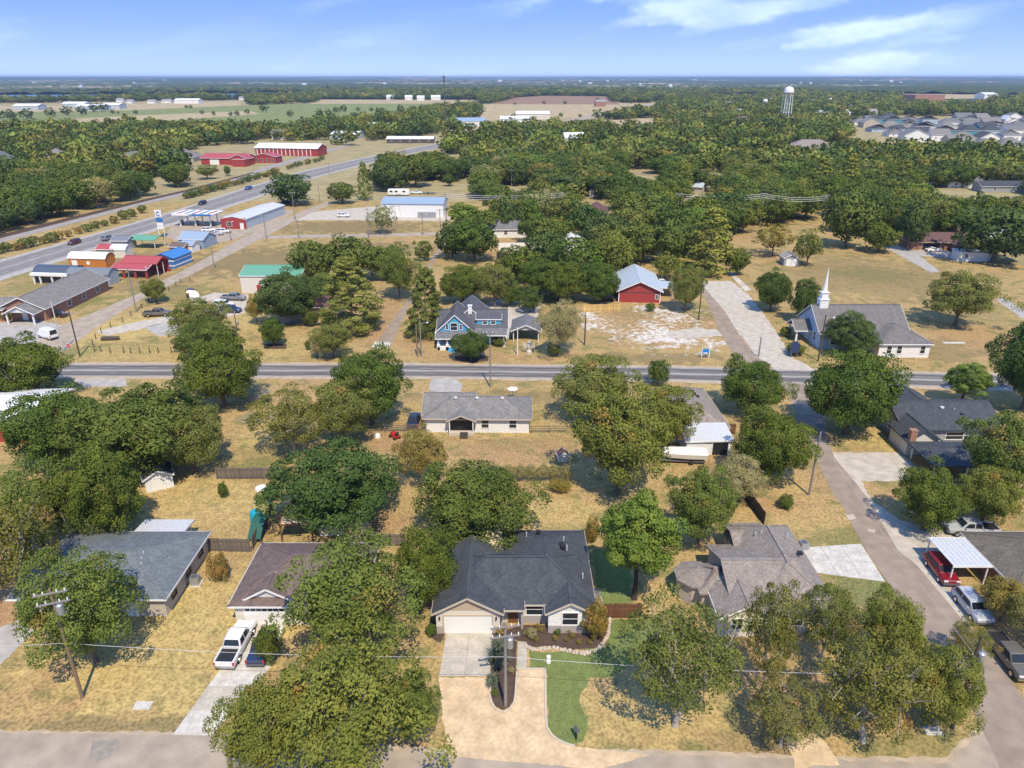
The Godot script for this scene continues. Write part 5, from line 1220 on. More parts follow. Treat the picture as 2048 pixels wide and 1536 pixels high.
# woods too far off and too dense to count, as copies of a few small trees
func _woods() -> void:
	rng.seed = 5
	var n := FastNoiseLite.new()
	n.seed = 8
	n.frequency = 0.006
	n.fractal_octaves = 3
	var clear := [PackedVector2Array([Vector2(-581.13,-778.13),Vector2(-418.58,-778.13),Vector2(-309.66,-785.54),Vector2(-231.46,-763.72),Vector2(-184.97,-936.32),Vector2(-129.72,-1223.68),Vector2(-36.6,-1455.84),Vector2(-69.48,-1687.59),Vector2(-366.12,-1757.35),Vector2(-537.88,-1534.99),Vector2(-649.34,-1299.15),Vector2(-879.77,-1189.09)]),
		PackedVector2Array([Vector2(-879.77,-1189.09),Vector2(-649.34,-1299.15),Vector2(-537.88,-1534.99),Vector2(-627.53,-1794.41),Vector2(-808.61,-1623.09),Vector2(-1073.62,-1455.84)]),
		PackedVector2Array([Vector2(-422.07,-1623.09),Vector2(-68.15,-1654.72),Vector2(-72.6,-1915.48),Vector2(-483.23,-1959.5)]),
		PackedVector2Array([Vector2(-538.55,-895.98),Vector2(-432.54,-1003.93),Vector2(-382.28,-1172.5),Vector2(-433.04,-1279.43),Vector2(-556.58,-1110.47),Vector2(-606.56,-968.97)]),
		PackedVector2Array([Vector2(-50.28,-980.36),Vector2(-61.64,-1623.09),Vector2(234.51,-1687.59),Vector2(324.91,-1623.09),Vector2(209.35,-1172.5),Vector2(155.32,-1110.47),Vector2(50.7,-1028.64)]),
		PackedVector2Array([Vector2(-40.74,-1623.09),Vector2(221.48,-1592.64),Vector2(278.31,-2272.3),Vector2(100.12,-2366.57),Vector2(8.31,-2157.61)]),
		PackedVector2Array([Vector2(48.77,-778.13),Vector2(148,-793.08),Vector2(196.87,-1054.57),Vector2(98.16,-968.97)]),
		PackedVector2Array([Vector2(450.34,-1915.48),Vector2(624.17,-1959.5),Vector2(807.75,-2542.17),Vector2(610.65,-2468.92)]),
		PackedVector2Array([Vector2(1028.81,-2790.27),Vector2(1014.15,-2272.3),Vector2(1222.49,-1687.59),Vector2(2149.89,-2984.19),Vector2(1775.95,-3206.84),Vector2(1592.78,-3687.66),Vector2(1386.66,-3768.3)]),
		PackedVector2Array([Vector2(17.59,-793.08),Vector2(34.15,-793.08),Vector2(259.6,-1407.4),Vector2(340.13,-1757.35),Vector2(288.79,-1687.59),Vector2(62.54,-1003.93)]),
		PackedVector2Array([Vector2(-1354.26,-1794.41),Vector2(-1032.06,-1775.69),Vector2(-991.85,-1873.37),Vector2(-917.19,-2029.42),Vector2(-717.18,-2053.84),Vector2(-581.39,-2272.3),Vector2(-724.35,-2836.36),Vector2(-2031.4,-2702.4)]),
		PackedVector2Array([Vector2(-123.65,-513.2),Vector2(-48.69,-596.64),Vector2(-18.78,-736.41),Vector2(-40.88,-793.08),Vector2(-57.7,-710.93),Vector2(-121.5,-476.53)]),
		PackedVector2Array([Vector2(-118.4,-380.13),Vector2(-18.88,-380.13),Vector2(-18.36,-416.46),Vector2(-59.06,-624.12),Vector2(-36.34,-659.43),Vector2(-24.01,-749.83),Vector2(-48.64,-793.08),Vector2(-125.22,-648.95),Vector2(-146.64,-579.59),Vector2(-159.47,-476.53)]),
		PackedVector2Array([Vector2(-166.88,-380.13),Vector2(-114.06,-500.4),Vector2(-131.16,-596.64),Vector2(-160.53,-654.15),Vector2(-218.15,-633.83),Vector2(-258.26,-614.69)]),
		PackedVector2Array([Vector2(222.84,-513.2),Vector2(308.94,-533.64),Vector2(372.09,-476.53),Vector2(803.89,-1054.57),Vector2(593.97,-1110.47),Vector2(455.27,-1054.57)]),
		PackedVector2Array([Vector2(-66.75,-793.08),Vector2(-7.24,-793.08),Vector2(85.52,-841.48),Vector2(120.31,-1054.57),Vector2(59.27,-1206.14),Vector2(-23.24,-1054.57),Vector2(-75.45,-936.32)]),
		PackedVector2Array([Vector2(-873.27,-1223.68),Vector2(-509.02,-1507.68),Vector2(-644.76,-1915.48),Vector2(-1153.37,-1623.09)]),
		PackedVector2Array([Vector2(728.26,-1455.84),Vector2(906.57,-1455.84),Vector2(1528.22,-2468.92),Vector2(1227.64,-2468.92)]),
		PackedVector2Array([Vector2(90.48,-687.11),Vector2(103.99,-687.11),Vector2(121.81,-808.6),Vector2(105.99,-808.6)]),
		PackedVector2Array([Vector2(125.67,-736.41),Vector2(140.11,-736.41),Vector2(166.11,-877.07),Vector2(148.99,-877.07)]),
		PackedVector2Array([Vector2(146.89,-698.83),Vector2(160.62,-698.83),Vector2(188.69,-824.72),Vector2(172.56,-824.72)]),
		PackedVector2Array([Vector2(174.83,-664.79),Vector2(187.91,-664.79),Vector2(218.94,-778.13),Vector2(203.7,-778.13)]),
		PackedVector2Array([Vector2(127.75,-548.16),Vector2(138.61,-548.16),Vector2(157.09,-624.12),Vector2(144.78,-624.12)]),
		PackedVector2Array([Vector2(75.45,-488.19),Vector2(85.16,-488.19),Vector2(95.18,-548.16),Vector2(84.32,-548.16)]),
		PackedVector2Array([Vector2(160.32,-548.16),Vector2(171.18,-548.16),Vector2(194,-624.12),Vector2(181.7,-624.12)]),
		PackedVector2Array([Vector2(209.04,-610.08),Vector2(221.08,-610.08),Vector2(254.24,-704.83),Vector2(240.4,-704.83)]),
		PackedVector2Array([Vector2(245.99,-454.76),Vector2(255.07,-454.76),Vector2(282.89,-506.72),Vector2(272.82,-506.72)]),
		PackedVector2Array([Vector2(7.7,-555.7),Vector2(18.7,-555.7),Vector2(21.23,-633.83),Vector2(8.74,-633.83)]),
		PackedVector2Array([Vector2(26.65,-273.92),Vector2(35.66,-273.92),Vector2(37.98,-293.12),Vector2(28.38,-293.12)]),
		PackedVector2Array([Vector2(31.94,-313.7),Vector2(41.53,-313.7),Vector2(44.62,-338.63),Vector2(34.32,-338.63)]),
		PackedVector2Array([Vector2(196.03,-349.36),Vector2(228.55,-349.36),Vector2(247.51,-380.13),Vector2(212.3,-380.13)]),
		PackedVector2Array([Vector2(218.48,-341.63),Vector2(237.17,-341.63),Vector2(256.4,-371.08),Vector2(236.2,-371.08)]),
		PackedVector2Array([Vector2(191.15,-533.64),Vector2(236.29,-533.64),Vector2(266.89,-605.54),Vector2(215.9,-605.54)]),
		PackedVector2Array([Vector2(82.03,-337.15),Vector2(86.59,-337.15),Vector2(93.51,-365.85),Vector2(88.59,-365.85)]),
		PackedVector2Array([Vector2(153.91,-470.91),Vector2(164.23,-470.91),Vector2(182.83,-526.66),Vector2(171.33,-526.66)]),
		PackedVector2Array([Vector2(38.22,-540.81),Vector2(51.8,-540.81),Vector2(58.6,-614.69),Vector2(43.25,-614.69)]),
		PackedVector2Array([Vector2(-33.29,-513.2),Vector2(-17.66,-513.2),Vector2(-19.86,-579.59),Vector2(-37.42,-579.59)]),
		PackedVector2Array([Vector2(123.22,-295.41),Vector2(127.85,-295.41),Vector2(136.81,-317.61),Vector2(131.85,-317.61)]),
		PackedVector2Array([Vector2(-218.35,-470.91),Vector2(-193.95,-470.91),Vector2(-215.91,-526.66),Vector2(-243.07,-526.66)]),
		PackedVector2Array([Vector2(-230.86,-439.64),Vector2(-213.86,-439.64),Vector2(-236.38,-488.19),Vector2(-255.16,-488.19)]),
		PackedVector2Array([Vector2(-304.39,-444.57),Vector2(-296.69,-444.57),Vector2(-328.29,-494.22),Vector2(-336.81,-494.22)]),
		PackedVector2Array([Vector2(-304.04,-494.22),Vector2(-289.96,-494.22),Vector2(-324.52,-555.7),Vector2(-340.29,-555.7)]),
		PackedVector2Array([Vector2(-184.47,-437.21),Vector2(-109.28,-437.21),Vector2(-120.72,-485.22),Vector2(-203.78,-485.22)]),
		PackedVector2Array([Vector2(-97.79,-307.37),Vector2(-82.53,-307.37),Vector2(-88.55,-331.34),Vector2(-104.91,-331.34)]),
		PackedVector2Array([Vector2(-153.2,-633.83),Vector2(-120.73,-633.83),Vector2(-139.63,-736.41),Vector2(-177.18,-736.41)]),
		PackedVector2Array([Vector2(-143.57,-749.83),Vector2(-110.25,-749.83),Vector2(-131.14,-895.98),Vector2(-170.77,-895.98)]),
		PackedVector2Array([Vector2(-101.32,-596.64),Vector2(-56.94,-596.64),Vector2(-65.27,-687.11),Vector2(-116.14,-687.11)]),
		PackedVector2Array([Vector2(299.11,-877.07),Vector2(324.23,-877.07),Vector2(408.45,-1110.47),Vector2(376.81,-1110.47)]),
		PackedVector2Array([Vector2(386.78,-1260.3),Vector2(404.69,-1260.3),Vector2(458.65,-1431.22),Vector2(438.35,-1431.22)]),
		PackedVector2Array([Vector2(338.78,-1125.37),Vector2(354.81,-1125.37),Vector2(396.55,-1260.3),Vector2(378.63,-1260.3)]),
		PackedVector2Array([Vector2(389.52,-992.01),Vector2(403.69,-992.01),Vector2(445.09,-1095.96),Vector2(429.47,-1095.96)]),
		PackedVector2Array([Vector2(381.44,-946.96),Vector2(394.97,-946.96),Vector2(433.51,-1041.45),Vector2(418.65,-1041.45)]),
		PackedVector2Array([Vector2(431.76,-1016.14),Vector2(446.26,-1016.14),Vector2(493.23,-1125.37),Vector2(477.2,-1125.37)]),
		PackedVector2Array([Vector2(434.5,-1189.09),Vector2(451.42,-1189.09),Vector2(507.85,-1340.42),Vector2(488.82,-1340.42)]),
		PackedVector2Array([Vector2(617.97,-1534.99),Vector2(639.72,-1534.99),Vector2(746.34,-1794.41),Vector2(720.97,-1794.41)]),
		PackedVector2Array([Vector2(611.75,-1384.35),Vector2(631.4,-1384.35),Vector2(724.94,-1592.64),Vector2(702.38,-1592.64)]),
		PackedVector2Array([Vector2(719.81,-1563.29),Vector2(741.96,-1563.29),Vector2(868.25,-1833.05),Vector2(842.33,-1833.05)]),
		PackedVector2Array([Vector2(661.85,-1340.42),Vector2(680.88,-1340.42),Vector2(778.15,-1534.99),Vector2(756.4,-1534.99)]),
		PackedVector2Array([Vector2(471.65,-1028.64),Vector2(486.32,-1028.64),Vector2(538.2,-1140.66),Vector2(521.96,-1140.66)]),
		PackedVector2Array([Vector2(669.68,-1156.37),Vector2(686.14,-1156.37),Vector2(769.31,-1299.15),Vector2(750.85,-1299.15)]),
		PackedVector2Array([Vector2(550.88,-867.9),Vector2(563.31,-867.9),Vector2(613.38,-946.96),Vector2(599.84,-946.96)]),
		PackedVector2Array([Vector2(297.11,-1041.45),Vector2(311.96,-1041.45),Vector2(345.69,-1156.37),Vector2(329.23,-1156.37)]),
		PackedVector2Array([Vector2(363.37,-1340.42),Vector2(382.4,-1340.42),Vector2(437.03,-1534.99),Vector2(415.28,-1534.99)]),
		PackedVector2Array([Vector2(499.32,-1534.99),Vector2(521.07,-1534.99),Vector2(607.92,-1794.41),Vector2(582.54,-1794.41)]),
		PackedVector2Array([Vector2(649.83,-1189.09),Vector2(666.75,-1189.09),Vector2(750.09,-1340.42),Vector2(731.06,-1340.42)]),
		PackedVector2Array([Vector2(511.41,-1189.09),Vector2(528.32,-1189.09),Vector2(594.36,-1340.42),Vector2(575.33,-1340.42)]),
		PackedVector2Array([Vector2(544.47,-1431.22),Vector2(564.78,-1431.22),Vector2(651.67,-1654.72),Vector2(628.24,-1654.72)]),
		PackedVector2Array([Vector2(557.44,-1156.37),Vector2(573.91,-1156.37),Vector2(643.47,-1299.15),Vector2(625.01,-1299.15)]),
		PackedVector2Array([Vector2(372.76,-1534.99),Vector2(394.51,-1534.99),Vector2(460.27,-1794.41),Vector2(434.89,-1794.41)])]
	var boxes := []
	for c in clear:
		var r := Rect2(c[0], Vector2.ZERO)
		for p in c:
			r = r.expand(p)
		boxes.append(r)
	var places := {"dark_oak_small": [], "oak_small": [], "elm_small": [], "cedar_small": []}
	var keys := places.keys()
	var r := 459.0
	while r < 3150.0:
		var step := 9.4 + maxf(0.0, (r - 900.0) * 0.0026)
		var a := -0.68 + rng.randf() * 0.01
		while a < 0.68:
			a += step / r * rng.randf_range(0.8, 1.25)
			var q := r + rng.randf_range(-0.45, 0.45) * step
			var p := Vector2(sin(a) * q, -cos(a) * q)
			var p2 := p + Vector2(n.get_noise_2d(p.x * 4.0, p.y * 4.0), n.get_noise_2d(p.y * 4.0 + 99.0, p.x * 4.0)) * minf(0.02 * q, 22.0)
			var hit := false
			for i in clear.size():
				if boxes[i].has_point(p2) and Geometry2D.is_point_in_polygon(p2, clear[i]):
					hit = true
					break
			if hit:
				continue
			var v := n.get_noise_2dv(p)
			if v < -0.36 or n.get_noise_2d(p.x * 5.0 + 700.0, p.y * 5.0) < -0.34 or rng.randf() < 0.05:
				continue
			var kind: String = keys[clampi(int((n.get_noise_2d(p.x * 2.0 + 500.0, p.y * 2.0) * 0.8 + 0.5 + rng.randf_range(-0.35, 0.35)) * 3.3), 0, 3)]
			var s := (step / 7.3) * rng.randf_range(0.7, 1.4)
			var tall := (0.72 + 0.40 * s) * rng.randf_range(0.7, 1.3)
			places[kind].append([Transform3D(Basis(Vector3.UP, rng.randf() * TAU).scaled(Vector3(s, tall, s)), Vector3(p.x, 0, p.y)), n.get_noise_2d(p.x * 3.0 - 400.0, p.y * 3.0)])
		r += step * 0.92
	for kind in keys:
		for v in 2:
			var mine := []
			for i in places[kind].size():
				if i % 2 == v:
					mine.append(places[kind][i])
			var mm := MultiMesh.new()
			mm.transform_format = MultiMesh.TRANSFORM_3D
			mm.use_colors = true
			mm.mesh = protos[kind][v].crown
			mm.instance_count = mine.size()
			for i in mine.size():
				mm.set_instance_transform(i, mine[i][0])
				var own: float = clampf(1.08 + 0.5 * mine[i][1] + rng.randf_range(-0.22, 0.22), 0.65, 1.5)  # each tree its own leaf colour
				mm.set_instance_color(i, Color(own * rng.randf_range(0.88, 1.15), own, own * 0.9))
			var o := MultiMeshInstance3D.new()
			o.multimesh = mm
			o.material_override = protos[kind][v].leaf
			o.name = numbered("woodland")
			add_child(o)
			o.set_meta("kind", "stuff")
			tag(o, {"dark_oak_small": "dark evergreen woodland spreading beyond the town to the lake", "oak_small": "mid green woodland spreading beyond the town to the lake", "elm_small": "olive green woodland spreading beyond the town to the lake", "cedar_small": "scattered pointed cedars in the woodland beyond the town"}[kind], "woodland", "woodland beyond the town")

# ---------------------------------------------------------------- buildings
# one wing: o = middle of its floor, w along x, d along z, walls h high; roof: gx gz (gable, ridge along x or z), hx hz (hip), sz sx (one slope, low side +z / +x), f flat
func wing(t: Node3D, o: Vector3, w: float, d: float, h: float, roof: String, rise: float, over: float, wall: Material, top: Material, trim: Material, sides := "nesw") -> void:
	var st := tool()
	var x0 := o.x - w / 2
	var x1 := o.x + w / 2
	var z0 := o.z - d / 2
	var z1 := o.z + d / 2
	var y := o.y
	if wall != null:
		var c := [Vector3(x0, y, z0), Vector3(x1, y, z0), Vector3(x1, y, z1), Vector3(x0, y, z1)]
		var name4 := ["n", "e", "s", "w"]
		for k in 4:
			if sides.contains(name4[k]):
				var a: Vector3 = c[k]
				var b: Vector3 = c[(k + 1) % 4]
				face(st, [a, b, b + Vector3(0, h, 0), a + Vector3(0, h, 0)])
		if roof == "gx":
			for x in [x0, x1]:
				face(st, [Vector3(x, y + h, z0), Vector3(x, y + h, z1), Vector3(x, y + h + rise, o.z)])
		elif roof == "gz":
			for z in [z0, z1]:
				face(st, [Vector3(x0, y + h, z), Vector3(x1, y + h, z), Vector3(o.x, y + h + rise, z)])
		elif roof == "sz":
			face(st, [Vector3(x0, y + h, z0), Vector3(x1, y + h, z0), Vector3(x1, y + h + rise, z0), Vector3(x0, y + h + rise, z0)])
			for x in [x0, x1]:
				face(st, [Vector3(x, y + h, z0), Vector3(x, y + h, z1), Vector3(x, y + h + rise, z0)])
		elif roof == "sx":
			face(st, [Vector3(x0, y + h, z0), Vector3(x0, y + h, z1), Vector3(x0, y + h + rise, z1), Vector3(x0, y + h + rise, z0)])
			for z in [z0, z1]:
				face(st, [Vector3(x0, y + h, z), Vector3(x1, y + h, z), Vector3(x0, y + h + rise, z)])
		put(st, "wall", wall, t)
	if roof == "":
		return
	var rt := tool()
	var edge := []
	var th := 0.14
	var e := y + h + th
	var X0 := x0 - over
	var X1 := x1 + over
	var Z0 := z0 - over
	var Z1 := z1 + over
	if roof in ["gx", "gz", "hx", "hz"]:
		var along_x: bool = roof[1] == "x"
		var half := (d if along_x else w) / 2
		var lo := e - over * rise / half
		var pk := e + rise
		var A := Vector3(X0, lo, Z0)
		var B := Vector3(X1, lo, Z0)
		var C := Vector3(X1, lo, Z1)
		var D := Vector3(X0, lo, Z1)
		var P: Vector3
		var Q: Vector3
		var inset := 0.0 if roof[0] == "g" else half + over
		if along_x:
			P = Vector3(X0 + inset, pk, o.z)
			Q = Vector3(X1 - inset, pk, o.z)
			slab(rt, [D, P, Q, C], th)
			slab(rt, [B, Q, P, A], th)
			if roof[0] == "h":
				slab(rt, [A, P, D], th)
				slab(rt, [C, Q, B], th)
				edge = [[A, B], [B, C], [C, D], [D, A]]
			else:
				edge = [[A, B], [C, D], [A, P], [P, D], [B, Q], [Q, C]]
		else:
			P = Vector3(o.x, pk, Z0 + inset)
			Q = Vector3(o.x, pk, Z1 - inset)
			slab(rt, [A, P, Q, D], th)
			slab(rt, [C, Q, P, B], th)
			if roof[0] == "h":
				slab(rt, [B, P, A], th)
				slab(rt, [D, Q, C], th)
				edge = [[A, B], [B, C], [C, D], [D, A]]
			else:
				edge = [[A, D], [B, C], [A, P], [P, B], [D, Q], [Q, C]]
		# ridge cap
		beam(rt, P + Vector3(0, 0.0, 0), Q + Vector3(0, 0.0, 0), 0.3, 0.07)
		if roof[0] == "h":
			for pair in ([[A, P], [D, P], [B, Q], [C, Q]] if along_x else [[A, P], [B, P], [D, Q], [C, Q]]):
				beam(rt, pair[0], pair[1], 0.26, 0.05)
	elif roof == "sz":
		var k := rise / d
		var A := Vector3(X0, e + rise + over * k, Z0)
		var B := Vector3(X1, e + rise + over * k, Z0)
		var C := Vector3(X1, e - over * k, Z1)
		var D := Vector3(X0, e - over * k, Z1)
		slab(rt, [D, A, B, C], 0.1)
		edge = [[A, B], [B, C], [C, D], [D, A]]
	elif roof == "sx":
		var k := rise / w
		var A := Vector3(X0, e + rise + over * k, Z0)
		var B := Vector3(X1, e - over * k, Z0)
		var C := Vector3(X1, e - over * k, Z1)
		var D := Vector3(X0, e + rise + over * k, Z1)
		slab(rt, [D, A, B, C], 0.1)
		edge = [[A, B], [B, C], [C, D], [D, A]]
	else:
		slab(rt, [Vector3(X0, e, Z1), Vector3(X0, e, Z0), Vector3(X1, e, Z0), Vector3(X1, e, Z1)], 0.16)
		var A := Vector3(X0, e, Z0)
		var C := Vector3(X1, e, Z1)
		edge = [[A, Vector3(X1, e, Z0)], [Vector3(X1, e, Z0), C], [C, Vector3(X0, e, Z1)], [Vector3(X0, e, Z1), A]]
	put(rt, "roof", top, t)
	if trim != null:
		var ft := tool()
		var mid := Vector3(o.x, 0, o.z)
		for s in edge:
			var m: Vector3 = (s[0] + s[1]) / 2 - mid
			m.y = 0
			var dv: Vector3 = s[1] - s[0]
			dv.y = 0
			var nrm := Vector3(dv.z, 0, -dv.x).normalized()
			if nrm.dot(m) < 0:
				nrm = -nrm
			beam(ft, s[0] + nrm * 0.025 + Vector3(0, -0.10, 0), s[1] + nrm * 0.025 + Vector3(0, -0.10, 0), 0.045, 0.2)
		put(ft, "fascia", trim, t)

# a framed window or a door on a wall; "at" is the middle of its foot on the wall, turn 0 faces +z (south)
func window(t: Node3D, at: Vector3, turn: float, w: float, h: float, trim: Material, bars := 1) -> void:
	var st := tool()
	for s in [[Vector3(0, h + 0.04, 0.03), Vector3(w + 0.2, 0.1, 0.09)], [Vector3(0, -0.04, 0.04), Vector3(w + 0.24, 0.1, 0.12)], [Vector3(-w / 2 - 0.04, h / 2, 0.03), Vector3(0.1, h, 0.085)], [Vector3(w / 2 + 0.04, h / 2, 0.03), Vector3(0.1, h, 0.085)]]:
		box(st, s[0], s[1])
	for k in bars:
		box(st, Vector3(0, h * (k + 1) / (bars + 1.0), 0.03), Vector3(w, 0.05, 0.05))
	var o := put(st, "window", trim, t, at, turn)
	var g := tool()
	box(g, Vector3(0, h / 2, 0.005), Vector3(w, h, 0.03))
	put(g, "pane", M.glass, o)

func door(t: Node3D, at: Vector3, turn: float, w: float, h: float, m: Material, trim: Material, panels := 0) -> void:
	var st := tool()
	for s in [[Vector3(0, h + 0.05, 0.03), Vector3(w + 0.22, 0.11, 0.09)], [Vector3(-w / 2 - 0.05, h / 2, 0.03), Vector3(0.11, h, 0.085)], [Vector3(w / 2 + 0.05, h / 2, 0.03), Vector3(0.11, h, 0.085)]]:
		box(st, s[0], s[1])
	var o := put(st, "garage_door" if w > 2.0 else "door", trim, t, at, turn)
	if panels > 0:
		for k in panels:
			var g := tool()
			box(g, Vector3(0, h * (k + 0.5) / panels, 0.01), Vector3(w, h / panels - 0.03, 0.05))
			put(g, "panel", m, o)
	else:
		var g := tool()
		box(g, Vector3(0, h / 2, 0.01), Vector3(w, h, 0.05))
		put(g, "leaf", m, o)
		var k := tool()
		box(k, Vector3(w * 0.38, h * 0.47, 0.06), Vector3(0.1, 0.12, 0.06))
		put(k, "handle", M.chrome, o)

func vent(t: Node3D, at: Vector3, kind := "pipe") -> void:
	var st := tool()
	if kind == "pipe":
		tube(st, at + Vector3(0, -0.3, 0), at + Vector3(0, 0.4, 0), 0.07, 0.07, 7)
	elif kind == "turbine":
		lathe(st, at, [[0.02, -0.3], [0.2, -0.3], [0.2, 0.1], [0.32, 0.2], [0.32, 0.4], [0.05, 0.52]], 10)
	else:
		box(st, at + Vector3(0, 0.05, 0), Vector3(0.5, 0.25, 0.5))
	put(st, "vent", M.black if kind == "box" else M.tin, t)

func chimney(t: Node3D, at: Vector3, s: Vector3, m: Material) -> void:
	var st := tool()
	box(st, at + Vector3(0, s.y / 2, 0), s)
	box(st, at + Vector3(0, s.y + 0.05, 0), Vector3(s.x + 0.15, 0.12, s.z + 0.15))
	put(st, "chimney", m, t)

func posts(t: Node3D, spots: Array, h: float, r: float, m: Material) -> void:
	for p in spots:
		var st := tool()
		box(st, p + Vector3(0, h / 2, 0), Vector3(r, h, r))
		put(st, "post", m, t)

# a plain ranch house with one main wing, front openings on the south wall
func cottage(label: String, at: Vector3, turn: float, w: float, d: float, h: float, roof: String, rise: float, wall: Material, top: Material, windows := 2, called := "house", cat := "house", group := "", trim: Material = null) -> Node3D:
	var t := thing(called, label, cat, at, turn, group)
	wing(t, Vector3.ZERO, w, d, h, roof, rise, 0.45, wall, top, M.white if trim == null else trim)
	for k in windows:
		window(t, Vector3(-w / 2 + w * (k + 0.5) / windows, h * 0.38, d / 2), 0, 1.1, 1.1, M.white)
	for s in [-1, 1]:
		window(t, Vector3(s * w / 2, h * 0.38, 0), 90 * s, 1.0, 1.1, M.white)
	return t

func _home_centre() -> void:
	var t := thing("house", "single-storey house with dark slate hip roof, tan garage gable and white garage door", "house", Vector3(0, 0, -62), 0)
	var W: Material = M.cream
	wing(t, Vector3(-4.35, 0, 0.3), 6.3, 9.6, 2.75, "gz", 1.75, 0.4, M.cream, M.slate, M.kerb)
	wing(t, Vector3(0.55, 0, -0.25), 13.9, 7.4, 2.78, "hx", 2.35, 0.45, W, M.slate, M.kerb)
	wing(t, Vector3(3.6, 0, -2.4), 8.6, 12.0, 2.72, "hz", 2.1, 0.45, W, M.slate, M.kerb)
	wing(t, Vector3(5.75, 0, 3.0), 4.3, 4.0, 2.6, "gz", 1.15, 0.35, M.white_lap, M.slate, M.kerb)
	# tan boarding in the garage gable, pale stone along the foot of the front
	var st := tool()
	face(st, [Vector3(-7.3, 2.82, 5.13), Vector3(-1.4, 2.82, 5.13), Vector3(-4.35, 4.42, 5.13)])
	put(st, "gable_boarding", M.tan, t)
	for s in [[Vector3(-7.18, 0.45, 5.14), Vector3(0.62, 0.9, 0.1)], [Vector3(-1.52, 0.45, 5.14), Vector3(0.62, 0.9, 0.1)], [Vector3(2.2, 0.45, 3.66), Vector3(2.5, 0.9, 0.12)], [Vector3(5.75, 0.45, 5.05), Vector3(4.2, 0.9, 0.12)]]:
		var k := tool()
		box(k, s[0], s[1])
		put(k, "stone_skirting", M.grey_stone, t)
	door(t, Vector3(-4.35, 0.02, 5.12), 0, 4.75, 2.15, M.white, M.tan, 4)
	door(t, Vector3(0.1, 0.05, 3.63), 0, 1.0, 2.05, M.door_brown, M.tan)
	window(t, Vector3(2.25, 1.05, 3.62), 0, 1.6, 1.35, M.white)
	window(t, Vector3(5.75, 1.0, 5.02), 0, 1.5, 1.45, M.white)
	window(t, Vector3(7.9, 1.1, -2.0), 90, 1.2, 1.2, M.white)
	window(t, Vector3(7.9, 1.1, -6.0), 90, 1.2, 1.2, M.white)
	posts(t, [Vector3(1.0, 0, 4.4), Vector3(-1.0, 0, 4.4)], 2.5, 0.22, M.grey_stone)
	wing(t, Vector3(0.0, 0, 4.0), 2.3, 1.5, 2.5, "sz", 0.25, 0.1, null, M.slate, M.kerb)
	# a lamp bracket on each garage pier
	for x in [-7.15, -1.55]:
		var l := tool()
		box(l, Vector3(x, 1.95, 5.26), Vector3(0.16, 0.3, 0.14))
		put(l, "wall_lantern", M.black, t)
	for p in [Vector3(1.6, 4.2, -5.6), Vector3(5.7, 4.0, -5.0), Vector3(5.9, 4.4, -2.9), Vector3(7.3, 3.6, 0.8)]:
		vent(t, p)
	for p in [Vector3(5.4, 4.25, -3.8), Vector3(5.5, 4.35, -3.2), Vector3(2.9, 4.6, -5.6)]:
		vent(t, p, "box")
	# covered patio at the back
	wing(t, Vector3(-1.6, 0, -6.5), 3.6, 3.6, 2.45, "sx", 0.3, 0.2, null, M.cream_tin, M.white)
	posts(t, [Vector3(-3.2, 0, -8.1), Vector3(-3.2, 0, -5.2)], 2.5, 0.14, M.white)

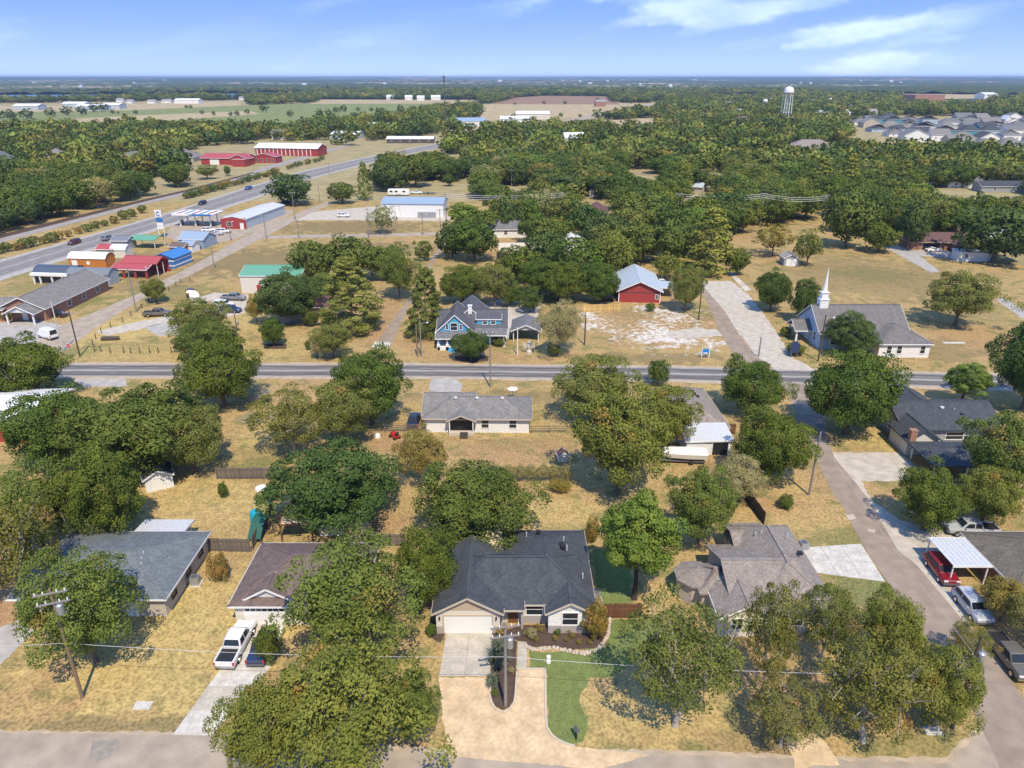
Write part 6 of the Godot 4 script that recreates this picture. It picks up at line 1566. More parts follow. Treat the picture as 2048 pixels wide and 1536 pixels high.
func _homes_near() -> void:
	# blue-grey roofed house under the trees
	var t := thing("house", "long tan house with blue-grey shingle hip roof beside a yellow lawn", "house", Vector3(-43.0, 0, -64.8), 0)
	wing(t, Vector3(0, 0, 0), 15.2, 10.9, 2.55, "hx", 1.55, 0.5, M.tan_lap, M.slate_blue, M.white)
	wing(t, Vector3(1.9, 0, -7.2), 5.4, 3.4, 2.25, "sz", -0.3, 0.2, null, M.tin, M.tin)
	posts(t, [Vector3(-0.6, 0, -8.7), Vector3(4.4, 0, -8.7)], 2.0, 0.12, M.white)
	for z in [3.4, -0.2, -3.6]:
		window(t, Vector3(7.6, 0.95, z), 90, 1.0, 1.1, M.dark_wall)
	window(t, Vector3(1.5, 0.95, 5.45), 0, 1.6, 1.2, M.white)
	door(t, Vector3(4.2, 0.02, 5.45), 0, 0.95, 2.05, M.white, M.white)
	for p in [Vector3(-0.6, 4.0, 0.9), Vector3(1.4, 4.0, 0.9)]:
		vent(t, p, "box")
	for p in [Vector3(3.4, 3.75, 0.1), Vector3(3.6, 3.65, 1.0), Vector3(3.9, 3.5, 1.7)]:
		vent(t, p)
	# brown roofed house with the white pickup in front
	t = thing("house", "house with brown shingle roof, white front gable and white garage door", "house", Vector3(-21.6, 0, -63.0), 0)
	wing(t, Vector3(0, 0, 0), 12.4, 9.8, 2.7, "hx", 2.1, 0.45, M.cream, M.brown_roof, M.white)
	wing(t, Vector3(-2.9, 2.86, 3.3), 4.2, 2.2, 0.12, "gz", 1.15, 0.3, M.white_lap, M.brown_roof, M.white)
	door(t, Vector3(-2.9, 0.02, 4.92), 0, 4.6, 2.2, M.white, M.white, 4)
	for k in 8:
		var g := tool()
		box(g, Vector3(-4.9 + k * 0.57, 1.93, 4.99), Vector3(0.42, 0.28, 0.03))
		put(g, "garage_window", M.glass, t)
	window(t, Vector3(3.2, 0.95, 4.9), 0, 1.5, 1.3, M.white)
	vent(t, Vector3(2.4, 4.4, -1.5), "box")
	# grey-brown roofed house on the corner
	t = thing("house", "rambling house with grey-brown roofs and an eight-sided bay by the corner", "house", Vector3(26.0, 0, -64.0), 0)
	wing(t, Vector3(2.5, 0, -0.9), 7.0, 13.6, 2.6, "hz", 2.3, 0.4, M.pale_brick, M.taupe_roof, M.taupe_roof)
	wing(t, Vector3(0.9, 0, -5.3), 3.6, 5.4, 2.57, "gx", 0.9, 0.35, M.pale_brick, M.taupe_roof, M.taupe_roof)
	wing(t, Vector3(-0.3, 0, 1.7), 7.2, 10.6, 2.66, "gx", 2.1, 0.4, M.pale_brick, M.taupe_roof, M.taupe_roof)
	wing(t, Vector3(-3.0, 0, 5.4), 5.0, 4.4, 2.62, "gz", 1.35, 0.4, M.cream, M.taupe_roof, M.white)
	wing(t, Vector3(-4.6, 0, 1.6), 3.6, 4.2, 2.5, "hx", 1.15, 0.4, M.pale_brick, M.taupe_roof, M.taupe_roof)
	var st := tool()
	var rt := tool()
	for k in 8:
		var a := TAU * (k + 0.5) / 8
		var b := TAU * (k + 1.5) / 8
		var c := Vector3(-6.5, 0, 1.1)
		var p := c + Vector3(cos(a), 0, sin(a)) * 1.95
		var q := c + Vector3(cos(b), 0, sin(b)) * 1.95
		face(st, [p, q, q + Vector3(0, 2.5, 0), p + Vector3(0, 2.5, 0)])
		slab(rt, [c + Vector3(cos(a) * 2.4, 2.55, sin(a) * 2.4), c + Vector3(0, 3.3, 0), c + Vector3(cos(b) * 2.4, 2.55, sin(b) * 2.4)], 0.12)
	put(st, "bay_wall", M.pale_brick, t)
	put(rt, "bay_roof", M.taupe_roof, t)
	for p in [Vector3(4.4, 4.3, -3.2), Vector3(1.6, 4.4, -3.6), Vector3(1.0, 4.2, -3.6), Vector3(-2.0, 4.4, 2.4)]:
		vent(t, p)
	vent(t, Vector3(4.9, 3.95, -0.6), "box")
	for x in [-3.9, -2.1]:
		window(t, Vector3(x, 0.9, 7.6), 0, 1.0, 1.3, M.white)
	window(t, Vector3(2.0, 0.9, 7.0), 0, 1.6, 1.3, M.white)
	door(t, Vector3(0.3, 0.02, 7.0), 0, 0.95, 2.05, M.door_brown, M.white)
	door(t, Vector3(6.0, 0.02, -2.6), 90, 4.8, 2.1, M.white, M.white, 4)
	# house with the tin carport on the side street
	t = thing("house", "house with mottled old brown shingle roof beside the red car", "house", Vector3(59.2, 0, -65.6), 0)
	wing(t, Vector3(0, 0, 0), 13.6, 9.4, 2.6, "hx", 2.2, 0.5, M.brick, M.old_roof, M.white)
	window(t, Vector3(-6.8, 0.9, 2.6), -90, 1.4, 1.2, M.white)
	window(t, Vector3(-3.5, 0.9, 4.7), 0, 1.4, 1.2, M.white)
	t = thing("carport", "white ribbed metal carport on thin posts over the parked red car", "carport", Vector3(49.6, 0, -66.8), 0)
	st = tool()
	for k in 16:
		var x := -1.95 + 3.9 * k / 15.0
		box(st, Vector3(x, 2.58 + (0.03 if k % 2 == 0 else 0.0), 0), Vector3(0.29, 0.05, 5.2))
	put(st, "roof", M.tin, t)
	for z in [-2.62, 2.62]:
		st = tool()
		box(st, Vector3(0, 2.52, z), Vector3(4.3, 0.22, 0.06))
		put(st, "fascia", M.white, t)
	posts(t, [Vector3(-1.95, 0, 2.4), Vector3(-1.95, 0, -2.4), Vector3(1.8, 0, 2.4)], 2.5, 0.12, M.white)
	# slate roofed house across the side street
	t = thing("house", "grey-sided house with dark slate gable roofs and a brick chimney across the street", "house", Vector3(66.0, 0, -102.4), 0)
	wing(t, Vector3(0, 0, 0), 14.6, 10.4, 2.7, "gx", 2.1, 0.45, M.grey_lap, M.slate, M.slate)
	wing(t, Vector3(-1.6, 0, -5.0), 6.0, 5.6, 2.74, "gz", 1.5, 0.4, M.grey_lap, M.slate, M.slate)
	wing(t, Vector3(-6.2, 0, 6.0), 4.4, 5.0, 2.66, "gz", 1.5, 0.4, M.cream, M.slate, M.slate)
	wing(t, Vector3(-3.6, 0, 12.6), 9.6, 6.4, 2.45, "hx", 0.9, 0.4, null, M.slate, M.slate)
	posts(t, [Vector3(-8.2, 0, 15.5), Vector3(-3.6, 0, 15.5), Vector3(1.0, 0, 15.5), Vector3(-8.2, 0, 9.8), Vector3(1.0, 0, 9.8)], 2.45, 0.16, M.white)
	chimney(t, Vector3(-8.0, 2.4, 8.6), Vector3(0.9, 1.7, 0.8), M.brick)
	window(t, Vector3(-7.3, 0.9, 1.4), -90, 1.2, 1.2, M.white)
	window(t, Vector3(0.4, 0.9, 5.2), 0, 2.6, 1.2, M.white)
	vent(t, Vector3(-0.2, 4.2, 1.6), "turbine")
	vent(t, Vector3(1.6, 4.1, 1.8))
	vent(t, Vector3(2.4, 3.8, 2.6), "box")
	# white house behind, rear side to the camera
	t = thing("house", "low white house with grey shingle hip roof and dark back porch", "house", Vector3(-5.3, 0, -105.3), -1)
	wing(t, Vector3(0, 0, 0.2), 16.0, 7.8, 2.65, "hx", 1.7, 0.5, M.white_lap, M.grey_roof, M.kerb)
	wing(t, Vector3(-2.4, 0, 3.6), 4.0, 3.2, 2.6, "gz", 0.8, 0.3, null, M.grey_roof, M.kerb)
	wing(t, Vector3(-4.6, 0, -1.0), 7.6, 8.0, 2.68, "gx", 1.75, 0.4, M.white_lap, M.grey_roof, M.kerb)
	st = tool()
	box(st, Vector3(-2.4, 1.3, 4.12), Vector3(3.8, 2.4, 0.05))
	put(st, "porch_screen", M.black, t)
	st = tool()
	for k in 4:
		box(st, Vector3(-2.0, 0.14 + 0.13 * k, 6.2 - 0.26 * k), Vector3(1.2, 0.26 + 0.0 * k, 0.27))
	put(st, "step", M.fence_dark, t)
	st = tool()
	box(st, Vector3(-2.4, 0.3, 5.0), Vector3(3.9, 0.5, 1.0))
	put(st, "porch_floor", M.kerb, t)
	posts(t, [Vector3(-4.2, 0.5, 5.3), Vector3(-0.6, 0.5, 5.3)], 2.15, 0.14, M.white)
	for x in [1.2, 5.5]:
		window(t, Vector3(x, 0.85, 4.1), 0, 1.1, 1.3, M.white)
	for p in [Vector3(-3.6, 4.2, 0.9), Vector3(-0.2, 4.2, 0.9), Vector3(3.8, 4.15, 0.8)]:
		vent(t, p, "turbine")
	# brown roofed house with the tin lean-to
	t = thing("house", "house with brown-grey hip roof and a ribbed tin lean-to by the corner", "house", Vector3(27.25, 0, -101.73), 2)
	wing(t, Vector3(0.6, 0, -3.2), 8.8, 14.0, 2.7, "hz", 2.2, 0.45, M.white_lap, M.taupe_roof, M.kerb)
	wing(t, Vector3(1.2, 0, 5.8), 6.6, 4.2, 2.35, "sz", 0.55, 0.25, M.white_lap, M.tin, M.white)
	door(t, Vector3(2.9, 0.02, 7.9), 0, 2.3, 2.0, M.black, M.white)
	for p in [Vector3(2.0, 4.4, -5.5), Vector3(2.1, 4.3, -4.6), Vector3(2.4, 4.2, -3.8)]:
		vent(t, p, "box")
	t = thing("shed", "white-roofed red metal building at the edge of the oaks", "shed", Vector3(-79.99, 0, -103.86), 3)
	wing(t, Vector3.ZERO, 15.0, 12.0, 3.4, "gx", 1.6, 0.4, M.red_wall, M.white_tin, M.white)
	window(t, Vector3(5.0, 1.0, 6.0), 0, 1.2, 1.2, M.white)
	t = thing("shed", "small grey-roofed garden shed below the oaks behind the plank fence", "shed", Vector3(-48.26, 0, -86.05), 30)
	wing(t, Vector3.ZERO, 3.4, 4.4, 2.0, "gz", 0.9, 0.25, M.white_lap, M.slate, M.white)
	door(t, Vector3(0, 0.02, 2.2), 0, 1.2, 1.8, M.white, M.white)
	t = thing("playhouse", "tiny white playhouse with maroon roof beside the pale hedge", "playhouse", Vector3(7.31, 0, -92.38), 10)
	wing(t, Vector3.ZERO, 1.4, 1.3, 1.0, "gz", 0.5, 0.15, M.white_lap, M.maroon_roof, M.white)
	door(t, Vector3(0, 0.02, 0.65), 0, 0.5, 0.8, M.white, M.white)

func _homes_mid() -> void:
	# the blue bungalow
	var t := thing("house", "blue bungalow with slate roofs, white trim and front porch facing the road", "house", Vector3(-8.21, 0, -141.98), 0)
	wing(t, Vector3(0, 0, -5.0), 13.4, 9.0, 3.2, "gx", 2.7, 0.7, M.blue_lap, M.slate_soft, M.white)
	wing(t, Vector3(-3.4, 0, -3.0), 7.6, 9.4, 3.3, "gz", 3.5, 0.3, M.blue_lap, M.slate_soft, M.white)
	wing(t, Vector3(-0.6, 0, -9.0), 7.5, 9.0, 3.4, "gz", 3.0, 0.5, M.blue_lap, M.slate_soft, M.white)
	wing(t, Vector3(-3.6, 0, 2.6), 6.6, 2.2, 2.6, "sz", 0.7, 0.4, null, M.mid_grey_roof, M.white)
	wing(t, Vector3(3.6, 0, 0.4), 6.4, 2.6, 2.6, "sz", 0.7, 0.4, null, M.mid_grey_roof, M.white)
	wing(t, Vector3(3.4, 3.75, -3.1), 5.0, 3.4, 1.15, "sz", 0.5, 0.2, M.blue_lap, M.slate_soft, M.white)
	for p in [Vector3(-6.7, 0, 3.5), Vector3(-4.9, 0, 3.5), Vector3(-2.3, 0, 3.5), Vector3(-0.5, 0, 3.5), Vector3(6.5, 0, 1.5), Vector3(0.6, 0, 1.5)]:
		var st := tool()
		box(st, p + Vector3(0, 0.6, 0), Vector3(0.6, 1.2, 0.6))
		box(st, p + Vector3(0, 1.85, 0), Vector3(0.32, 1.4, 0.32))
		put(st, "porch_column", M.white, t)
	var fl := tool()
	box(fl, Vector3(-3.6, 0.35, 2.6), Vector3(6.6, 0.7, 2.4))
	put(fl, "porch_floor", M.white, t)
	fl = tool()
	for k in 4:
		box(fl, Vector3(-3.6, 0.12 + 0.15 * k, 4.9 - 0.3 * k), Vector3(2.0, 0.24, 0.3))
	put(fl, "step", M.blue_lap, t)
	window(t, Vector3(-3.6, 3.6, 1.7), 0, 1.3, 1.5, M.white)
	for x in [-5.0, -2.2]:
		window(t, Vector3(x, 3.8, 1.7), 0, 0.5, 1.0, M.white)
	for x in [2.6, 4.3]:
		window(t, Vector3(x, 3.9, -1.38), 0, 0.9, 1.0, M.white)
	for x in [-5.8, -1.4]:
		window(t, Vector3(x, 1.0, 1.7), 0, 1.0, 1.6, M.white)
	door(t, Vector3(-3.6, 0.7, 1.72), 0, 1.0, 2.1, M.black, M.white)
	for x in [2.0, 5.0]:
		window(t, Vector3(x, 1.0, -0.48), 0, 1.1, 1.5, M.white)
	chimney(t, Vector3(-0.6, 4.6, -4.2), Vector3(0.8, 2.4, 0.8), M.white)
	t = thing("carport", "grey-shingled carport on white posts beside the blue bungalow", "carport", Vector3(2.96, 0, -145.11), -2)
	wing(t, Vector3(0, 0, -2.0), 5.6, 7.0, 2.4, "gz", 1.2, 0.4, null, M.mid_grey_roof, M.white)
	posts(t, [Vector3(-2.6, 0, 1.4), Vector3(2.6, 0, 1.4), Vector3(-2.6, 0, -5.4), Vector3(2.6, 0, -5.4)], 2.5, 0.18, M.white)
	var gb := tool()
	face(gb, [Vector3(-2.7, 2.45, 1.45), Vector3(2.7, 2.45, 1.45), Vector3(0, 3.5, 1.45)])
	put(gb, "gable_boarding", M.white_lap, t)
	# red metal house
	t = thing("house", "red metal-clad house with pale grey metal roof behind the limestone lot", "house", Vector3(31.25, 0, -172.14), -4)
	wing(t, Vector3(0, 0, -8.5), 10.2, 17.0, 3.0, "gz", 2.3, 0.6, M.red_wall, M.grey_tin, M.white)
	wing(t, Vector3(-7.2, 0, -6.5), 4.4, 7.0, 2.4, "sx", -0.3, 0.2, null, M.white_tin, M.white)
	posts(t, [Vector3(-9.2, 0, -3.2), Vector3(-9.2, 0, -9.8)], 2.4, 0.15, M.white)
	wing(t, Vector3(7.0, 0, -8.0), 4.0, 6.0, 2.3, "sx", 0.3, 0.3, null, M.grey_tin, M.white)
	posts(t, [Vector3(8.7, 0, -5.2), Vector3(8.7, 0, -10.8)], 2.3, 0.15, M.white)
	for x in [-5.0, 5.0]:
		var cb := tool()
		box(cb, Vector3(x, 1.5, 0.02), Vector3(0.22, 3.0, 0.16))
		put(cb, "corner_board", M.white, t)
	var bd := tool()
	box(bd, Vector3(0, 2.55, 0.03), Vector3(9.8, 0.14, 0.1))
	put(bd, "belt_board", M.dark_wall, t)
	window(t, Vector3(4.2, 1.0, 0.0), 0, 0.6, 1.0, M.white)
	vent(t, Vector3(-2.0, 4.6, -6.0))
	# the church
	t = thing("church", "white church with grey gable roof, front porch and tall white steeple", "church", Vector3(71.2, 0, -144.7), 0)
	wing(t, Vector3(0, 0, 0), 17.6, 11.6, 3.6, "gx", 4.0, 0.45, M.pale_blue_lap, M.church_roof, M.white)
	wing(t, Vector3(6.0, 0, 5.4), 10.0, 10.6, 3.0, "hz", 2.2, 0.4, M.white_lap, M.church_roof, M.white)
	wing(t, Vector3(-10.4, 0, -0.8), 3.4, 4.6, 2.7, "gx", 1.5, 0.35, null, M.church_roof, M.white)
	posts(t, [Vector3(-11.8, 0, -2.8), Vector3(-11.8, 0, 1.3)], 2.7, 0.32, M.white)
	var sp := tool()
	box(sp, Vector3(-6.9, 7.9, 0), Vector3(1.75, 2.0, 1.75))
	box(sp, Vector3(-6.9, 8.95, 0), Vector3(2.0, 0.16, 2.0))
	box(sp, Vector3(-6.9, 9.65, 0), Vector3(1.35, 1.4, 1.35))
	box(sp, Vector3(-6.9, 10.38, 0), Vector3(1.6, 0.14, 1.6))
	var stp := put(sp, "steeple", M.white, t)
	sp = tool()
	lathe(sp, Vector3(-6.9, 10.4, 0), [[0.56, 0.0], [0.36, 1.6], [0.05, 4.9]], 8)
	put(sp, "spire", M.white, stp)
	for z in [-4.0, 3.2]:
		window(t, Vector3(-8.8, 1.0, z), -90, 0.8, 1.9, M.white)
	for x in [3.0, 5.0]:
		window(t, Vector3(x, 0.9, 10.7), 0, 0.9, 1.5, M.white)
	window(t, Vector3(9.6, 0.9, 10.7), 0, 0.9, 1.5, M.white)
	for x in [-6.0, -3.0, 0.0]:
		window(t, Vector3(x, 1.0, 5.8), 0, 1.0, 1.9, M.white)
	door(t, Vector3(-8.8, 0.05, -0.8), -90, 1.6, 2.2, M.white, M.white)
	# brick ranch on the hill
	t = thing("house", "low brick ranch house with maroon-brown roof and brick chimney beyond the church field", "house", Vector3(140.6, 0, -232.57), -4)
	wing(t, Vector3(0, 0, -3), 25.0, 9.0, 2.7, "hx", 2.0, 0.7, M.brick, M.maroon_roof, M.tan)
	wing(t, Vector3(6.0, 0, 0), 12.0, 9.0, 2.66, "hx", 1.6, 0.6, M.brick, M.maroon_roof, M.tan)
	chimney(t, Vector3(4.4, 3.6, -3.6), Vector3(1.9, 2.4, 1.1), M.brick)
	door(t, Vector3(-6.0, 0.02, 1.5), 0, 5.5, 2.2, M.black, M.white)
	for x in [2.0, 9.5]:
		window(t, Vector3(x, 0.9, 4.5), 0, 1.6, 1.2, M.white)
	t = thing("shed", "flat white shed with one small window below the brick ranch house", "shed", Vector3(138.96, 0, -217.25), -4)
	wing(t, Vector3.ZERO, 9.5, 4.0, 2.6, "sz", 0.25, 0.2, M.white_lap, M.white_tin, M.white)
	window(t, Vector3(-2.4, 1.1, 2.0), 0, 0.9, 0.8, M.white)
	t = thing("shed", "small grey barn shed with white double doors alone on the church field", "shed", Vector3(81.88, 0, -210.27), -4)
	wing(t, Vector3(0, 0, -1.6), 4.2, 4.6, 2.3, "gz", 1.1, 0.25, M.grey_lap, M.pale_roof, M.white)
	for x in [-0.7, 0.7]:
		door(t, Vector3(x, 0.02, 0.7), 0, 1.3, 2.0, M.white, M.white)
	# houses showing between the trees
	cottage("house with slate-grey roof half hidden by oaks beside the narrow lane", Vector3(-2.46, 0, -255.16), 4, 17, 9, 3, "hx", 2.6, M.white_lap, M.mid_grey_roof, 3)
	t = thing("carport", "long cream metal carport on posts between the oaks beside the lane", "carport", Vector3(2.45, 0, -219.9), 2)
	wing(t, Vector3.ZERO, 12.5, 6.5, 2.9, "sz", 0.9, 0.3, null, M.cream_tin, M.kerb)
	posts(t, [Vector3(-6, 0, 3), Vector3(-2, 0, 3), Vector3(2, 0, 3), Vector3(6, 0, 3), Vector3(-6, 0, -3), Vector3(6, 0, -3)], 3.0, 0.2, M.dark_wall)
	cottage("small white gabled cottage deep among the oaks behind the red pickup", Vector3(18.51, 0, -229.64), 0, 9, 8, 3, "gz", 2.6, M.white_lap, M.white_tin, 2)
	cottage("house with maroon-brown roof among the trees below the far lane", Vector3(31.86, 0, -284.29), 78, 16, 10, 3, "gx", 2.8, M.tan_lap, M.maroon_roof, 2)
	cottage("small white-walled cabin with dark roof beside a mown strip", Vector3(37.85, 0, -346.23), 10, 5, 6, 2.6, "gz", 1.6, M.white_lap, M.grey_roof, 1)
	cottage("grey-roofed bungalow with white gable beneath the yellow-green pines", Vector3(227.35, 0, -380.13), 0, 17, 12, 3, "gx", 3.0, M.white_lap, M.mid_grey_roof, 2)
	cottage("grey hip-roofed house at the wood edge behind the brick ranch", Vector3(257.97, 0, -380.13), 10, 22, 13, 3, "hx", 3.4, M.tan_lap, M.grey_roof, 3)
	cottage("dark-roofed outbuilding in front of the grey hip-roofed house", Vector3(239.29, 0, -362.43), 0, 26, 8, 2.8, "gx", 2.0, M.grey_lap, M.slate, 2)
	cottage("white storage barn with red door behind the brick ranch house", Vector3(163.95, 0, -240.2), -8, 13, 8, 3, "gx", 1.6, M.white_lap, M.white_tin, 0, "shed", "shed")
	cottage("tan house with taupe hip roof in a clearing below the water tower", Vector3(230.77, 0, -588), -4, 30, 16, 3, "hx", 4.0, M.tan_lap, M.taupe_roof, 4)
	cottage("small silver-roofed shed poking out of the mid wood", Vector3(88.01, 0, -359.08), -30, 9, 6, 3, "gx", 1.6, M.tan_lap, M.grey_tin, 1, "shed", "shed")
	cottage("white flat-roofed outbuilding in the trees below the tan house", Vector3(172.56, 0, -513.2), 0, 15, 8, 4, "f", 0.1, M.grey_lap, M.white_tin, 1, "shed", "shed")
	cottage("tall white house standing up out of the central oaks", Vector3(47.91, 0, -596.64), 8, 15, 12, 8, "gx", 3.5, M.white_lap, M.white_tin, 2)
	cottage("low pale house at the wood edge above the camper trailer", Vector3(-25.47, 0, -559.55), 4, 24, 10, 3, "gx", 2.5, M.white_lap, M.pale_roof, 2)
	cottage("pink-tan house with brown roof at the foot of the hill", Vector3(91.87, 0, -624.12), 0, 22, 12, 4, "hx", 3, M.tan_lap, M.pale_roof, 2)
	cottage("brick-coloured house among oaks near the water tower", Vector3(255.26, 0, -850.11), 0, 24, 14, 7, "hx", 5, M.brick, M.brown_roof, 3)
	cottage("rust-roofed house in the dark oaks above the far lane", Vector3(129.2, 0, -654.15), 0, 26, 14, 3, "hx", 3, M.brick, M.brown_roof, 2)

# ---------------------------------------------------------------- sheds, shops
func barn_shed(label: String, at: Vector3, turn: float, w: float, d: float, h: float, wall: Material, top: Material, barrel := true) -> Node3D:
	var t := thing("shed", label, "shed", at, turn, "")
	if barrel:
		wing(t, Vector3.ZERO, w, d, h, "", 0, 0, wall, null, null)
		# gambrel roof: two pitches a side, closed ends
		var st := tool()
		var e := tool()
		var pr := [[-d / 2 - 0.2, h - 0.1], [-d * 0.30, h + d * 0.22], [0.0, h + d * 0.30], [d * 0.30, h + d * 0.22], [d / 2 + 0.2, h - 0.1]]
		for k in 4:
			var a: Array = pr[k]
			var b: Array = pr[k + 1]
			slab(st, [Vector3(-w / 2 - 0.2, b[1] + 0.1, b[0]), Vector3(-w / 2 - 0.2, a[1] + 0.1, a[0]), Vector3(w / 2 + 0.2, a[1] + 0.1, a[0]), Vector3(w / 2 + 0.2, b[1] + 0.1, b[0])], 0.1)
		put(st, "roof", top, t)
		for x in [-w / 2, w / 2]:
			e = tool()
			for k in 4:
				tri(e, Vector3(x, h - 0.1, 0), Vector3(x, pr[k][1], pr[k][0] * 0.98), Vector3(x, pr[k + 1][1], pr[k + 1][0] * 0.98))
			put(e, "gable", wall, t)
	else:
		wing(t, Vector3.ZERO, w, d, h, "gx", d * 0.22, 0.25, wall, top, M.white)
	return t

func _sheds_and_shops() -> void:
	var t := barn_shed("navy-roofed display shed with white eave and open front porch", Vector3(-122.44, 0, -192.61), -6, 11.5, 5.0, 2.9, M.dark_wall, M.navy_tin)
	posts(t, [Vector3(-5.2, 0, 3.4), Vector3(-3.4, 0, 3.4), Vector3(0, 0, 3.4), Vector3(3.0, 0, 3.4)], 2.4, 0.35, M.white)
	var st := tool()
	box(st, Vector3(-0.6, 2.6, 3.2), Vector3(10.6, 0.7, 1.2))
	put(st, "porch_roof", M.white, t)
	t = barn_shed("long grey display shed with a round white badge on its wall", Vector3(-112.36, 0, -190.52), -6, 11.6, 4.4, 2.9, M.grey_wall, M.grey_tin_dark)
	for y in [1.35, 2.0]:
		st = tool()
		tube(st, Vector3(0.3, y, 2.2), Vector3(0.3, y, 2.26), 0.55, 0.55, 14)
		tube(st, Vector3(0.3, y, 2.2), Vector3(0.3, y, 2.27), 0.25, 0.25, 10)
		put(st, "badge", M.white, t)
	for y in [1.35, 2.0]:
		st = tool()
		tube(st, Vector3(0.3, y, 2.2), Vector3(0.3, y, 2.29), 0.26, 0.26, 10)
		put(st, "badge_centre", M.navy_tin, t)
	t = barn_shed("orange display shed with white roof, white door and round badge", Vector3(-122.61, 0, -209.04), -6, 11.4, 4.6, 2.9, M.orange_wall, M.white_tin)
	door(t, Vector3(-3.9, 0.05, 2.3), 0, 1.5, 2.2, M.white, M.white)
	st = tool()
	tube(st, Vector3(0.3, 1.6, 2.3), Vector3(0.3, 1.6, 2.36), 0.55, 0.55, 14)
	put(st, "badge", M.white, t)
	# red carport barn
	t = thing("carport", "red metal barn carport with arched openings and lower front roof", "carport", Vector3(-104.32, 0, -198), -7)
	wing(t, Vector3(0.8, 0, -3.2), 10.5, 6.0, 3.6, "gx", 1.3, 0.25, null, M.red_tin, M.red_tin)
	wing(t, Vector3(-0.6, 0, 1.2), 10.5, 3.2, 2.5, "sz", 1.0, 0.2, null, M.red_tin, M.white)
	st = tool()
	for k in 4:
		box(st, Vector3(-5.6 + 3.35 * k, 1.15, 2.6), Vector3(0.7, 2.3, 0.14))
	box(st, Vector3(-0.6, 2.25, 2.62), Vector3(10.5, 0.6, 0.12))
	put(st, "arch_front", M.red_wall, t)
	st = tool()
	box(st, Vector3(0.8, 1.8, -6.0), Vector3(10.4, 3.6, 0.1))
	put(st, "back_panel", M.red_wall, t)
	posts(t, [Vector3(6.0, 0, -0.3), Vector3(6.0, 0, -3.2), Vector3(-4.4, 0, -0.3), Vector3(4.6, 0, 2.6)], 3.5, 0.14, M.white)
	t = thing("shed", "bright blue metal garage with blue roof and white bands", "shed", Vector3(-100.81, 0, -208.43), -10)
	wing(t, Vector3(0, 0, -3), 7.0, 9.0, 3.0, "gz", 1.2, 0.25, M.blue_tin, M.blue_tin, M.blue_tin)
	st = tool()
	for y in [0.8, 2.2]:
		box(st, Vector3(3.52, y, -3), Vector3(0.06, 0.35, 9.0))
		box(st, Vector3(0, y, 1.52), Vector3(7.0, 0.35, 0.06))
	put(st, "band", M.white, t)
	door(t, Vector3(-0.4, 0.02, 1.52), 0, 3.0, 2.4, M.white, M.white, 4)
	t = barn_shed("tan display shed with red roof beside a white shed", Vector3(-124.39, 0, -222.6), -6, 5.6, 4.6, 2.6, M.tan_lap, M.red_tin, false)
	t = barn_shed("small cream display shed with arched white roof", Vector3(-120.33, 0, -221.92), -6, 4.8, 4.0, 2.5, M.cream, M.white_tin)
	t = barn_shed("dark-roofed grey display shed behind the cream one", Vector3(-125.31, 0, -233.31), -6, 5.4, 5.0, 3.0, M.grey_lap, M.grey_tin_dark, false)
	t = thing("canopy", "open green metal canopy on four posts in the shed lot", "canopy", Vector3(-118.58, 0, -235.57), -8)
	wing(t, Vector3.ZERO, 8.5, 6.0, 2.9, "gx", 0.9, 0.2, null, M.green_tin, M.green_tin)
	posts(t, [Vector3(-4, 0, 2.7), Vector3(4, 0, 2.7), Vector3(-4, 0, -2.7), Vector3(4, 0, -2.7)], 2.95, 0.16, M.white)
	t = barn_shed("blue-grey carport shed nearest the filling station", Vector3(-102.85, 0, -237.09), -10, 8.5, 8.0, 3.0, M.steel_blue_tin, M.steel_blue_tin, false)
	t = barn_shed("small white and blue display shed by the blue-grey carport", Vector3(-102.44, 0, -229.64), -10, 4.0, 4.0, 2.4, M.white_lap, M.steel_blue_tin, false)
	t = barn_shed("low brown display shed between blue garage and carport", Vector3(-104.73, 0, -227.49), -10, 5.0, 4.0, 2.2, M.brick, M.brown_roof, false)
	# brick house on the loop road
	t = thing("house", "long brick house with grey roof and white-trimmed front gable by the loop road", "house", Vector3(-110.98, 0, -165.09), -2)
	wing(t, Vector3(0, 0, -6), 10.5, 26.0, 2.9, "gz", 2.4, 0.5, M.brick, M.grey_roof, M.white)
	wing(t, Vector3(1.4, 0, 8.4), 6.5, 3.6, 2.6, "gz", 1.6, 0.4, null, M.grey_roof, M.white)
	wing(t, Vector3(-6.4, 0, 3.0), 5.0, 10.0, 2.7, "gx", 1.3, 0.3, M.brick, M.grey_roof, M.white)
	posts(t, [Vector3(-1.6, 0, 10.0), Vector3(4.4, 0, 10.0)], 2.7, 0.3, M.white)
	st = tool()
	face(st, [Vector3(-1.7, 2.75, 10.18), Vector3(4.5, 2.75, 10.18), Vector3(1.4, 4.2, 10.18)])
	put(st, "gable_boarding", M.white_lap, t)
	for z in [-14.0, -8.0, -2.0]:
		window(t, Vector3(5.25, 0.9, z), 90, 1.4, 1.2, M.white)
	door(t, Vector3(0.4, 0.02, 7.0), 0, 1.0, 2.1, M.white, M.white)
	# filling station
	t = thing("filling_station_canopy", "filling station canopy with blue and white fascia and striped top over the pumps", "canopy", Vector3(-117.94, 0, -268.99), -8)
	wing(t, Vector3(0, 0, -5), 16.0, 9.0, 4.6, "f", 0.1, 0.2, null, M.white, M.blue_paint)
	for k in 5:
		st = tool()
		box(st, Vector3(-6.0 + 3.0 * k, 4.80, -5), Vector3(1.1, 0.05, 6.6))
		put(st, "roof_stripe", M.red_faded if k % 2 == 0 else M.blue_paint, t)
	st = tool()
	box(st, Vector3(-4.4, 4.55, -0.28), Vector3(6.6, 0.7, 0.08))
	put(st, "fascia_panel", M.white, t)
	st = tool()
	box(st, Vector3(4.0, 4.55, -0.28), Vector3(7.6, 0.7, 0.08))
	put(st, "fascia_panel", M.blue_paint, t)
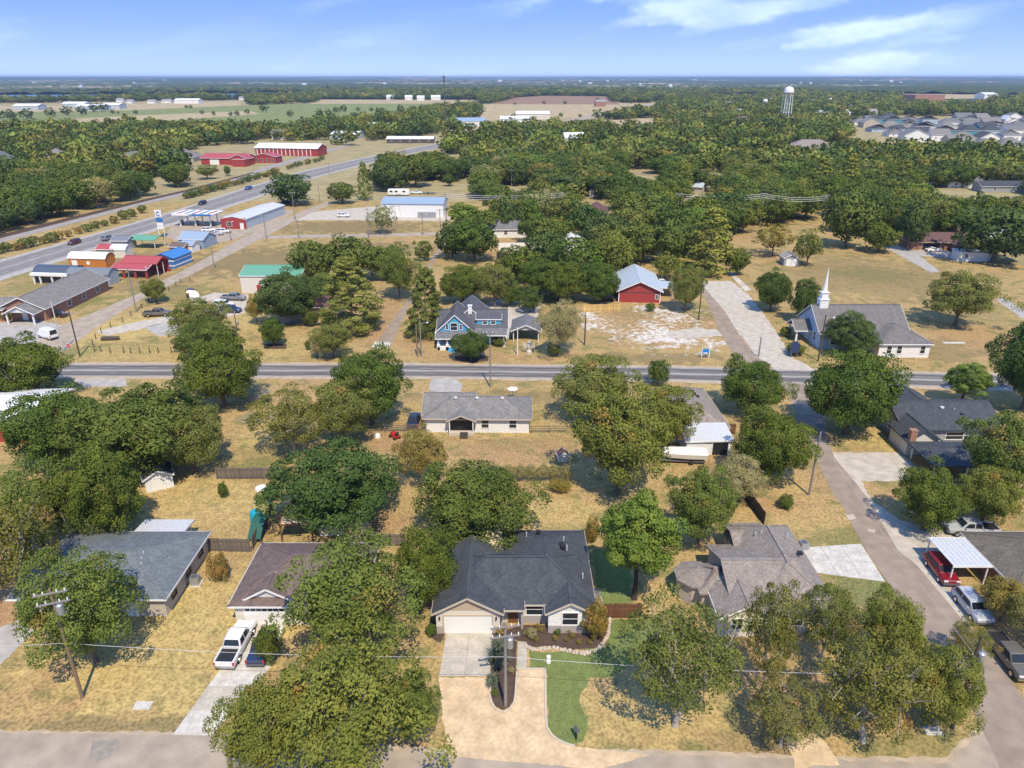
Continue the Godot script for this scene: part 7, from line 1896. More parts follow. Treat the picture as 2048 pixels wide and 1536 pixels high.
	posts(t, [Vector3(-6, 0, -2.5), Vector3(0, 0, -2.5), Vector3(6, 0, -2.5), Vector3(-6, 0, -7.5), Vector3(0, 0, -7.5), Vector3(6, 0, -7.5)], 4.6, 0.4, M.white)
	for x in [-6.0, 0.0, 6.0]:
		st = tool()
		box(st, Vector3(x, 1.0, -3.8), Vector3(0.8, 2.0, 0.5))
		put(st, "pump", M.dark_steel, t)
	t = thing("price_sign", "tall white filling station sign with blue swirl badge and price panel", "sign", Vector3(-121.33, 0, -251.69), -4)
	st = tool()
	for x in [-0.95, 0.95]:
		box(st, Vector3(x, 4.6, 0), Vector3(0.22, 9.2, 0.25))
	box(st, Vector3(0, 9.1, 0), Vector3(2.6, 0.25, 0.4))
	put(st, "sign_frame", M.white, t)
	for s in [[8.0, 2.0, M.white], [5.85, 1.4, M.blue_paint], [4.4, 1.0, M.white], [3.2, 0.9, M.white]]:
		st = tool()
		box(st, Vector3(0, s[0], 0.02), Vector3(2.2, s[1], 0.34))
		put(st, "sign_panel", s[2], t)
	st = tool()
	for k in 10:
		var a := 0.6 + k * 0.5
		tube(st, Vector3(cos(a) * 0.62, 8.0 + sin(a) * 0.62, 0.22), Vector3(cos(a + 0.5) * 0.62, 8.0 + sin(a + 0.5) * 0.62, 0.22), 0.14, 0.13, 6)
	put(st, "swirl_badge", M.blue_paint, t)
	t = thing("shop", "filling station shop with red end wall and pale grey metal roof", "shop", Vector3(-97.69, 0, -271.93), -9)
	wing(t, Vector3(-3.0, 0, -10), 9.5, 32.0, 3.6, "gz", 0.9, 0.25, M.grey_tin, M.tin, M.white)
	st = tool()
	box(st, Vector3(-3.0, 1.95, 6.1), Vector3(9.7, 4.1, 0.3))
	put(st, "front_wall", M.red_wall, t)
	window(t, Vector3(-4.6, 1.0, 6.25), 0, 2.0, 1.4, M.white)
	door(t, Vector3(0.3, 0.02, 6.25), 0, 1.2, 2.1, M.white, M.white)
	# metal buildings
	t = thing("warehouse", "white metal warehouse with pale blue roof and plain front by the cross street", "warehouse", Vector3(-39.3, 0, -290.86), -3)
	wing(t, Vector3(0, 0, -6), 24.5, 13.0, 5.2, "gx", 1.6, 0.25, M.white_tin, M.steel_blue_tin, M.steel_blue_tin)
	door(t, Vector3(-7.0, 0.02, 0.5), 0, 4.0, 4.2, M.white, M.steel, 5)
	st = tool()
	box(st, Vector3(5.8, 0.9, 1.2), Vector3(7.0, 2.6, 1.4))
	put(st, "roof_unit", M.steel, t)
	t = thing("warehouse", "white metal shed with green roof and a dark red door", "warehouse", Vector3(-62.04, 0, -180.21), -1)
	wing(t, Vector3(0.6, 0, -5), 15.5, 10.0, 4.6, "gx", 1.5, 0.2, M.cream, M.green_tin, M.white)
	door(t, Vector3(-2.6, 0.02, 0.02), 0, 1.2, 2.3, M.red_wall, M.white)
	t = thing("shed", "small slate-roofed garden shed beside the dark oak", "shed", Vector3(-50.48, 0, -157.43), 30)
	wing(t, Vector3.ZERO, 4.0, 3.4, 2.1, "gx", 1.0, 0.25, M.grey_lap, M.slate, M.slate)
	t = thing("house", "low cottage with maroon roof tucked under the bright pine", "house", Vector3(-43.01, 0, -161.95), -4)
	wing(t, Vector3(0, 0, -2), 7.0, 6.0, 2.4, "gx", 1.5, 0.5, M.pale_brick, M.maroon_roof, M.white)
	window(t, Vector3(-1.0, 0.9, 1.0), 0, 1.2, 1.0, M.white)

func _far_buildings() -> void:
	# red barns by the railway
	var t := thing("barn", "long red barn with white ribbed doors and white roof by the railway", "barn", Vector3(-159.41, 0, -533.64), -10)
	wing(t, Vector3(0, 0, -9), 47.0, 16.0, 5.2, "gx", 2.6, 0.5, M.red_wall, M.white_tin, M.white)
	var st := tool()
	for k in 14:
		box(st, Vector3(-22.0 + 3.1 * k, 2.4, -0.95), Vector3(0.5, 4.4, 0.14))
	put(st, "door_post", M.white, t)
	t = thing("barn", "red barn with red hipped roofs and white arch beside the white-roofed barn", "barn", Vector3(-180.98, 0, -476.53), -8)
	wing(t, Vector3(-2, 0, -8), 30.0, 14.0, 4.0, "gx", 2.2, 0.5, M.red_wall, M.red_tin, M.white)
	wing(t, Vector3(10, 0, -2), 12.0, 9.0, 4.2, "gz", 2.4, 0.4, M.red_wall, M.red_tin, M.white)
	wing(t, Vector3(13, 0, 5), 8.0, 7.0, 4.4, "f", 0.1, 0.1, M.red_wall, M.red_tin, M.white)
	door(t, Vector3(-8, 0.02, -1.0), 0, 6.0, 3.0, M.white, M.white)
	t = thing("barn", "small red store-front barn with gable sign before the long red barn", "barn", Vector3(-159.96, 0, -488.19), -10)
	wing(t, Vector3(0, 0, -4), 16.0, 9.0, 4.0, "gz", 2.0, 0.3, M.red_wall, M.red_tin, M.white)
	for x in [-5.0, -1.5, 2.0, 5.5]:
		window(t, Vector3(x, 0.8, 0.52), 0, 1.4, 2.0, M.white)
	var said := [["grey hip-roofed house in the wood behind the red barn", "house", "house", ""],
		["brown gabled house in the wood beyond the railway", "house", "house", ""],
		["tan house at the wood edge with grey hip roof", "house", "house", ""],
		["grey-roofed cottage low in the wood beyond the railway", "house", "house", ""],
		["long white metal barn alone at the pasture edge", "barn", "barn", ""],
		["white metal barn farthest along the pasture edge", "barn", "barn", ""],
		["longest white metal barn at the pasture edge", "barn", "barn", ""],
		["white metal barn beside the longest one at the pasture edge", "barn", "barn", ""],
		["small pale house by the far pasture", "house", "house", "small pale houses by the far pasture"],
		["white-roofed feed barn across the far pasture", "barn", "barn", ""],
		["long white-roofed shed behind the trees by the railway", "shed", "shed", ""],
		["red and white roofed shed row by the railway trees", "shed", "shed", ""],
		["long low white-roofed market building beside the highway bend", "shop", "shop", ""],
		["white farm building on the far field edge", "barn", "barn", "white farm buildings on the far field edge"],
		["long blue-grey roofed warehouse at the foot of the hill", "warehouse", "warehouse", ""],
		["white warehouse with parked trailers at the foot of the hill", "warehouse", "warehouse", ""],
		["long white warehouse highest on the tan slope", "warehouse", "warehouse", ""],
		["white gabled shop beside the far highway", "shop", "shop", ""],
		["smaller white gabled shop beside the far highway", "shop", "shop", ""],
		["flat grey roofed shop by the far highway", "shop", "shop", ""],
		["brick building at the end of the red field", "house", "house", ""],
		["blue-walled shop on the far highway", "shop", "shop", ""],
		["white shop at the top of the far highway", "shop", "shop", ""],
		["large red brick school on the far tan field", "school", "school", ""],
		["white hall beside the red brick school", "hall", "building", ""],
		["dark-roofed hall below the white hall", "hall", "building", ""],
		["new house with dark slate roof and pale blue walls in the subdivision", "new_house", "house", "dark slate roofed pale blue houses of the subdivision"],
		["new house with mid grey roof and grey walls in the subdivision", "new_house", "house", "mid grey roofed grey houses of the subdivision"],
		["new house with dark slate roof and teal walls in the subdivision", "new_house", "house", "dark slate roofed teal houses of the subdivision"],
		["new house with pale grey roof and tan walls in the subdivision", "new_house", "house", "pale grey roofed tan houses of the subdivision"],
		["new house with mid grey roof and white walls in the subdivision", "new_house", "house", "mid grey roofed white houses of the subdivision"],
		["new house with dark slate roof and white walls in the subdivision", "new_house", "house", "dark slate roofed white houses of the subdivision"],
		["new house with pale grey roof and white walls in the subdivision", "new_house", "house", "pale grey roofed white houses of the subdivision"],
		["pale-roofed town house among trees near the water tower", "town_house", "house", "pale-roofed town houses near the water tower"],
		["white farm shed far out on the wooded plain", "far_shed", "shed", "white farm sheds far out on the plain"],
		["white house with pale roof in a clearing among the oaks", "wood_house", "house", "white houses in clearings among the oaks"],
		["tan house with maroon roof in a clearing among the oaks", "wood_house", "house", "tan houses in clearings among the oaks"],
		["cream house with white metal roof in a clearing among the oaks", "wood_house", "house", "cream houses in clearings among the oaks"],
		["brick house with grey roof in a clearing among the oaks", "wood_house", "house", "brick houses in clearings among the oaks"],
		["grey house with mid grey roof in a clearing among the oaks", "wood_house", "house", "grey houses in clearings among the oaks"],
		["white house with grey roof in a clearing among the oaks", "wood_house", "house", "white houses in clearings among the oaks"],
		["tan house with mid grey roof in a clearing among the oaks", "wood_house", "house", "tan houses in clearings among the oaks"],
		["cream house with pale roof in a clearing among the oaks", "wood_house", "house", "cream houses in clearings among the oaks"],
		["brick house with maroon roof in a clearing among the oaks", "wood_house", "house", "brick houses in clearings among the oaks"],
		["grey house with white metal roof in a clearing among the oaks", "wood_house", "house", "grey houses in clearings among the oaks"]]
	for f in [
		[0,-218.5,-500.4,0,21.2,16,3.2,"hx",4.5,"tan_lap","grey_roof",3],
		[1,-234.5,-465.4,0,12.4,14,4,"gz",5,"brick","grey_roof",2],
		[2,-319.1,-470.9,0,9.4,14,5,"hz",4,"tan_lap","mid_grey_roof",2],
		[3,-312.3,-519.9,0,11.7,12,3,"hx",3.5,"tan_lap","grey_roof",2],
		[4,-820.3,-1319.5,0,42.6,26,7,"gx",3,"grey_tin","white_tin",2],
		[5,-802.0,-1431.2,0,41.5,26,7,"gx",3,"grey_tin","white_tin",2],
		[6,-701.4,-1299.2,0,46.1,26,7,"gx",3,"grey_tin","white_tin",2],
		[7,-701.4,-1362.0,0,36.9,26,7,"gx",3,"grey_tin","white_tin",2],
		[8,-883.7,-1757.3,0,14.7,14,5,"gx",3,"white_lap","pale_roof",2],
		[8,-811.4,-1654.7,0,12.8,14,5,"gx",3,"white_lap","pale_roof",2],
		[8,-765.6,-1654.7,0,16.0,14,5,"gx",3,"white_lap","pale_roof",2],
		[8,-748.0,-1687.6,0,19.5,14,5,"gx",3,"white_lap","pale_roof",2],
		[8,-657.1,-1915.5,0,24.6,14,5,"gx",3,"white_lap","pale_roof",2],
		[8,-303.8,-763.7,0,7.0,14,5,"gx",3,"white_lap","pale_roof",2],
		[8,-286.2,-749.8,0,9.8,14,5,"gx",3,"white_lap","pale_roof",2],
		[8,-267.5,-749.8,0,16.7,14,5,"gx",3,"white_lap","pale_roof",2],
		[8,-208.9,-687.1,0,11.7,14,5,"gx",3,"white_lap","pale_roof",2],
		[9,-687.9,-1654.7,0,51.1,24,7,"gx",3,"white_lap","white_tin",2],
		[10,-149.6,-698.8,-14,25.6,22,4,"gx",2,"grey_tin","white_tin",3],
		[11,-139.8,-824.7,-14,28.0,18,4,"gx",2.5,"red_wall","white_tin",3],
		[12,-86.0,-649.0,0,39.2,14,3.4,"gx",1.6,"dark_wall","white_tin",5],
		[13,-304.5,-1959.5,0,20.1,20,7,"gx",4,"white_lap","white_tin",2],
		[13,-253.5,-1915.5,0,17.2,20,7,"gx",4,"white_lap","white_tin",2],
		[13,-219.1,-1873.4,0,16.9,20,7,"gx",4,"white_lap","white_tin",2],
		[13,-187.0,-1915.5,0,22.1,20,7,"gx",4,"white_lap","white_tin",2],
		[14,-48.0,-877.1,0,35.4,30,6,"gx",3,"white_tin","steel_blue_tin",3],
		[15,4.2,-925.9,0,36.1,24,6,"gx",2.5,"white_tin","white_tin",4],
		[16,27.4,-1028.6,0,44.0,26,7,"gx",3,"cream","white_tin",4],
		[17,51.2,-793.1,0,11.4,18,5,"gz",4,"white_lap","white_tin",1],
		[18,78.3,-816.6,0,7.5,16,5,"gz",4,"white_lap","red_tin",1],
		[19,37.8,-793.1,0,13.5,18,5,"f",0.2,"grey_tin","tin",2],
		[20,168.0,-1481.3,0,19.1,24,9,"gx",3,"brick","pale_roof",2],
		[21,196.2,-1223.7,0,11.9,20,8,"f",0.2,"blue_tin","white_tin",1],
		[22,381.1,-2005.6,0,12.9,24,10,"f",0.2,"white_lap","white_tin",1],
		[23,967.2,-1833.0,0,68.3,60,14,"f",0.3,"brick","brick",5],
		[24,1138.7,-1873.4,0,31.3,40,14,"gx",4,"white_lap","white_tin",2],
		[25,939.2,-1592.6,0,51.3,30,7,"gx",4,"grey_lap","slate",3],
		[26,432.7,-976.3,-5,16.5,13.0,3,"hx",3.7,"pale_blue_lap","slate",2],
		[27,457.2,-981.5,0,17.3,14.2,3,"gx",3.5,"grey_lap","mid_grey_roof",2],
		[28,475.4,-974.1,0,20.4,13.2,5.6,"hx",4.5,"teal_lap","slate",2],
		[27,501.7,-974.1,0,19.6,14.7,3,"hz",3.7,"grey_lap","mid_grey_roof",2],
		[27,570.8,-978.1,0,20.4,12.4,5.6,"gx",4.5,"grey_lap","mid_grey_roof",2],
		[29,594.5,-980.3,4,15.8,13.7,5.6,"gx",3.8,"tan_lap","grey_roof",2],
		[28,617.6,-988.0,-5,15.7,13.8,3,"hx",3.6,"teal_lap","slate",2],
		[30,633.9,-978.6,0,19.4,12.1,5.6,"gz",4.5,"white_lap","mid_grey_roof",2],
		[31,652.9,-976.4,0,15.2,13.8,5.6,"hx",4.4,"white_lap","slate",2],
		[31,682.0,-987.3,-5,17.3,14.8,5.6,"hx",3.7,"white_lap","slate",2],
		[30,409.9,-909.4,0,16.2,12.9,3,"hx",3.9,"white_lap","mid_grey_roof",2],
		[28,433.6,-918.8,0,18.4,14.3,5.6,"hx",3.8,"teal_lap","slate",2],
		[28,449.2,-908.5,4,17.3,13.1,5.6,"hz",3.4,"teal_lap","slate",2],
		[28,466.8,-906.0,0,15.9,13.8,3,"hx",3.3,"teal_lap","slate",2],
		[26,496.0,-918.7,0,18.7,12.4,5.6,"hz",3.4,"pale_blue_lap","slate",2],
		[27,542.0,-913.9,-5,18.3,14.4,5.6,"hz",4.3,"grey_lap","mid_grey_roof",2],
		[29,571.8,-923.3,0,20.7,14.4,3,"gx",4.3,"tan_lap","grey_roof",2],
		[30,592.2,-914.5,4,16.0,13.2,3,"gz",4.0,"white_lap","mid_grey_roof",2],
		[27,607.8,-907.9,-5,15.0,13.6,5.6,"hx",4.4,"grey_lap","mid_grey_roof",2],
		[26,637.3,-923.1,-5,15.5,12.3,3,"gz",3.3,"pale_blue_lap","slate",2],
		[29,396.4,-854.8,0,17.3,14.5,5.6,"gz",4.4,"tan_lap","grey_roof",2],
		[29,418.1,-851.7,0,18.7,12.2,3,"hx",4.1,"tan_lap","grey_roof",2],
		[29,437.6,-849.5,4,17.1,12.1,3,"hz",3.3,"tan_lap","grey_roof",2],
		[32,453.4,-841.7,4,18.4,14.5,3,"hz",4.1,"white_lap","grey_roof",2],
		[30,488.1,-858.0,-5,21.0,12.2,5.6,"hx",3.7,"white_lap","mid_grey_roof",2],
		[27,504.5,-847.8,4,18.1,12.7,3,"gx",3.2,"grey_lap","mid_grey_roof",2],
		[29,533.2,-851.5,0,20.8,14.7,3,"hz",4.0,"tan_lap","grey_roof",2],
		[27,553.9,-844.9,4,16.6,14.9,3,"hx",4.4,"grey_lap","mid_grey_roof",2],
		[29,580.6,-851.6,4,15.2,13.0,5.6,"hz",4.4,"tan_lap","grey_roof",2],
		[26,373.3,-784.5,4,17.7,13.3,3,"hz",3.8,"pale_blue_lap","slate",2],
		[26,392.8,-782.4,4,18.2,14.0,3,"hx",3.7,"pale_blue_lap","slate",2],
		[31,418.5,-782.1,-5,19.5,12.6,5.6,"hz",3.3,"white_lap","slate",2],
		[32,441.6,-781.6,0,16.3,14.4,5.6,"hx",3.8,"white_lap","grey_roof",2],
		[31,459.2,-778.4,-5,16.1,12.9,3,"gx",3.7,"white_lap","slate",2],
		[28,480.6,-780.5,4,19.6,13.2,5.6,"gx",3.9,"teal_lap","slate",2],
		[26,505.3,-784.5,-5,16.2,14.4,3,"gx",3.2,"pale_blue_lap","slate",2],
		[26,527.3,-782.9,-5,17.8,14.7,3,"hz",3.6,"pale_blue_lap","slate",2],
		[30,360.2,-721.2,0,16.0,14.2,3,"hz",4.5,"white_lap","mid_grey_roof",2],
		[31,386.4,-728.6,0,19.8,12.4,3,"gx",4.5,"white_lap","slate",2],
		[28,405.9,-719.1,0,19.0,15.0,5.6,"hz",3.9,"teal_lap","slate",2],
		[28,429.9,-721.8,-5,17.4,14.9,5.6,"hx",4.5,"teal_lap","slate",2],
		[26,450.5,-723.8,-5,16.6,13.6,5.6,"hx",4.5,"pale_blue_lap","slate",2],
		[30,476.1,-729.1,4,21.0,14.6,5.6,"gx",4.1,"white_lap","mid_grey_roof",2],
		[30,499.2,-728.9,-5,17.1,14.5,3,"gz",3.9,"white_lap","mid_grey_roof",2],
		[30,348.3,-663.3,-5,20.3,14.4,5.6,"gz",4.4,"white_lap","mid_grey_roof",2],
		[32,372.2,-668.7,-5,15.3,13.2,5.6,"gx",4.4,"white_lap","grey_roof",2],
		[29,392.8,-667.4,-5,18.1,13.1,3,"hx",4.6,"tan_lap","grey_roof",2],
		[31,414.3,-669.1,4,17.9,14.6,3,"gz",4.2,"white_lap","slate",2],
		[30,432.4,-665.7,0,15.1,12.8,5.6,"hz",3.7,"white_lap","mid_grey_roof",2],
		[29,454.3,-669.3,-5,15.9,12.6,3,"gz",3.7,"tan_lap","grey_roof",2],
		[29,353.7,-606.1,4,19.1,12.2,5.6,"gx",3.9,"tan_lap","grey_roof",2],
		[27,376.7,-608.0,-5,16.1,13.5,3,"hx",3.4,"grey_lap","mid_grey_roof",2],
		[32,395.0,-605.7,-5,16.6,13.3,3,"hx",4.4,"white_lap","grey_roof",2],
		[30,420.8,-611.2,0,17.5,15.0,3,"gx",3.3,"white_lap","mid_grey_roof",2],
		[32,367.7,-562.8,0,18.1,12.8,3,"gz",3.4,"white_lap","grey_roof",2],
		[27,385.1,-559.0,4,15.0,12.6,5.6,"hx",3.7,"grey_lap","mid_grey_roof",2],
		[33,427.1,-1362.0,0,11.7,14,6,"gz",4,"cream","grey_roof",2],
		[33,371.2,-1206.1,-8,9.9,14,6,"gx",4,"tan_lap","grey_roof",2],
		[33,421.1,-1054.6,-8,10.7,14,6,"gz",4,"cream","white_tin",2],
		[33,411.0,-1003.9,8,6.5,14,6,"gz",4,"white_lap","pale_roof",2],
		[33,466.8,-1081.8,0,7.8,14,6,"hx",4,"white_lap","white_tin",2],
		[33,476.0,-1279.4,0,11.2,14,6,"gx",4,"cream","pale_roof",2],
		[33,690.5,-1687.6,0,11.0,14,6,"hx",4,"cream","white_tin",2],
		[33,676.1,-1507.7,-8,16.4,14,6,"gx",4,"tan_lap","pale_roof",2],
		[33,804.0,-1721.8,-8,14.4,14,6,"hx",4,"cream","grey_roof",2],
		[33,728.3,-1455.8,-8,13.1,14,6,"gz",4,"white_lap","white_tin",2],
		[33,509.7,-1096.0,-8,11.2,14,6,"gx",4,"cream","pale_roof",2],
		[33,727.0,-1241.7,-8,11.4,14,6,"gx",4,"cream","pale_roof",2],
		[33,587.0,-915.7,-8,6.1,14,6,"gz",4,"white_lap","white_tin",2],
		[33,324.3,-1110.5,-8,8.5,14,6,"gx",4,"cream","pale_roof",2],
		[33,404.5,-1455.8,8,11.4,14,6,"gx",4,"white_lap","grey_roof",2],
		[33,560.2,-1687.6,0,13.7,14,6,"gz",4,"cream","white_tin",2],
		[33,707.4,-1279.4,0,10.5,14,6,"gx",4,"white_lap","pale_roof",2],
		[33,558.7,-1279.4,-8,12.2,14,6,"hx",4,"tan_lap","white_tin",2],
		[33,605.0,-1563.3,0,10.8,14,6,"gz",4,"white_lap","white_tin",2],
		[33,606.7,-1241.7,8,11.9,14,6,"hx",4,"tan_lap","grey_roof",2],
		[33,421.2,-1687.6,-8,13.5,14,6,"gz",4,"cream","pale_roof",2],
		[34,-4063.3,-6683.6,0,22.6,40,13,"gx",4,"white_lap","white_tin",1],
		[34,-3842.7,-8695.1,0,22.4,40,24,"gx",4,"white_lap","white_tin",1],
		[34,-2783.3,-5789.6,0,16.3,40,13,"gx",4,"white_lap","white_tin",1],
		[34,-2068.0,-3768.3,0,13.0,40,13,"gx",4,"white_lap","white_tin",1],
		[34,-1348.4,-5105.9,0,25.4,40,13,"gx",4,"white_lap","white_tin",1],
		[34,-937.6,-5789.6,0,20.0,40,13,"gx",4,"white_lap","white_tin",1],
		[34,-120.8,-7902.7,0,39.2,40,24,"gx",4,"white_lap","white_tin",1],
		[34,627.5,-7242.3,0,17.7,40,24,"gx",4,"white_lap","white_tin",1],
		[34,575.9,-5789.6,0,28.1,40,13,"gx",4,"white_lap","white_tin",1],
		[34,961.4,-7902.7,0,24.3,40,24,"gx",4,"white_lap","white_tin",1],
		[34,833.8,-5105.9,0,12.9,40,13,"gx",4,"white_lap","white_tin",1],
		[34,2251.7,-9663.6,0,41.5,40,24,"gx",4,"white_lap","white_tin",1],
		[34,2948.5,-10874.3,0,52.3,40,24,"gx",4,"white_lap","white_tin",1],
		[34,2278.1,-6204.6,0,12.0,40,13,"gx",4,"white_lap","white_tin",1],
		[34,2200.0,-5789.6,0,16.0,40,13,"gx",4,"white_lap","white_tin",1],
		[34,3488.3,-7242.3,0,31.6,40,24,"gx",4,"white_lap","white_tin",1],
		[34,3305.2,-6683.6,0,20.1,40,13,"gx",4,"white_lap","white_tin",1],
		[34,6612.8,-12430.8,0,33.3,40,24,"gx",4,"white_lap","white_tin",1],
		[34,3853.8,-8695.1,0,16.8,40,24,"gx",4,"white_lap","white_tin",1],
		[34,559.2,-8695.1,0,17.7,40,24,"gx",4,"white_lap","white_tin",1],
		[34,833.2,-4129.2,0,16.1,40,13,"gx",4,"white_lap","white_tin",1],
		[34,1529.6,-10874.3,0,54.8,40,24,"gx",4,"white_lap","white_tin",1],
		[35,102.2,-723.5,-6,17.0,10,3.2,"hx",3,"white_lap","pale_roof",2],
		[36,140.2,-778.1,6,12.8,10,3.2,"gx",3,"tan_lap","maroon_roof",2],
		[37,161.8,-736.4,-6,16.4,10,3.2,"gz",3,"cream","white_tin",2],
		[38,190.4,-698.8,-6,16.2,10,3.2,"hx",3,"brick","grey_roof",2],
		[39,138.6,-571.4,-6,12.6,10,3.2,"gx",3,"grey_lap","mid_grey_roof",2],
		[40,83.2,-506.7,6,14.5,10,3.2,"gz",3,"white_lap","grey_roof",2],
		[41,172.5,-571.4,6,15.1,10,3.2,"hx",3,"tan_lap","mid_grey_roof",2],
		[42,224.8,-638.8,6,15.4,10,3.2,"gx",3,"cream","pale_roof",2],
		[43,259.0,-470.9,0,16.5,10,3.2,"gz",3,"brick","maroon_roof",2],
		[44,13.8,-579.6,-6,14.2,10,3.2,"hx",3,"grey_lap","white_tin",2]]:
		var s: Array = said[f[0]]
		cottage(s[0], Vector3(f[1], 0, f[2]), f[3], f[4], f[5], f[6], f[7], f[8], M[f[9]], M[f[10]], f[11], s[1], s[2], s[3])
	# water tower
	t = thing("water_tower", "tall white water tower on slim legs rising above the trees", "water tower", Vector3(351.54, 0, -992.01), 0)
	st = tool()
	lathe(st, Vector3(0, 30.5, 0), [[0.4, 0.0], [4.3, 1.2], [5.8, 3.2], [6.0, 5.2], [5.3, 7.8], [3.2, 9.4], [0.3, 10.2]], 24)
	put(st, "tank", M.white, t)
	st = tool()
	lathe(st, Vector3(0, 33.5, 0), [[5.9, 0.0], [6.9, 0.1], [6.9, 0.5], [5.9, 0.5]], 24)
	put(st, "walkway", M.white, t)
	for k in 6:
		var a := TAU * (k + 0.3) / 6
		st = tool()
		tube(st, Vector3(cos(a) * 6.6, 0, sin(a) * 6.6), Vector3(cos(a) * 5.3, 33.0, sin(a) * 5.3), 0.45, 0.4, 8)
		put(st, "leg", M.white, t)
	st = tool()
	tube(st, Vector3(0, 0, 0), Vector3(0, 31, 0), 0.9, 0.8, 10)
	put(st, "riser", M.white, t)
	for y in [10.0, 20.0]:
		st = tool()
		for k in 6:
			var a := TAU * (k + 0.3) / 6
			var b := TAU * (k + 1.3) / 6
			var r := lerpf(6.6, 5.3, y / 33.0)
			tube(st, Vector3(cos(a) * r, y, sin(a) * r), Vector3(cos(b) * r, y, sin(b) * r), 0.16, 0.16, 5)
		put(st, "brace", M.white, t)
	# lattice mast
	t = thing("radio_mast", "slim dark lattice radio mast standing above the horizon", "mast", Vector3(-68.82, 0, -793.08), 0)
	st = tool()
	for k in 3:
		var a := TAU * k / 3
		tube(st, Vector3(cos(a) * 0.7, 0, sin(a) * 0.7), Vector3(cos(a) * 0.45, 52, sin(a) * 0.45), 0.24, 0.22, 5)
		for j in 26:
			var b := TAU * (k + (1 if j % 2 == 0 else -1)) / 3
			tube(st, Vector3(cos(a) * 0.6, j * 2.0, sin(a) * 0.6), Vector3(cos(b) * 0.6, j * 2.0 + 2.0, sin(b) * 0.6), 0.12, 0.12, 4)
	put(st, "lattice", M.dark_steel, t)
	st = tool()
	lathe(st, Vector3(0, 47.5, 0), [[0.5, 0], [1.2, 0.2], [1.2, 1.6], [0.5, 1.8]], 8)
	lathe(st, Vector3(0, 51.0, 0), [[0.5, 0], [1.3, 0.2], [1.3, 1.2], [0.3, 1.6]], 8)
	put(st, "antenna", M.dark_steel, t)
	# round white tank beside the water tower
	t = thing("storage_tank", "round white elevated tank with dark top in the trees near the water tower", "tank", Vector3(404.44, 0, -1241.72), 0)
	st = tool()
	lathe(st, Vector3.ZERO, [[0.8, 0], [0.8, 13], [3.4, 15], [3.7, 17], [2.6, 18.8], [0.4, 19.6]], 18)
	put(st, "tank", M.white, t)

# ---------------------------------------------------------------- vehicles
func ring(z: float, hw: float, yb: float, yt: float, top := 0.9) -> Array:
	return [Vector3(-hw * 0.93, yb, z), Vector3(-hw, yb + (yt - yb) * 0.25, z), Vector3(-hw, yb + (yt - yb) * 0.72, z), Vector3(-hw * top, yt, z), Vector3(hw * top, yt, z), Vector3(hw, yb + (yt - yb) * 0.72, z), Vector3(hw, yb + (yt - yb) * 0.25, z), Vector3(hw * 0.93, yb, z)]

func cab(z: float, lo: float, hi: float, yb: float, yt: float) -> Array:
	return [Vector3(-lo, yb, z), Vector3(-hi, yt - 0.06, z), Vector3(-hi + 0.1, yt, z), Vector3(hi - 0.1, yt, z), Vector3(hi, yt - 0.06, z), Vector3(lo, yb, z)]

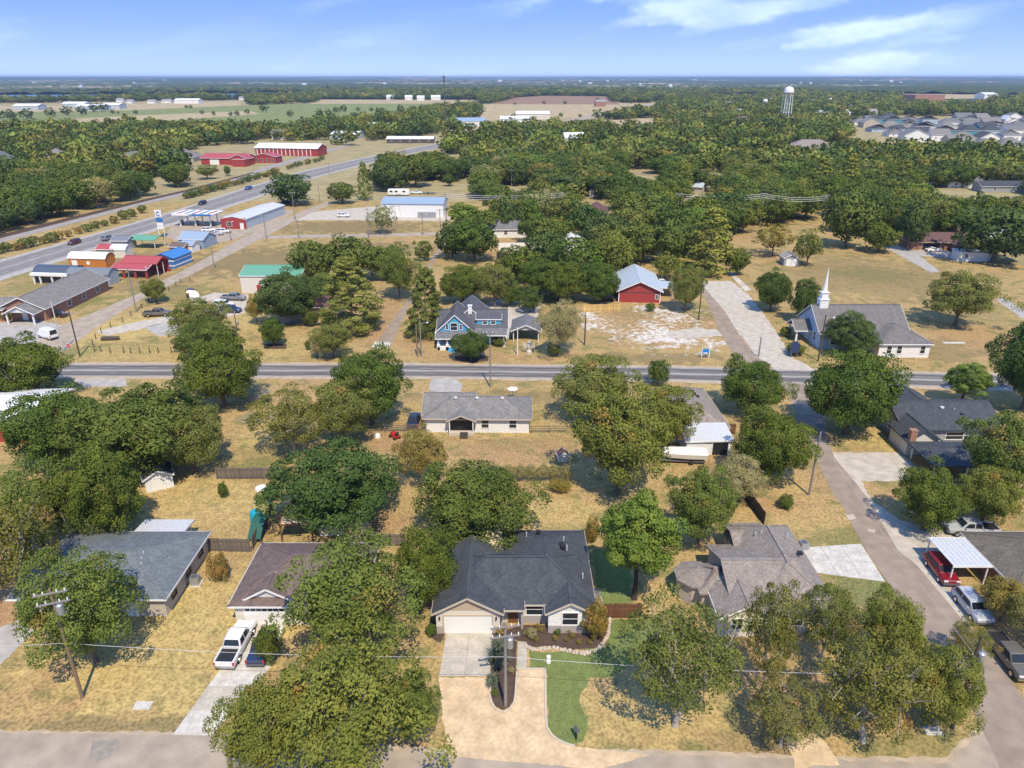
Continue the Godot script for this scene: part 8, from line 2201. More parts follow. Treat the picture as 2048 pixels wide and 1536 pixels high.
# front towards -z; kind: pickup, suv, sedan, van
func car(kind: String, label: String, at: Vector3, turn: float, paint: Material, group := "", called := "") -> Node3D:
	var t := thing(called if called != "" else {"pickup": "pickup_truck", "suv": "parked_car", "sedan": "parked_car", "van": "delivery_van"}[kind], label, {"pickup": "pickup", "suv": "car", "sedan": "car", "van": "van"}[kind], at, turn, group)
	var L: float = {"pickup": 5.9, "suv": 4.9, "sedan": 4.75, "van": 5.0}[kind]
	var hw: float = {"pickup": 0.99, "suv": 0.95, "sedan": 0.91, "van": 1.0}[kind]
	var belt: float = {"pickup": 1.18, "suv": 1.08, "sedan": 0.93, "van": 1.15}[kind]
	var roof: float = {"pickup": 1.88, "suv": 1.72, "sedan": 1.44, "van": 2.25}[kind]
	var gr: float = {"pickup": 0.42, "suv": 0.33, "sedan": 0.25, "van": 0.35}[kind]
	var f := -L / 2
	var st := tool()
	var tail := L / 2 if kind != "pickup" else 0.95
	loft(st, [ring(f, hw * 0.84, gr + 0.1, belt * 0.78), ring(f + 0.12, hw * 0.95, gr, belt * 0.90), ring(f + 0.7, hw, gr, belt * 0.95), ring(f + 1.35, hw, gr, belt), ring(tail - 0.35, hw, gr, belt), ring(tail - 0.08, hw * 0.97, gr + 0.03, belt * 0.97), ring(tail, hw * 0.9, gr + 0.12, belt * 0.9)])
	# cabin: windscreen foot, roof, rear
	var zs: Array = {"pickup": [f + 1.3, f + 2.05, 0.65, 0.98], "suv": [f + 1.15, f + 1.95, L / 2 - 0.55, L / 2 - 0.08], "sedan": [f + 1.35, f + 2.15, L / 2 - 1.55, L / 2 - 0.75], "van": [f + 0.7, f + 1.25, L / 2 - 0.1, L / 2 - 0.04]}[kind]
	loft(st, [cab(zs[0], hw * 0.9, hw * 0.86, belt - 0.03, belt + 0.03), cab(zs[1], hw * 0.93, hw * 0.76, belt - 0.03, roof - 0.03), cab((zs[1] + zs[2]) / 2, hw * 0.94, hw * 0.77, belt - 0.03, roof), cab(zs[2], hw * 0.93, hw * 0.76, belt - 0.03, roof - 0.03), cab(zs[3], hw * 0.9, hw * 0.84, belt - 0.03, belt + 0.03)])
	if kind == "pickup":
		for s in [-1, 1]:
			loft(st, [_rail(0.95, s, hw, gr, belt), _rail(L / 2 - 0.1, s, hw, gr, belt)])
		box(st, Vector3(0, 0.82, L / 2 - 0.06), Vector3(hw * 1.9, 0.66, 0.1))
		box(st, Vector3(0, 0.62, (L / 2 + 0.95) / 2), Vector3(hw * 1.8, 0.16, L / 2 - 0.95))
	put(st, "body", paint, t)
	if kind == "pickup":
		st = tool()
		box(st, Vector3(0, 0.99, (L / 2 + 0.95) / 2), Vector3(hw * 1.66, 0.04, L / 2 - 1.2))
		put(st, "bed_liner", M.black, t)
	# glass, a finger's breadth proud of the cabin skin
	var q := 0.012
	var y0 := belt + 0.07
	var y1 := roof - 0.10
	var k0 := (y0 - belt) / (roof - belt)
	var k1 := (y1 - belt) / (roof - belt)
	st = tool()
	var za := lerpf(zs[0], zs[1], k0)
	var zb := lerpf(zs[0], zs[1], k1)
	face(st, [Vector3(-hw * 0.80, y0 + q, za - q), Vector3(-hw * 0.68, y1 + q, zb - q), Vector3(hw * 0.68, y1 + q, zb - q), Vector3(hw * 0.80, y0 + q, za - q)])
	put(st, "windscreen", M.glass, t)
	st = tool()
	za = lerpf(zs[3], zs[2], k0)
	zb = lerpf(zs[3], zs[2], k1)
	face(st, [Vector3(hw * 0.78, y0, za + q), Vector3(hw * 0.66, y1, zb + q), Vector3(-hw * 0.66, y1, zb + q), Vector3(-hw * 0.78, y0, za + q)])
	put(st, "rear_window", M.glass, t)
	for s in ([-1, 1] if kind != "van" else []):
		var xa: float = s * (lerpf(hw * 0.93, hw * 0.76, k0) + 0.015)
		var xb: float = s * (lerpf(hw * 0.93, hw * 0.76, k1) + 0.015)
		var zm: float = (zs[1] + zs[2]) / 2.0
		for seg in [[lerpf(zs[0], zs[1], 0.45), zs[1] + 0.08, zm - 0.06], [zm + 0.06, zm + 0.06, zs[2] - 0.06]]:
			st = tool()
			face(st, [Vector3(xa, y0, seg[0]), Vector3(xb, y1, seg[1]), Vector3(xb, y1, seg[2]), Vector3(xa, y0, lerpf(zs[3], zs[2], 0.6) if seg[2] > zm else seg[2])])
			put(st, "side_window", M.glass, t)
	# wheels
	var wr: float = {"pickup": 0.42, "suv": 0.37, "sedan": 0.33, "van": 0.36}[kind]
	for s in [-1, 1]:
		for z in [f + 0.95, L / 2 - 1.05 if kind != "pickup" else L / 2 - 1.2]:
			st = tool()
			tube(st, Vector3(s * (hw - 0.20), wr, z), Vector3(s * (hw + 0.02), wr, z), wr, wr, 16)
			var wh := put(st, "wheel", M.rubber, t)
			st = tool()
			tube(st, Vector3(s * (hw - 0.05), wr, z), Vector3(s * (hw + 0.035), wr, z), wr * 0.6, wr * 0.55, 12)
			put(st, "rim", M.chrome, wh)
	for s in [-1, 1]:
		st = tool()
		box(st, Vector3(s * hw * 0.68, belt * 0.78, f + 0.05), Vector3(0.42, 0.16, 0.16))
		put(st, "headlight", M.head_lamp, t)
		st = tool()
		box(st, Vector3(s * hw * 0.90, belt * 0.80, L / 2 - 0.03), Vector3(0.16, 0.34, 0.1))
		put(st, "tail_light", M.tail_lamp, t)
		st = tool()
		box(st, Vector3(s * (hw + 0.1), belt + 0.08, lerpf(zs[0], zs[1], 0.6)), Vector3(0.2, 0.14, 0.1))
		put(st, "wing_mirror", paint, t)
	for z in [f - 0.02, L / 2 + 0.02]:
		st = tool()
		box(st, Vector3(0, gr + 0.18, z), Vector3(hw * 1.84, 0.2, 0.14))
		put(st, "bumper", M.chrome if kind == "pickup" else M.dark_steel, t)
	return t

func _rail(z: float, s: int, hw: float, gr: float, belt: float) -> Array:
	return [Vector3(s * hw * 0.93, gr + 0.05, z), Vector3(s * hw, gr + 0.25, z), Vector3(s * hw, belt - 0.08, z), Vector3(s * hw * 0.95, belt, z), Vector3(s * hw * 0.83, belt, z), Vector3(s * hw * 0.83, gr + 0.2, z)]

func paint(r: float, g: float, b: float) -> StandardMaterial3D:
	var m := mat(r, g, b, 0.35)
	m.clearcoat_enabled = true
	m.clearcoat = 0.6
	m.clearcoat_roughness = 0.12
	return m

func _vehicles() -> void:
	var white := paint(0.78, 0.78, 0.78)
	var silver := paint(0.45, 0.47, 0.50)
	var black := paint(0.015, 0.016, 0.02)
	var navy := paint(0.02, 0.035, 0.09)
	var red := paint(0.22, 0.008, 0.02)
	var maroon := paint(0.12, 0.015, 0.02)
	var bronze := paint(0.13, 0.115, 0.09)
	var grey := paint(0.20, 0.21, 0.23)
	var blue := paint(0.03, 0.10, 0.34)
	car("pickup", "white crew-cab pickup with dark bed liner on the concrete driveway", Vector3(-26.64, 0, -54.7), -2, white)
	car("sedan", "black car half hidden by the round bush on the driveway", Vector3(-24.03, 0, -54.57), 0, navy)
	car("pickup", "silver pickup parked across the gravel apron under the elms", Vector3(55.67, 0, -74.12), 86, silver)
	car("suv", "dark red car parked on the apron beside the tin carport", Vector3(47.73, 0, -66.22), 176, red)
	car("suv", "pale silver car parked below the orange-leaved tree", Vector3(47.64, 0, -60.13), 178, silver)
	car("pickup", "dark bronze pickup parked on the grass by the side street", Vector3(47.02, 0, -53.13), 178, bronze)
	car("sedan", "black car with pale blue rear window beside the white house", Vector3(-15.71, 0, -104.59), 0, black)
	car("van", "white mail van parked by the stop sign", Vector3(-98.52, 0, -145.75), 60, white)
	car("sedan", "dark car parked under the brick house porch", Vector3(-105.3, 0, -160.8), 80, black)
	car("pickup", "dark pickup with grey hood on the dirt track", Vector3(-82.3, 0, -161.18), -82, bronze)
	car("pickup", "grey pickup parked behind the green-roofed warehouse", Vector3(-69.18, 0, -174.32), -95, grey)
	car("suv", "white car in the dirt lot by the yellow-leaved tree", Vector3(-69.48, 0, -168.34), -100, white)
	car("suv", "dark blue car with an orange cover in the dirt lot", Vector3(-66.35, 0, -164.3), -100, navy)
	car("suv", "maroon car beside the white boat trailer in the dirt lot", Vector3(-81.72, 0, -178.82), 20, maroon)
	car("suv", "maroon car driving on the highway beside the shed lot", Vector3(-145.49, 0, -240.2), 172, maroon, "", "moving_car")
	car("suv", "grey-blue car on the highway passing the tan shed", Vector3(-137.66, 0, -246.64), -8, grey, "", "moving_car")
	car("suv", "blue car on the highway beyond the filling station", Vector3(-130.27, 0, -367.58), 170, blue, "", "moving_car")
	car("suv", "dark car on the highway beside the filling station canopy", Vector3(-134.94, 0, -321.62), 171, black, "", "moving_car")
	car("suv", "white car parked before the filling station's red wall", Vector3(-102.55, 0, -258.72), -85, white)
	car("suv", "white car at the corner of the filling station forecourt", Vector3(-108.94, 0, -261.45), -80, white)
	car("sedan", "pale car between the two white ones at the filling station", Vector3(-104.06, 0, -255.16), -80, silver)
	car("suv", "white car alone on the gravel lot by the warehouse", Vector3(-66.88, 0, -290.86), -88, white)
	car("pickup", "white pickup with a flat trailer behind the warehouse", Vector3(-45.63, 0, -352.55), -90, white)
	car("sedan", "white car on the drive of the brick ranch house", Vector3(133.97, 0, -228.92), -88, white)
	car("suv", "black car under the white awning of the red house", Vector3(23.77, 0, -174.32), -90, black)
	car("sedan", "white car beside the red house's east awning", Vector3(39.95, 0, -189.5), 0, white)
	car("pickup", "bright red pickup among the oaks before the white cottage", Vector3(18.05, 0, -219.23), -92, paint(0.6, 0.02, 0.02))
	car("suv", "black car in the shade of the roundest oak by the highway", Vector3(-98.27, 0, -322.97), -85, black)
	# camper, boat, trailers
	var t := thing("camper_trailer", "white camper trailer with dark windows parked behind the warehouse", "camper", Vector3(-53.02, 0, -347.79), -2)
	var st := tool()
	loft(st, [ring(-5.0, 1.2, 0.5, 2.8, 0.94), ring(-4.7, 1.25, 0.45, 3.0, 0.94), ring(4.7, 1.25, 0.45, 3.0, 0.94), ring(5.0, 1.2, 0.6, 2.7, 0.94)])
	var b := put(st, "body", M.white, t)
	b.rotation_degrees.y = 90
	for x in [-3.4, -1.0, 2.6]:
		st = tool()
		box(st, Vector3(x, 2.0, 1.27), Vector3(1.4, 0.7, 0.06))
		put(st, "window", M.glass, t)
	for x in [-0.6, 0.6]:
		st = tool()
		tube(st, Vector3(x, 0.36, 0.9), Vector3(x, 0.36, 1.28), 0.36, 0.36, 12)
		put(st, "wheel", M.rubber, t)
	t = thing("boat", "white boat hull on a trailer in the dirt lot", "boat", Vector3(-78.89, 0, -174.32), 25)
	_hull(t, 6.5, 1.15, 1.5)
	t = thing("boat", "long white covered boat beside the tin lean-to", "boat", Vector3(24.4, 0, -92.09), 85)
	_hull(t, 7.0, 1.3, 1.7)
	t = thing("flat_trailer", "flat trailer behind the white pickup by the warehouse", "trailer", Vector3(-39.45, 0, -352.55), -90)
	st = tool()
	box(st, Vector3(0, 0.6, 0), Vector3(2.2, 0.15, 6.0))
	box(st, Vector3(0, 0.55, -3.8), Vector3(0.15, 0.12, 1.8))
	put(st, "deck", M.dark_steel, t)
	for s in [-1, 1]:
		st = tool()
		tube(st, Vector3(s * 0.95, 0.36, 0.4), Vector3(s * 1.2, 0.36, 0.4), 0.36, 0.36, 12)
		put(st, "wheel", M.rubber, t)

func _hull(t: Node3D, L: float, hw: float, h: float) -> void:
	var st := tool()
	var rings := []
	for a in [[-0.5, 0.06, 0.75], [-0.42, 0.45, 0.5], [-0.25, 0.85, 0.32], [0.1, 1.0, 0.28], [0.5, 0.95, 0.3]]:
		var w: float = hw * a[1]
		var y: float = 0.4 + h * a[2] * 0.4
		rings.append([Vector3(0, y, a[0] * L), Vector3(-w * 0.8, y + 0.3, a[0] * L), Vector3(-w, h, a[0] * L), Vector3(-w * 0.6, h + 0.18, a[0] * L), Vector3(w * 0.6, h + 0.18, a[0] * L), Vector3(w, h, a[0] * L), Vector3(w * 0.8, y + 0.3, a[0] * L)])
	loft(st, rings)
	put(st, "hull", M.white, t)
	st = tool()
	box(st, Vector3(0, 0.42, 0.1), Vector3(hw * 1.4, 0.14, L * 0.9))
	put(st, "trailer_frame", M.dark_steel, t)
	for s in [-1, 1]:
		st = tool()
		tube(st, Vector3(s * hw * 0.75, 0.33, L * 0.18), Vector3(s * hw * 0.95, 0.33, L * 0.18), 0.33, 0.33, 12)
		put(st, "wheel", M.rubber, t)

# ---------------------------------------------------------------- poles, wires, signs
func pole(label: String, at: Vector3, h: float, m: Material, arms := 0, can := false, lamp := false, turn := 0.0, r := 0.16, group := "", called := "utility_pole") -> Node3D:
	var t := thing(called, label, "pole", at, turn, group)
	var st := tool()
	tube(st, Vector3(0, -0.1, 0), Vector3(0, h, 0), r, r * 0.7, 10)
	put(st, "pole", m, t)
	for k in arms:
		var y := h - 0.35 - 1.0 * k
		st = tool()
		box(st, Vector3(0, y, 0.16), Vector3(2.5, 0.14, 0.12))
		var c := put(st, "crossarm", M.pole_grey, t)
		st = tool()
		for x in [-1.1, -0.5, 0.5, 1.1]:
			lathe(st, Vector3(x, y + 0.07, 0.16), [[0.05, 0.0], [0.06, 0.1], [0.035, 0.16], [0.06, 0.2], [0.02, 0.27]], 7)
		put(st, "insulator", M.white, c)
	if can:
		st = tool()
		lathe(st, Vector3(0.38, h - 2.6, 0.12), [[0.1, 0.0], [0.3, 0.05], [0.3, 0.95], [0.2, 1.05], [0.05, 1.1]], 12)
		tube(st, Vector3(0.3, h - 1.5, 0.1), Vector3(0.3, h - 1.2, 0.1), 0.06, 0.04, 6)
		put(st, "transformer", M.steel, t)
	if lamp:
		st = tool()
		tube(st, Vector3(0, h - 0.8, 0), Vector3(1.4, h - 0.4, 0.2), 0.04, 0.04, 6)
		put(st, "lamp_arm", M.steel, t)
		st = tool()
		lathe(st, Vector3(1.5, h - 0.6, 0.2), [[0.12, 0.0], [0.22, 0.12], [0.12, 0.25], [0.02, 0.3]], 9)
		put(st, "lamp_head", M.white, t)
	return t

func wire(label: String, a: Vector3, b: Vector3, sag: float, r := 0.02, group := "") -> void:
	var st := tool()
	var p := a
	for k in 12:
		var u := (k + 1) / 12.0
		var q := a.lerp(b, u) - Vector3(0, sag * 4.0 * u * (1.0 - u), 0)
		tube(st, p, q, r, r, 5, false)
		p = q
	var o := put(st, "power_line", M.wire)
	tag(o, label, "wire", group)

func _poles_and_signs() -> void:
	var a := pole("brown wooden utility pole with pale crossarms and transformer on the yellow lawn", Vector3(-38.36, 0, -48.74), 11.94, M.pole, 2, true, false, 20)
	var b := pole("weathered grey utility pole with crossed arms and transformer in the driveway island", Vector3(-0.57, 0, -47.78), 9.28, M.pole_grey, 2, true, false, 10)
	var c := pole("dark utility pole with transformer on the street corner", Vector3(37.42, 0, -45.39), 10.01, M.pole_dark, 0, true, false, 0)
	var d := pole("tall brown pole on the dry verge of the side street", Vector3(39.39, 0, -82.83), 9.33, M.pole_grey, 0, false, false)
	var e := pole("grey utility pole by the road behind the white house", Vector3(-3.84, 0, -119.03), 10.63, M.pole_grey, 1, false, false)
	var f := pole("brown utility pole with a street lamp arm before the blue bungalow", Vector3(-17.99, 0, -134.93), 7.49, M.pole_grey, 0, false, true)
	pole("second brown pole braced beside the lamp pole at the blue bungalow", Vector3(-18.75, 0, -134.65), 6.77, M.pole, 0)
	pole("leaning dark pole at the edge of the limestone lot", Vector3(15.01, 0, -141.37), 6.69, M.pole_dark, 0)
	var g := pole("dark utility pole by the lane beside the limestone lot", Vector3(42.58, 0, -158.16), 9.35, M.pole_dark, 0, false, false)
	var h := pole("black utility pole with street lamp in front of the church", Vector3(59.76, 0, -132.17), 9.38, M.pole_dark, 0, false, true)
	pole("short grey pole at the mouth of the church lane", Vector3(48.92, 0, -134.65), 4.09, M.pole_grey, 0)
	pole("pale concrete pole behind the mail van", Vector3(-90.8, 0, -137.79), 10.48, M.concrete_pale, 0)
	pole("dark wooden pole beside the stop sign", Vector3(-85.73, 0, -134.65), 9.4, M.pole_dark, 1)
	pole("two-tone pole on the verge of the loop road by the lone elm", Vector3(-88.66, 0, -164.3), 10.8, M.pole_grey, 0)
	pole("thin pale pole on the loop road before the blue garage", Vector3(-86.47, 0, -207.22), 6.14, M.pole_grey, 0)
	pole("white yard pole beside the carport of the blue bungalow", Vector3(1.1, 0, -135.5), 5.77, M.white, 0, false, false, 0, 0.12)
	pole("short brown pole with meter box in the dirt lot", Vector3(-60.07, 0, -150.37), 3.87, M.pole, 0, true)
	var rest := [["utility pole on the corner of the loop road and cross street", Vector3(-83.91, 0, -247.47), 8.28, 1, false, ""],
		["utility pole before the gravel yard", Vector3(-84.02, 0, -283.22), 10.77, 1, false, ""],
		["pole on the cross street beside the brown field", Vector3(-73.25, 0, -249.14), 6.31, 1, false, ""],
		["pole on the cross street before the grey-green tree", Vector3(-49.33, 0, -249.99), 10.19, 1, false, ""],
		["black lamp post before the warehouse", Vector3(-31.29, 0, -255.16), 7.81, 0, true, ""],
		["pale pole at the end of the cross street", Vector3(-25.46, 0, -258.72), 8.42, 1, false, ""],
		["pale pole rising from the oaks by the lawn", Vector3(-0.25, 0, -378.29), 8.33, 1, false, ""],
		["short pale pole rising from the mid oaks", Vector3(25.27, 0, -401.58), 4.93, 0, false, ""],
		["lamp pole among the oaks above the pines", Vector3(139.36, 0, -399.53), 6.71, 0, true, ""],
		["thin pole among the oaks above the pines", Vector3(135.19, 0, -420.91), 4.07, 0, false, ""],
		["pole at the filling station forecourt", Vector3(-95.45, 0, -245.82), 6.9, 0, true, ""],
		["pole on the grass by the long brick house", Vector3(-108.71, 0, -177.91), 4.66, 0, false, ""],
		["dark pole beside the highway bend", Vector3(-105, 0, -430.08), 5.25, 0, false, ""],
		["pole behind the lawn by the dark wood", Vector3(-18.28, 0, -395.5), 7.15, 0, false, ""],
		["pole before the filling station shop", Vector3(-84.04, 0, -322.97), 7.67, 1, false, ""]]
	var made := []
	for p in rest:
		made.append(pole(p[0], p[1], p[2], M.pole_grey, p[3], false, p[4], 0, 0.16, p[5]))
	var top := func(n: Node3D, x: float, dy: float) -> Vector3:
		return n.position + Vector3(x, dy, 0)
	wire("low wire sagging from the island pole to the corner pole", b.position + Vector3(0, 5.6, 0), c.position + Vector3(0, 5.9, 0), 0.5)
	wire("low wire sagging from the island pole to the lawn pole", b.position + Vector3(0, 5.6, 0), a.position + Vector3(0, 6.2, 0), 0.5)
	wire("wire running up the side street from the corner pole", c.position + Vector3(0, 8.0, 0), d.position + Vector3(0, 8.6, 0), 0.6, 0.015)
	wire("wire from the lawn pole down to the house under the elm", a.position + Vector3(0, 6.2, 0), a.position + Vector3(-26, 5.0, -1), 0.4, 0.02)
	var line := [Vector3(-24.42, 0, -271.93), Vector3(18.96, 0, -273.92), Vector3(61.15, 0, -271.93), Vector3(92.47, 0, -271.93), Vector3(113.86, 0, -267.07)]
	var bases := []
	for k in line.size():
		var q: Vector3 = line[k]
		pole("tall pole of the power line crossing the oaks", q, 12.0, M.pole_grey, 1, false, false, 90 if false else 0, 0.18, "poles of the power line")
		bases.append(q)
	for k in [[0, 1], [2, 3], [3, 4]]:
		for y in [12.0, 11.3, 10.6]:
			wire("pale wire of the power line crossing the oaks", bases[k[0]] + Vector3(0, y - 0.2, 0.2), bases[k[1]] + Vector3(0, y - 0.2, 0.2), 1.0, 0.075, "wires of the power line")
	# stop sign
	var t := thing("stop_sign", "red octagonal stop sign on a steel post by the road junction", "sign", Vector3(-86.95, 0, -133.82), 8)
	var st := tool()
	tube(st, Vector3.ZERO, Vector3(0, 2.9, 0), 0.04, 0.04, 6)
	put(st, "post", M.steel, t)
	st = tool()
	_plate(st, 8, 0.46, 2.6, 0.05, 0.03)
	var pl := put(st, "rim", M.white, t)
	st = tool()
	_plate(st, 8, 0.41, 2.6, 0.075, 0.02)
	put(st, "plate", M.red_paint, t)
	_text("STOP", 0.26, M.white, t, Vector3(0, 2.6, 0.105))
	# for-sale board
	t = thing("sale_sign", "blue lot sign framed by two white posts on the verge", "sign", Vector3(38.1, 0, -133.82), 4)
	for x in [-0.75, 0.75]:
		st = tool()
		box(st, Vector3(x, 1.05, 0), Vector3(0.14, 2.1, 0.14))
		put(st, "post", M.white, t)
	st = tool()
	box(st, Vector3(0, 1.35, 0), Vector3(1.36, 1.1, 0.06))
	put(st, "board", M.blue_sign, t)
	st = tool()
	box(st, Vector3(0, 1.05, 0.035), Vector3(0.9, 0.22, 0.02))
	put(st, "board_stripe", M.white, t)
	# church sign
	t = thing("church_sign", "dark blue slab church sign standing on the verge", "sign", Vector3(55.67, 0, -134.09), -4)
	st = tool()
	for x in [-0.5, 0.5]:
		box(st, Vector3(x, 0.7, 0), Vector3(0.16, 1.4, 0.16))
	put(st, "post", M.dark_steel, t)
	st = tool()
	box(st, Vector3(0, 2.0, 0), Vector3(1.7, 1.9, 0.3))
	box(st, Vector3(0, 3.1, 0), Vector3(0.9, 0.5, 0.24))
	put(st, "board", M.navy_board, t)

func _plate(st: SurfaceTool, n: int, r: float, y: float, z: float, th: float) -> void:
	var a := []
	var b := []
	for k in n:
		var u := TAU * (k + 0.5) / n
		a.append(Vector3(cos(u) * r, y + sin(u) * r, z))
		b.append(Vector3(cos(u) * r, y + sin(u) * r, z + th))
	loft(st, [a, b])

func _text(s: String, size: float, m: Material, parent: Node3D, at: Vector3) -> void:
	var x := TextMesh.new()
	x.text = s
	x.font_size = 64
	x.pixel_size = size / 64.0
	x.depth = 0.02
	var o := MeshInstance3D.new()
	o.mesh = x
	o.set_surface_override_material(0, m)
	x.material = m
	o.name = "lettering"
	parent.add_child(o, true)
	o.position = at

# ---------------------------------------------------------------- yards
func fence(label: String, pts: Array, h: float, m: Material, board := true) -> void:
	var t := thing("fence", label, "fence", pts[0], 0)
	for k in pts.size() - 1:
		var a: Vector3 = pts[k] - pts[0]
		var b: Vector3 = pts[k + 1] - pts[0]
		var n := maxi(1, int(a.distance_to(b) / 2.4))
		for i in n:
			var p := a.lerp(b, float(i) / n)
			var q := a.lerp(b, float(i + 1) / n)
			var st := tool()
			var dv := (q - p).normalized()
			var side := Vector3(dv.z, 0, -dv.x)
			if board:
				var cnt := int(p.distance_to(q) / 0.15)
				for j in cnt:
					var hh := h + rng.randf_range(-0.08, 0.05)
					var own := rng.randf_range(0.62, 1.0)
					st.set_color(Color(own, own * rng.randf_range(0.94, 1.0), own * rng.randf_range(0.88, 1.0)))
					var c := p.lerp(q, (j + 0.5) / cnt) + Vector3(0, hh / 2, 0) + side * rng.randf_range(-0.008, 0.008)
					box(st, c, Vector3(0.135, hh, 0.022), Basis(dv, Vector3.UP, side))
				st.set_color(Color(0.8, 0.8, 0.8))
				for y in [0.35, h - 0.3]:
					beam(st, p + Vector3(0, y, 0) - side * 0.05, q + Vector3(0, y, 0) - side * 0.05, 0.04, 0.09)
			else:
				st.set_color(Color(0.9, 0.9, 0.9))
				for y in [h * 0.35, h * 0.62, h * 0.9]:
					beam(st, p + Vector3(0, y, 0), q + Vector3(0, y, 0), 0.04, 0.12)
			put(st, "panel", m, t)
			st = tool()
			st.set_color(Color(0.85, 0.85, 0.85))
			box(st, p + Vector3(0, h / 2, 0) - side * 0.1, Vector3(0.12, h + 0.06, 0.12))
			put(st, "post", m, t)

# a poured slab laid in nx by nz panels with joints between them
func slabs(called: String, q: Array, nx: int, nz: int, y: float, mats: Array) -> void:
	var root := Node3D.new()
	root.name = numbered(called)
	add_child(root)
	structure(root)
	for i in nx:
		for j in nz:
			var p := []
			for c in [[i, j], [i + 1, j], [i + 1, j + 1], [i, j + 1]]:
				var u: float = c[0] / float(nx)
				var v: float = c[1] / float(nz)
				p.append(q[0].lerp(q[1], u).lerp(q[3].lerp(q[2], u), v))
			var mid: Vector3 = (p[0] + p[1] + p[2] + p[3]) / 4
			var st := tool()
			var e := []
			for c in p:
				e.append(c + (mid - c).normalized() * 0.025 + Vector3(0, y, 0))
			slab(st, [e[3], e[0], e[1], e[2]] , 0.09)
			put(st, "panel", mats[(i + j) % mats.size()], root)

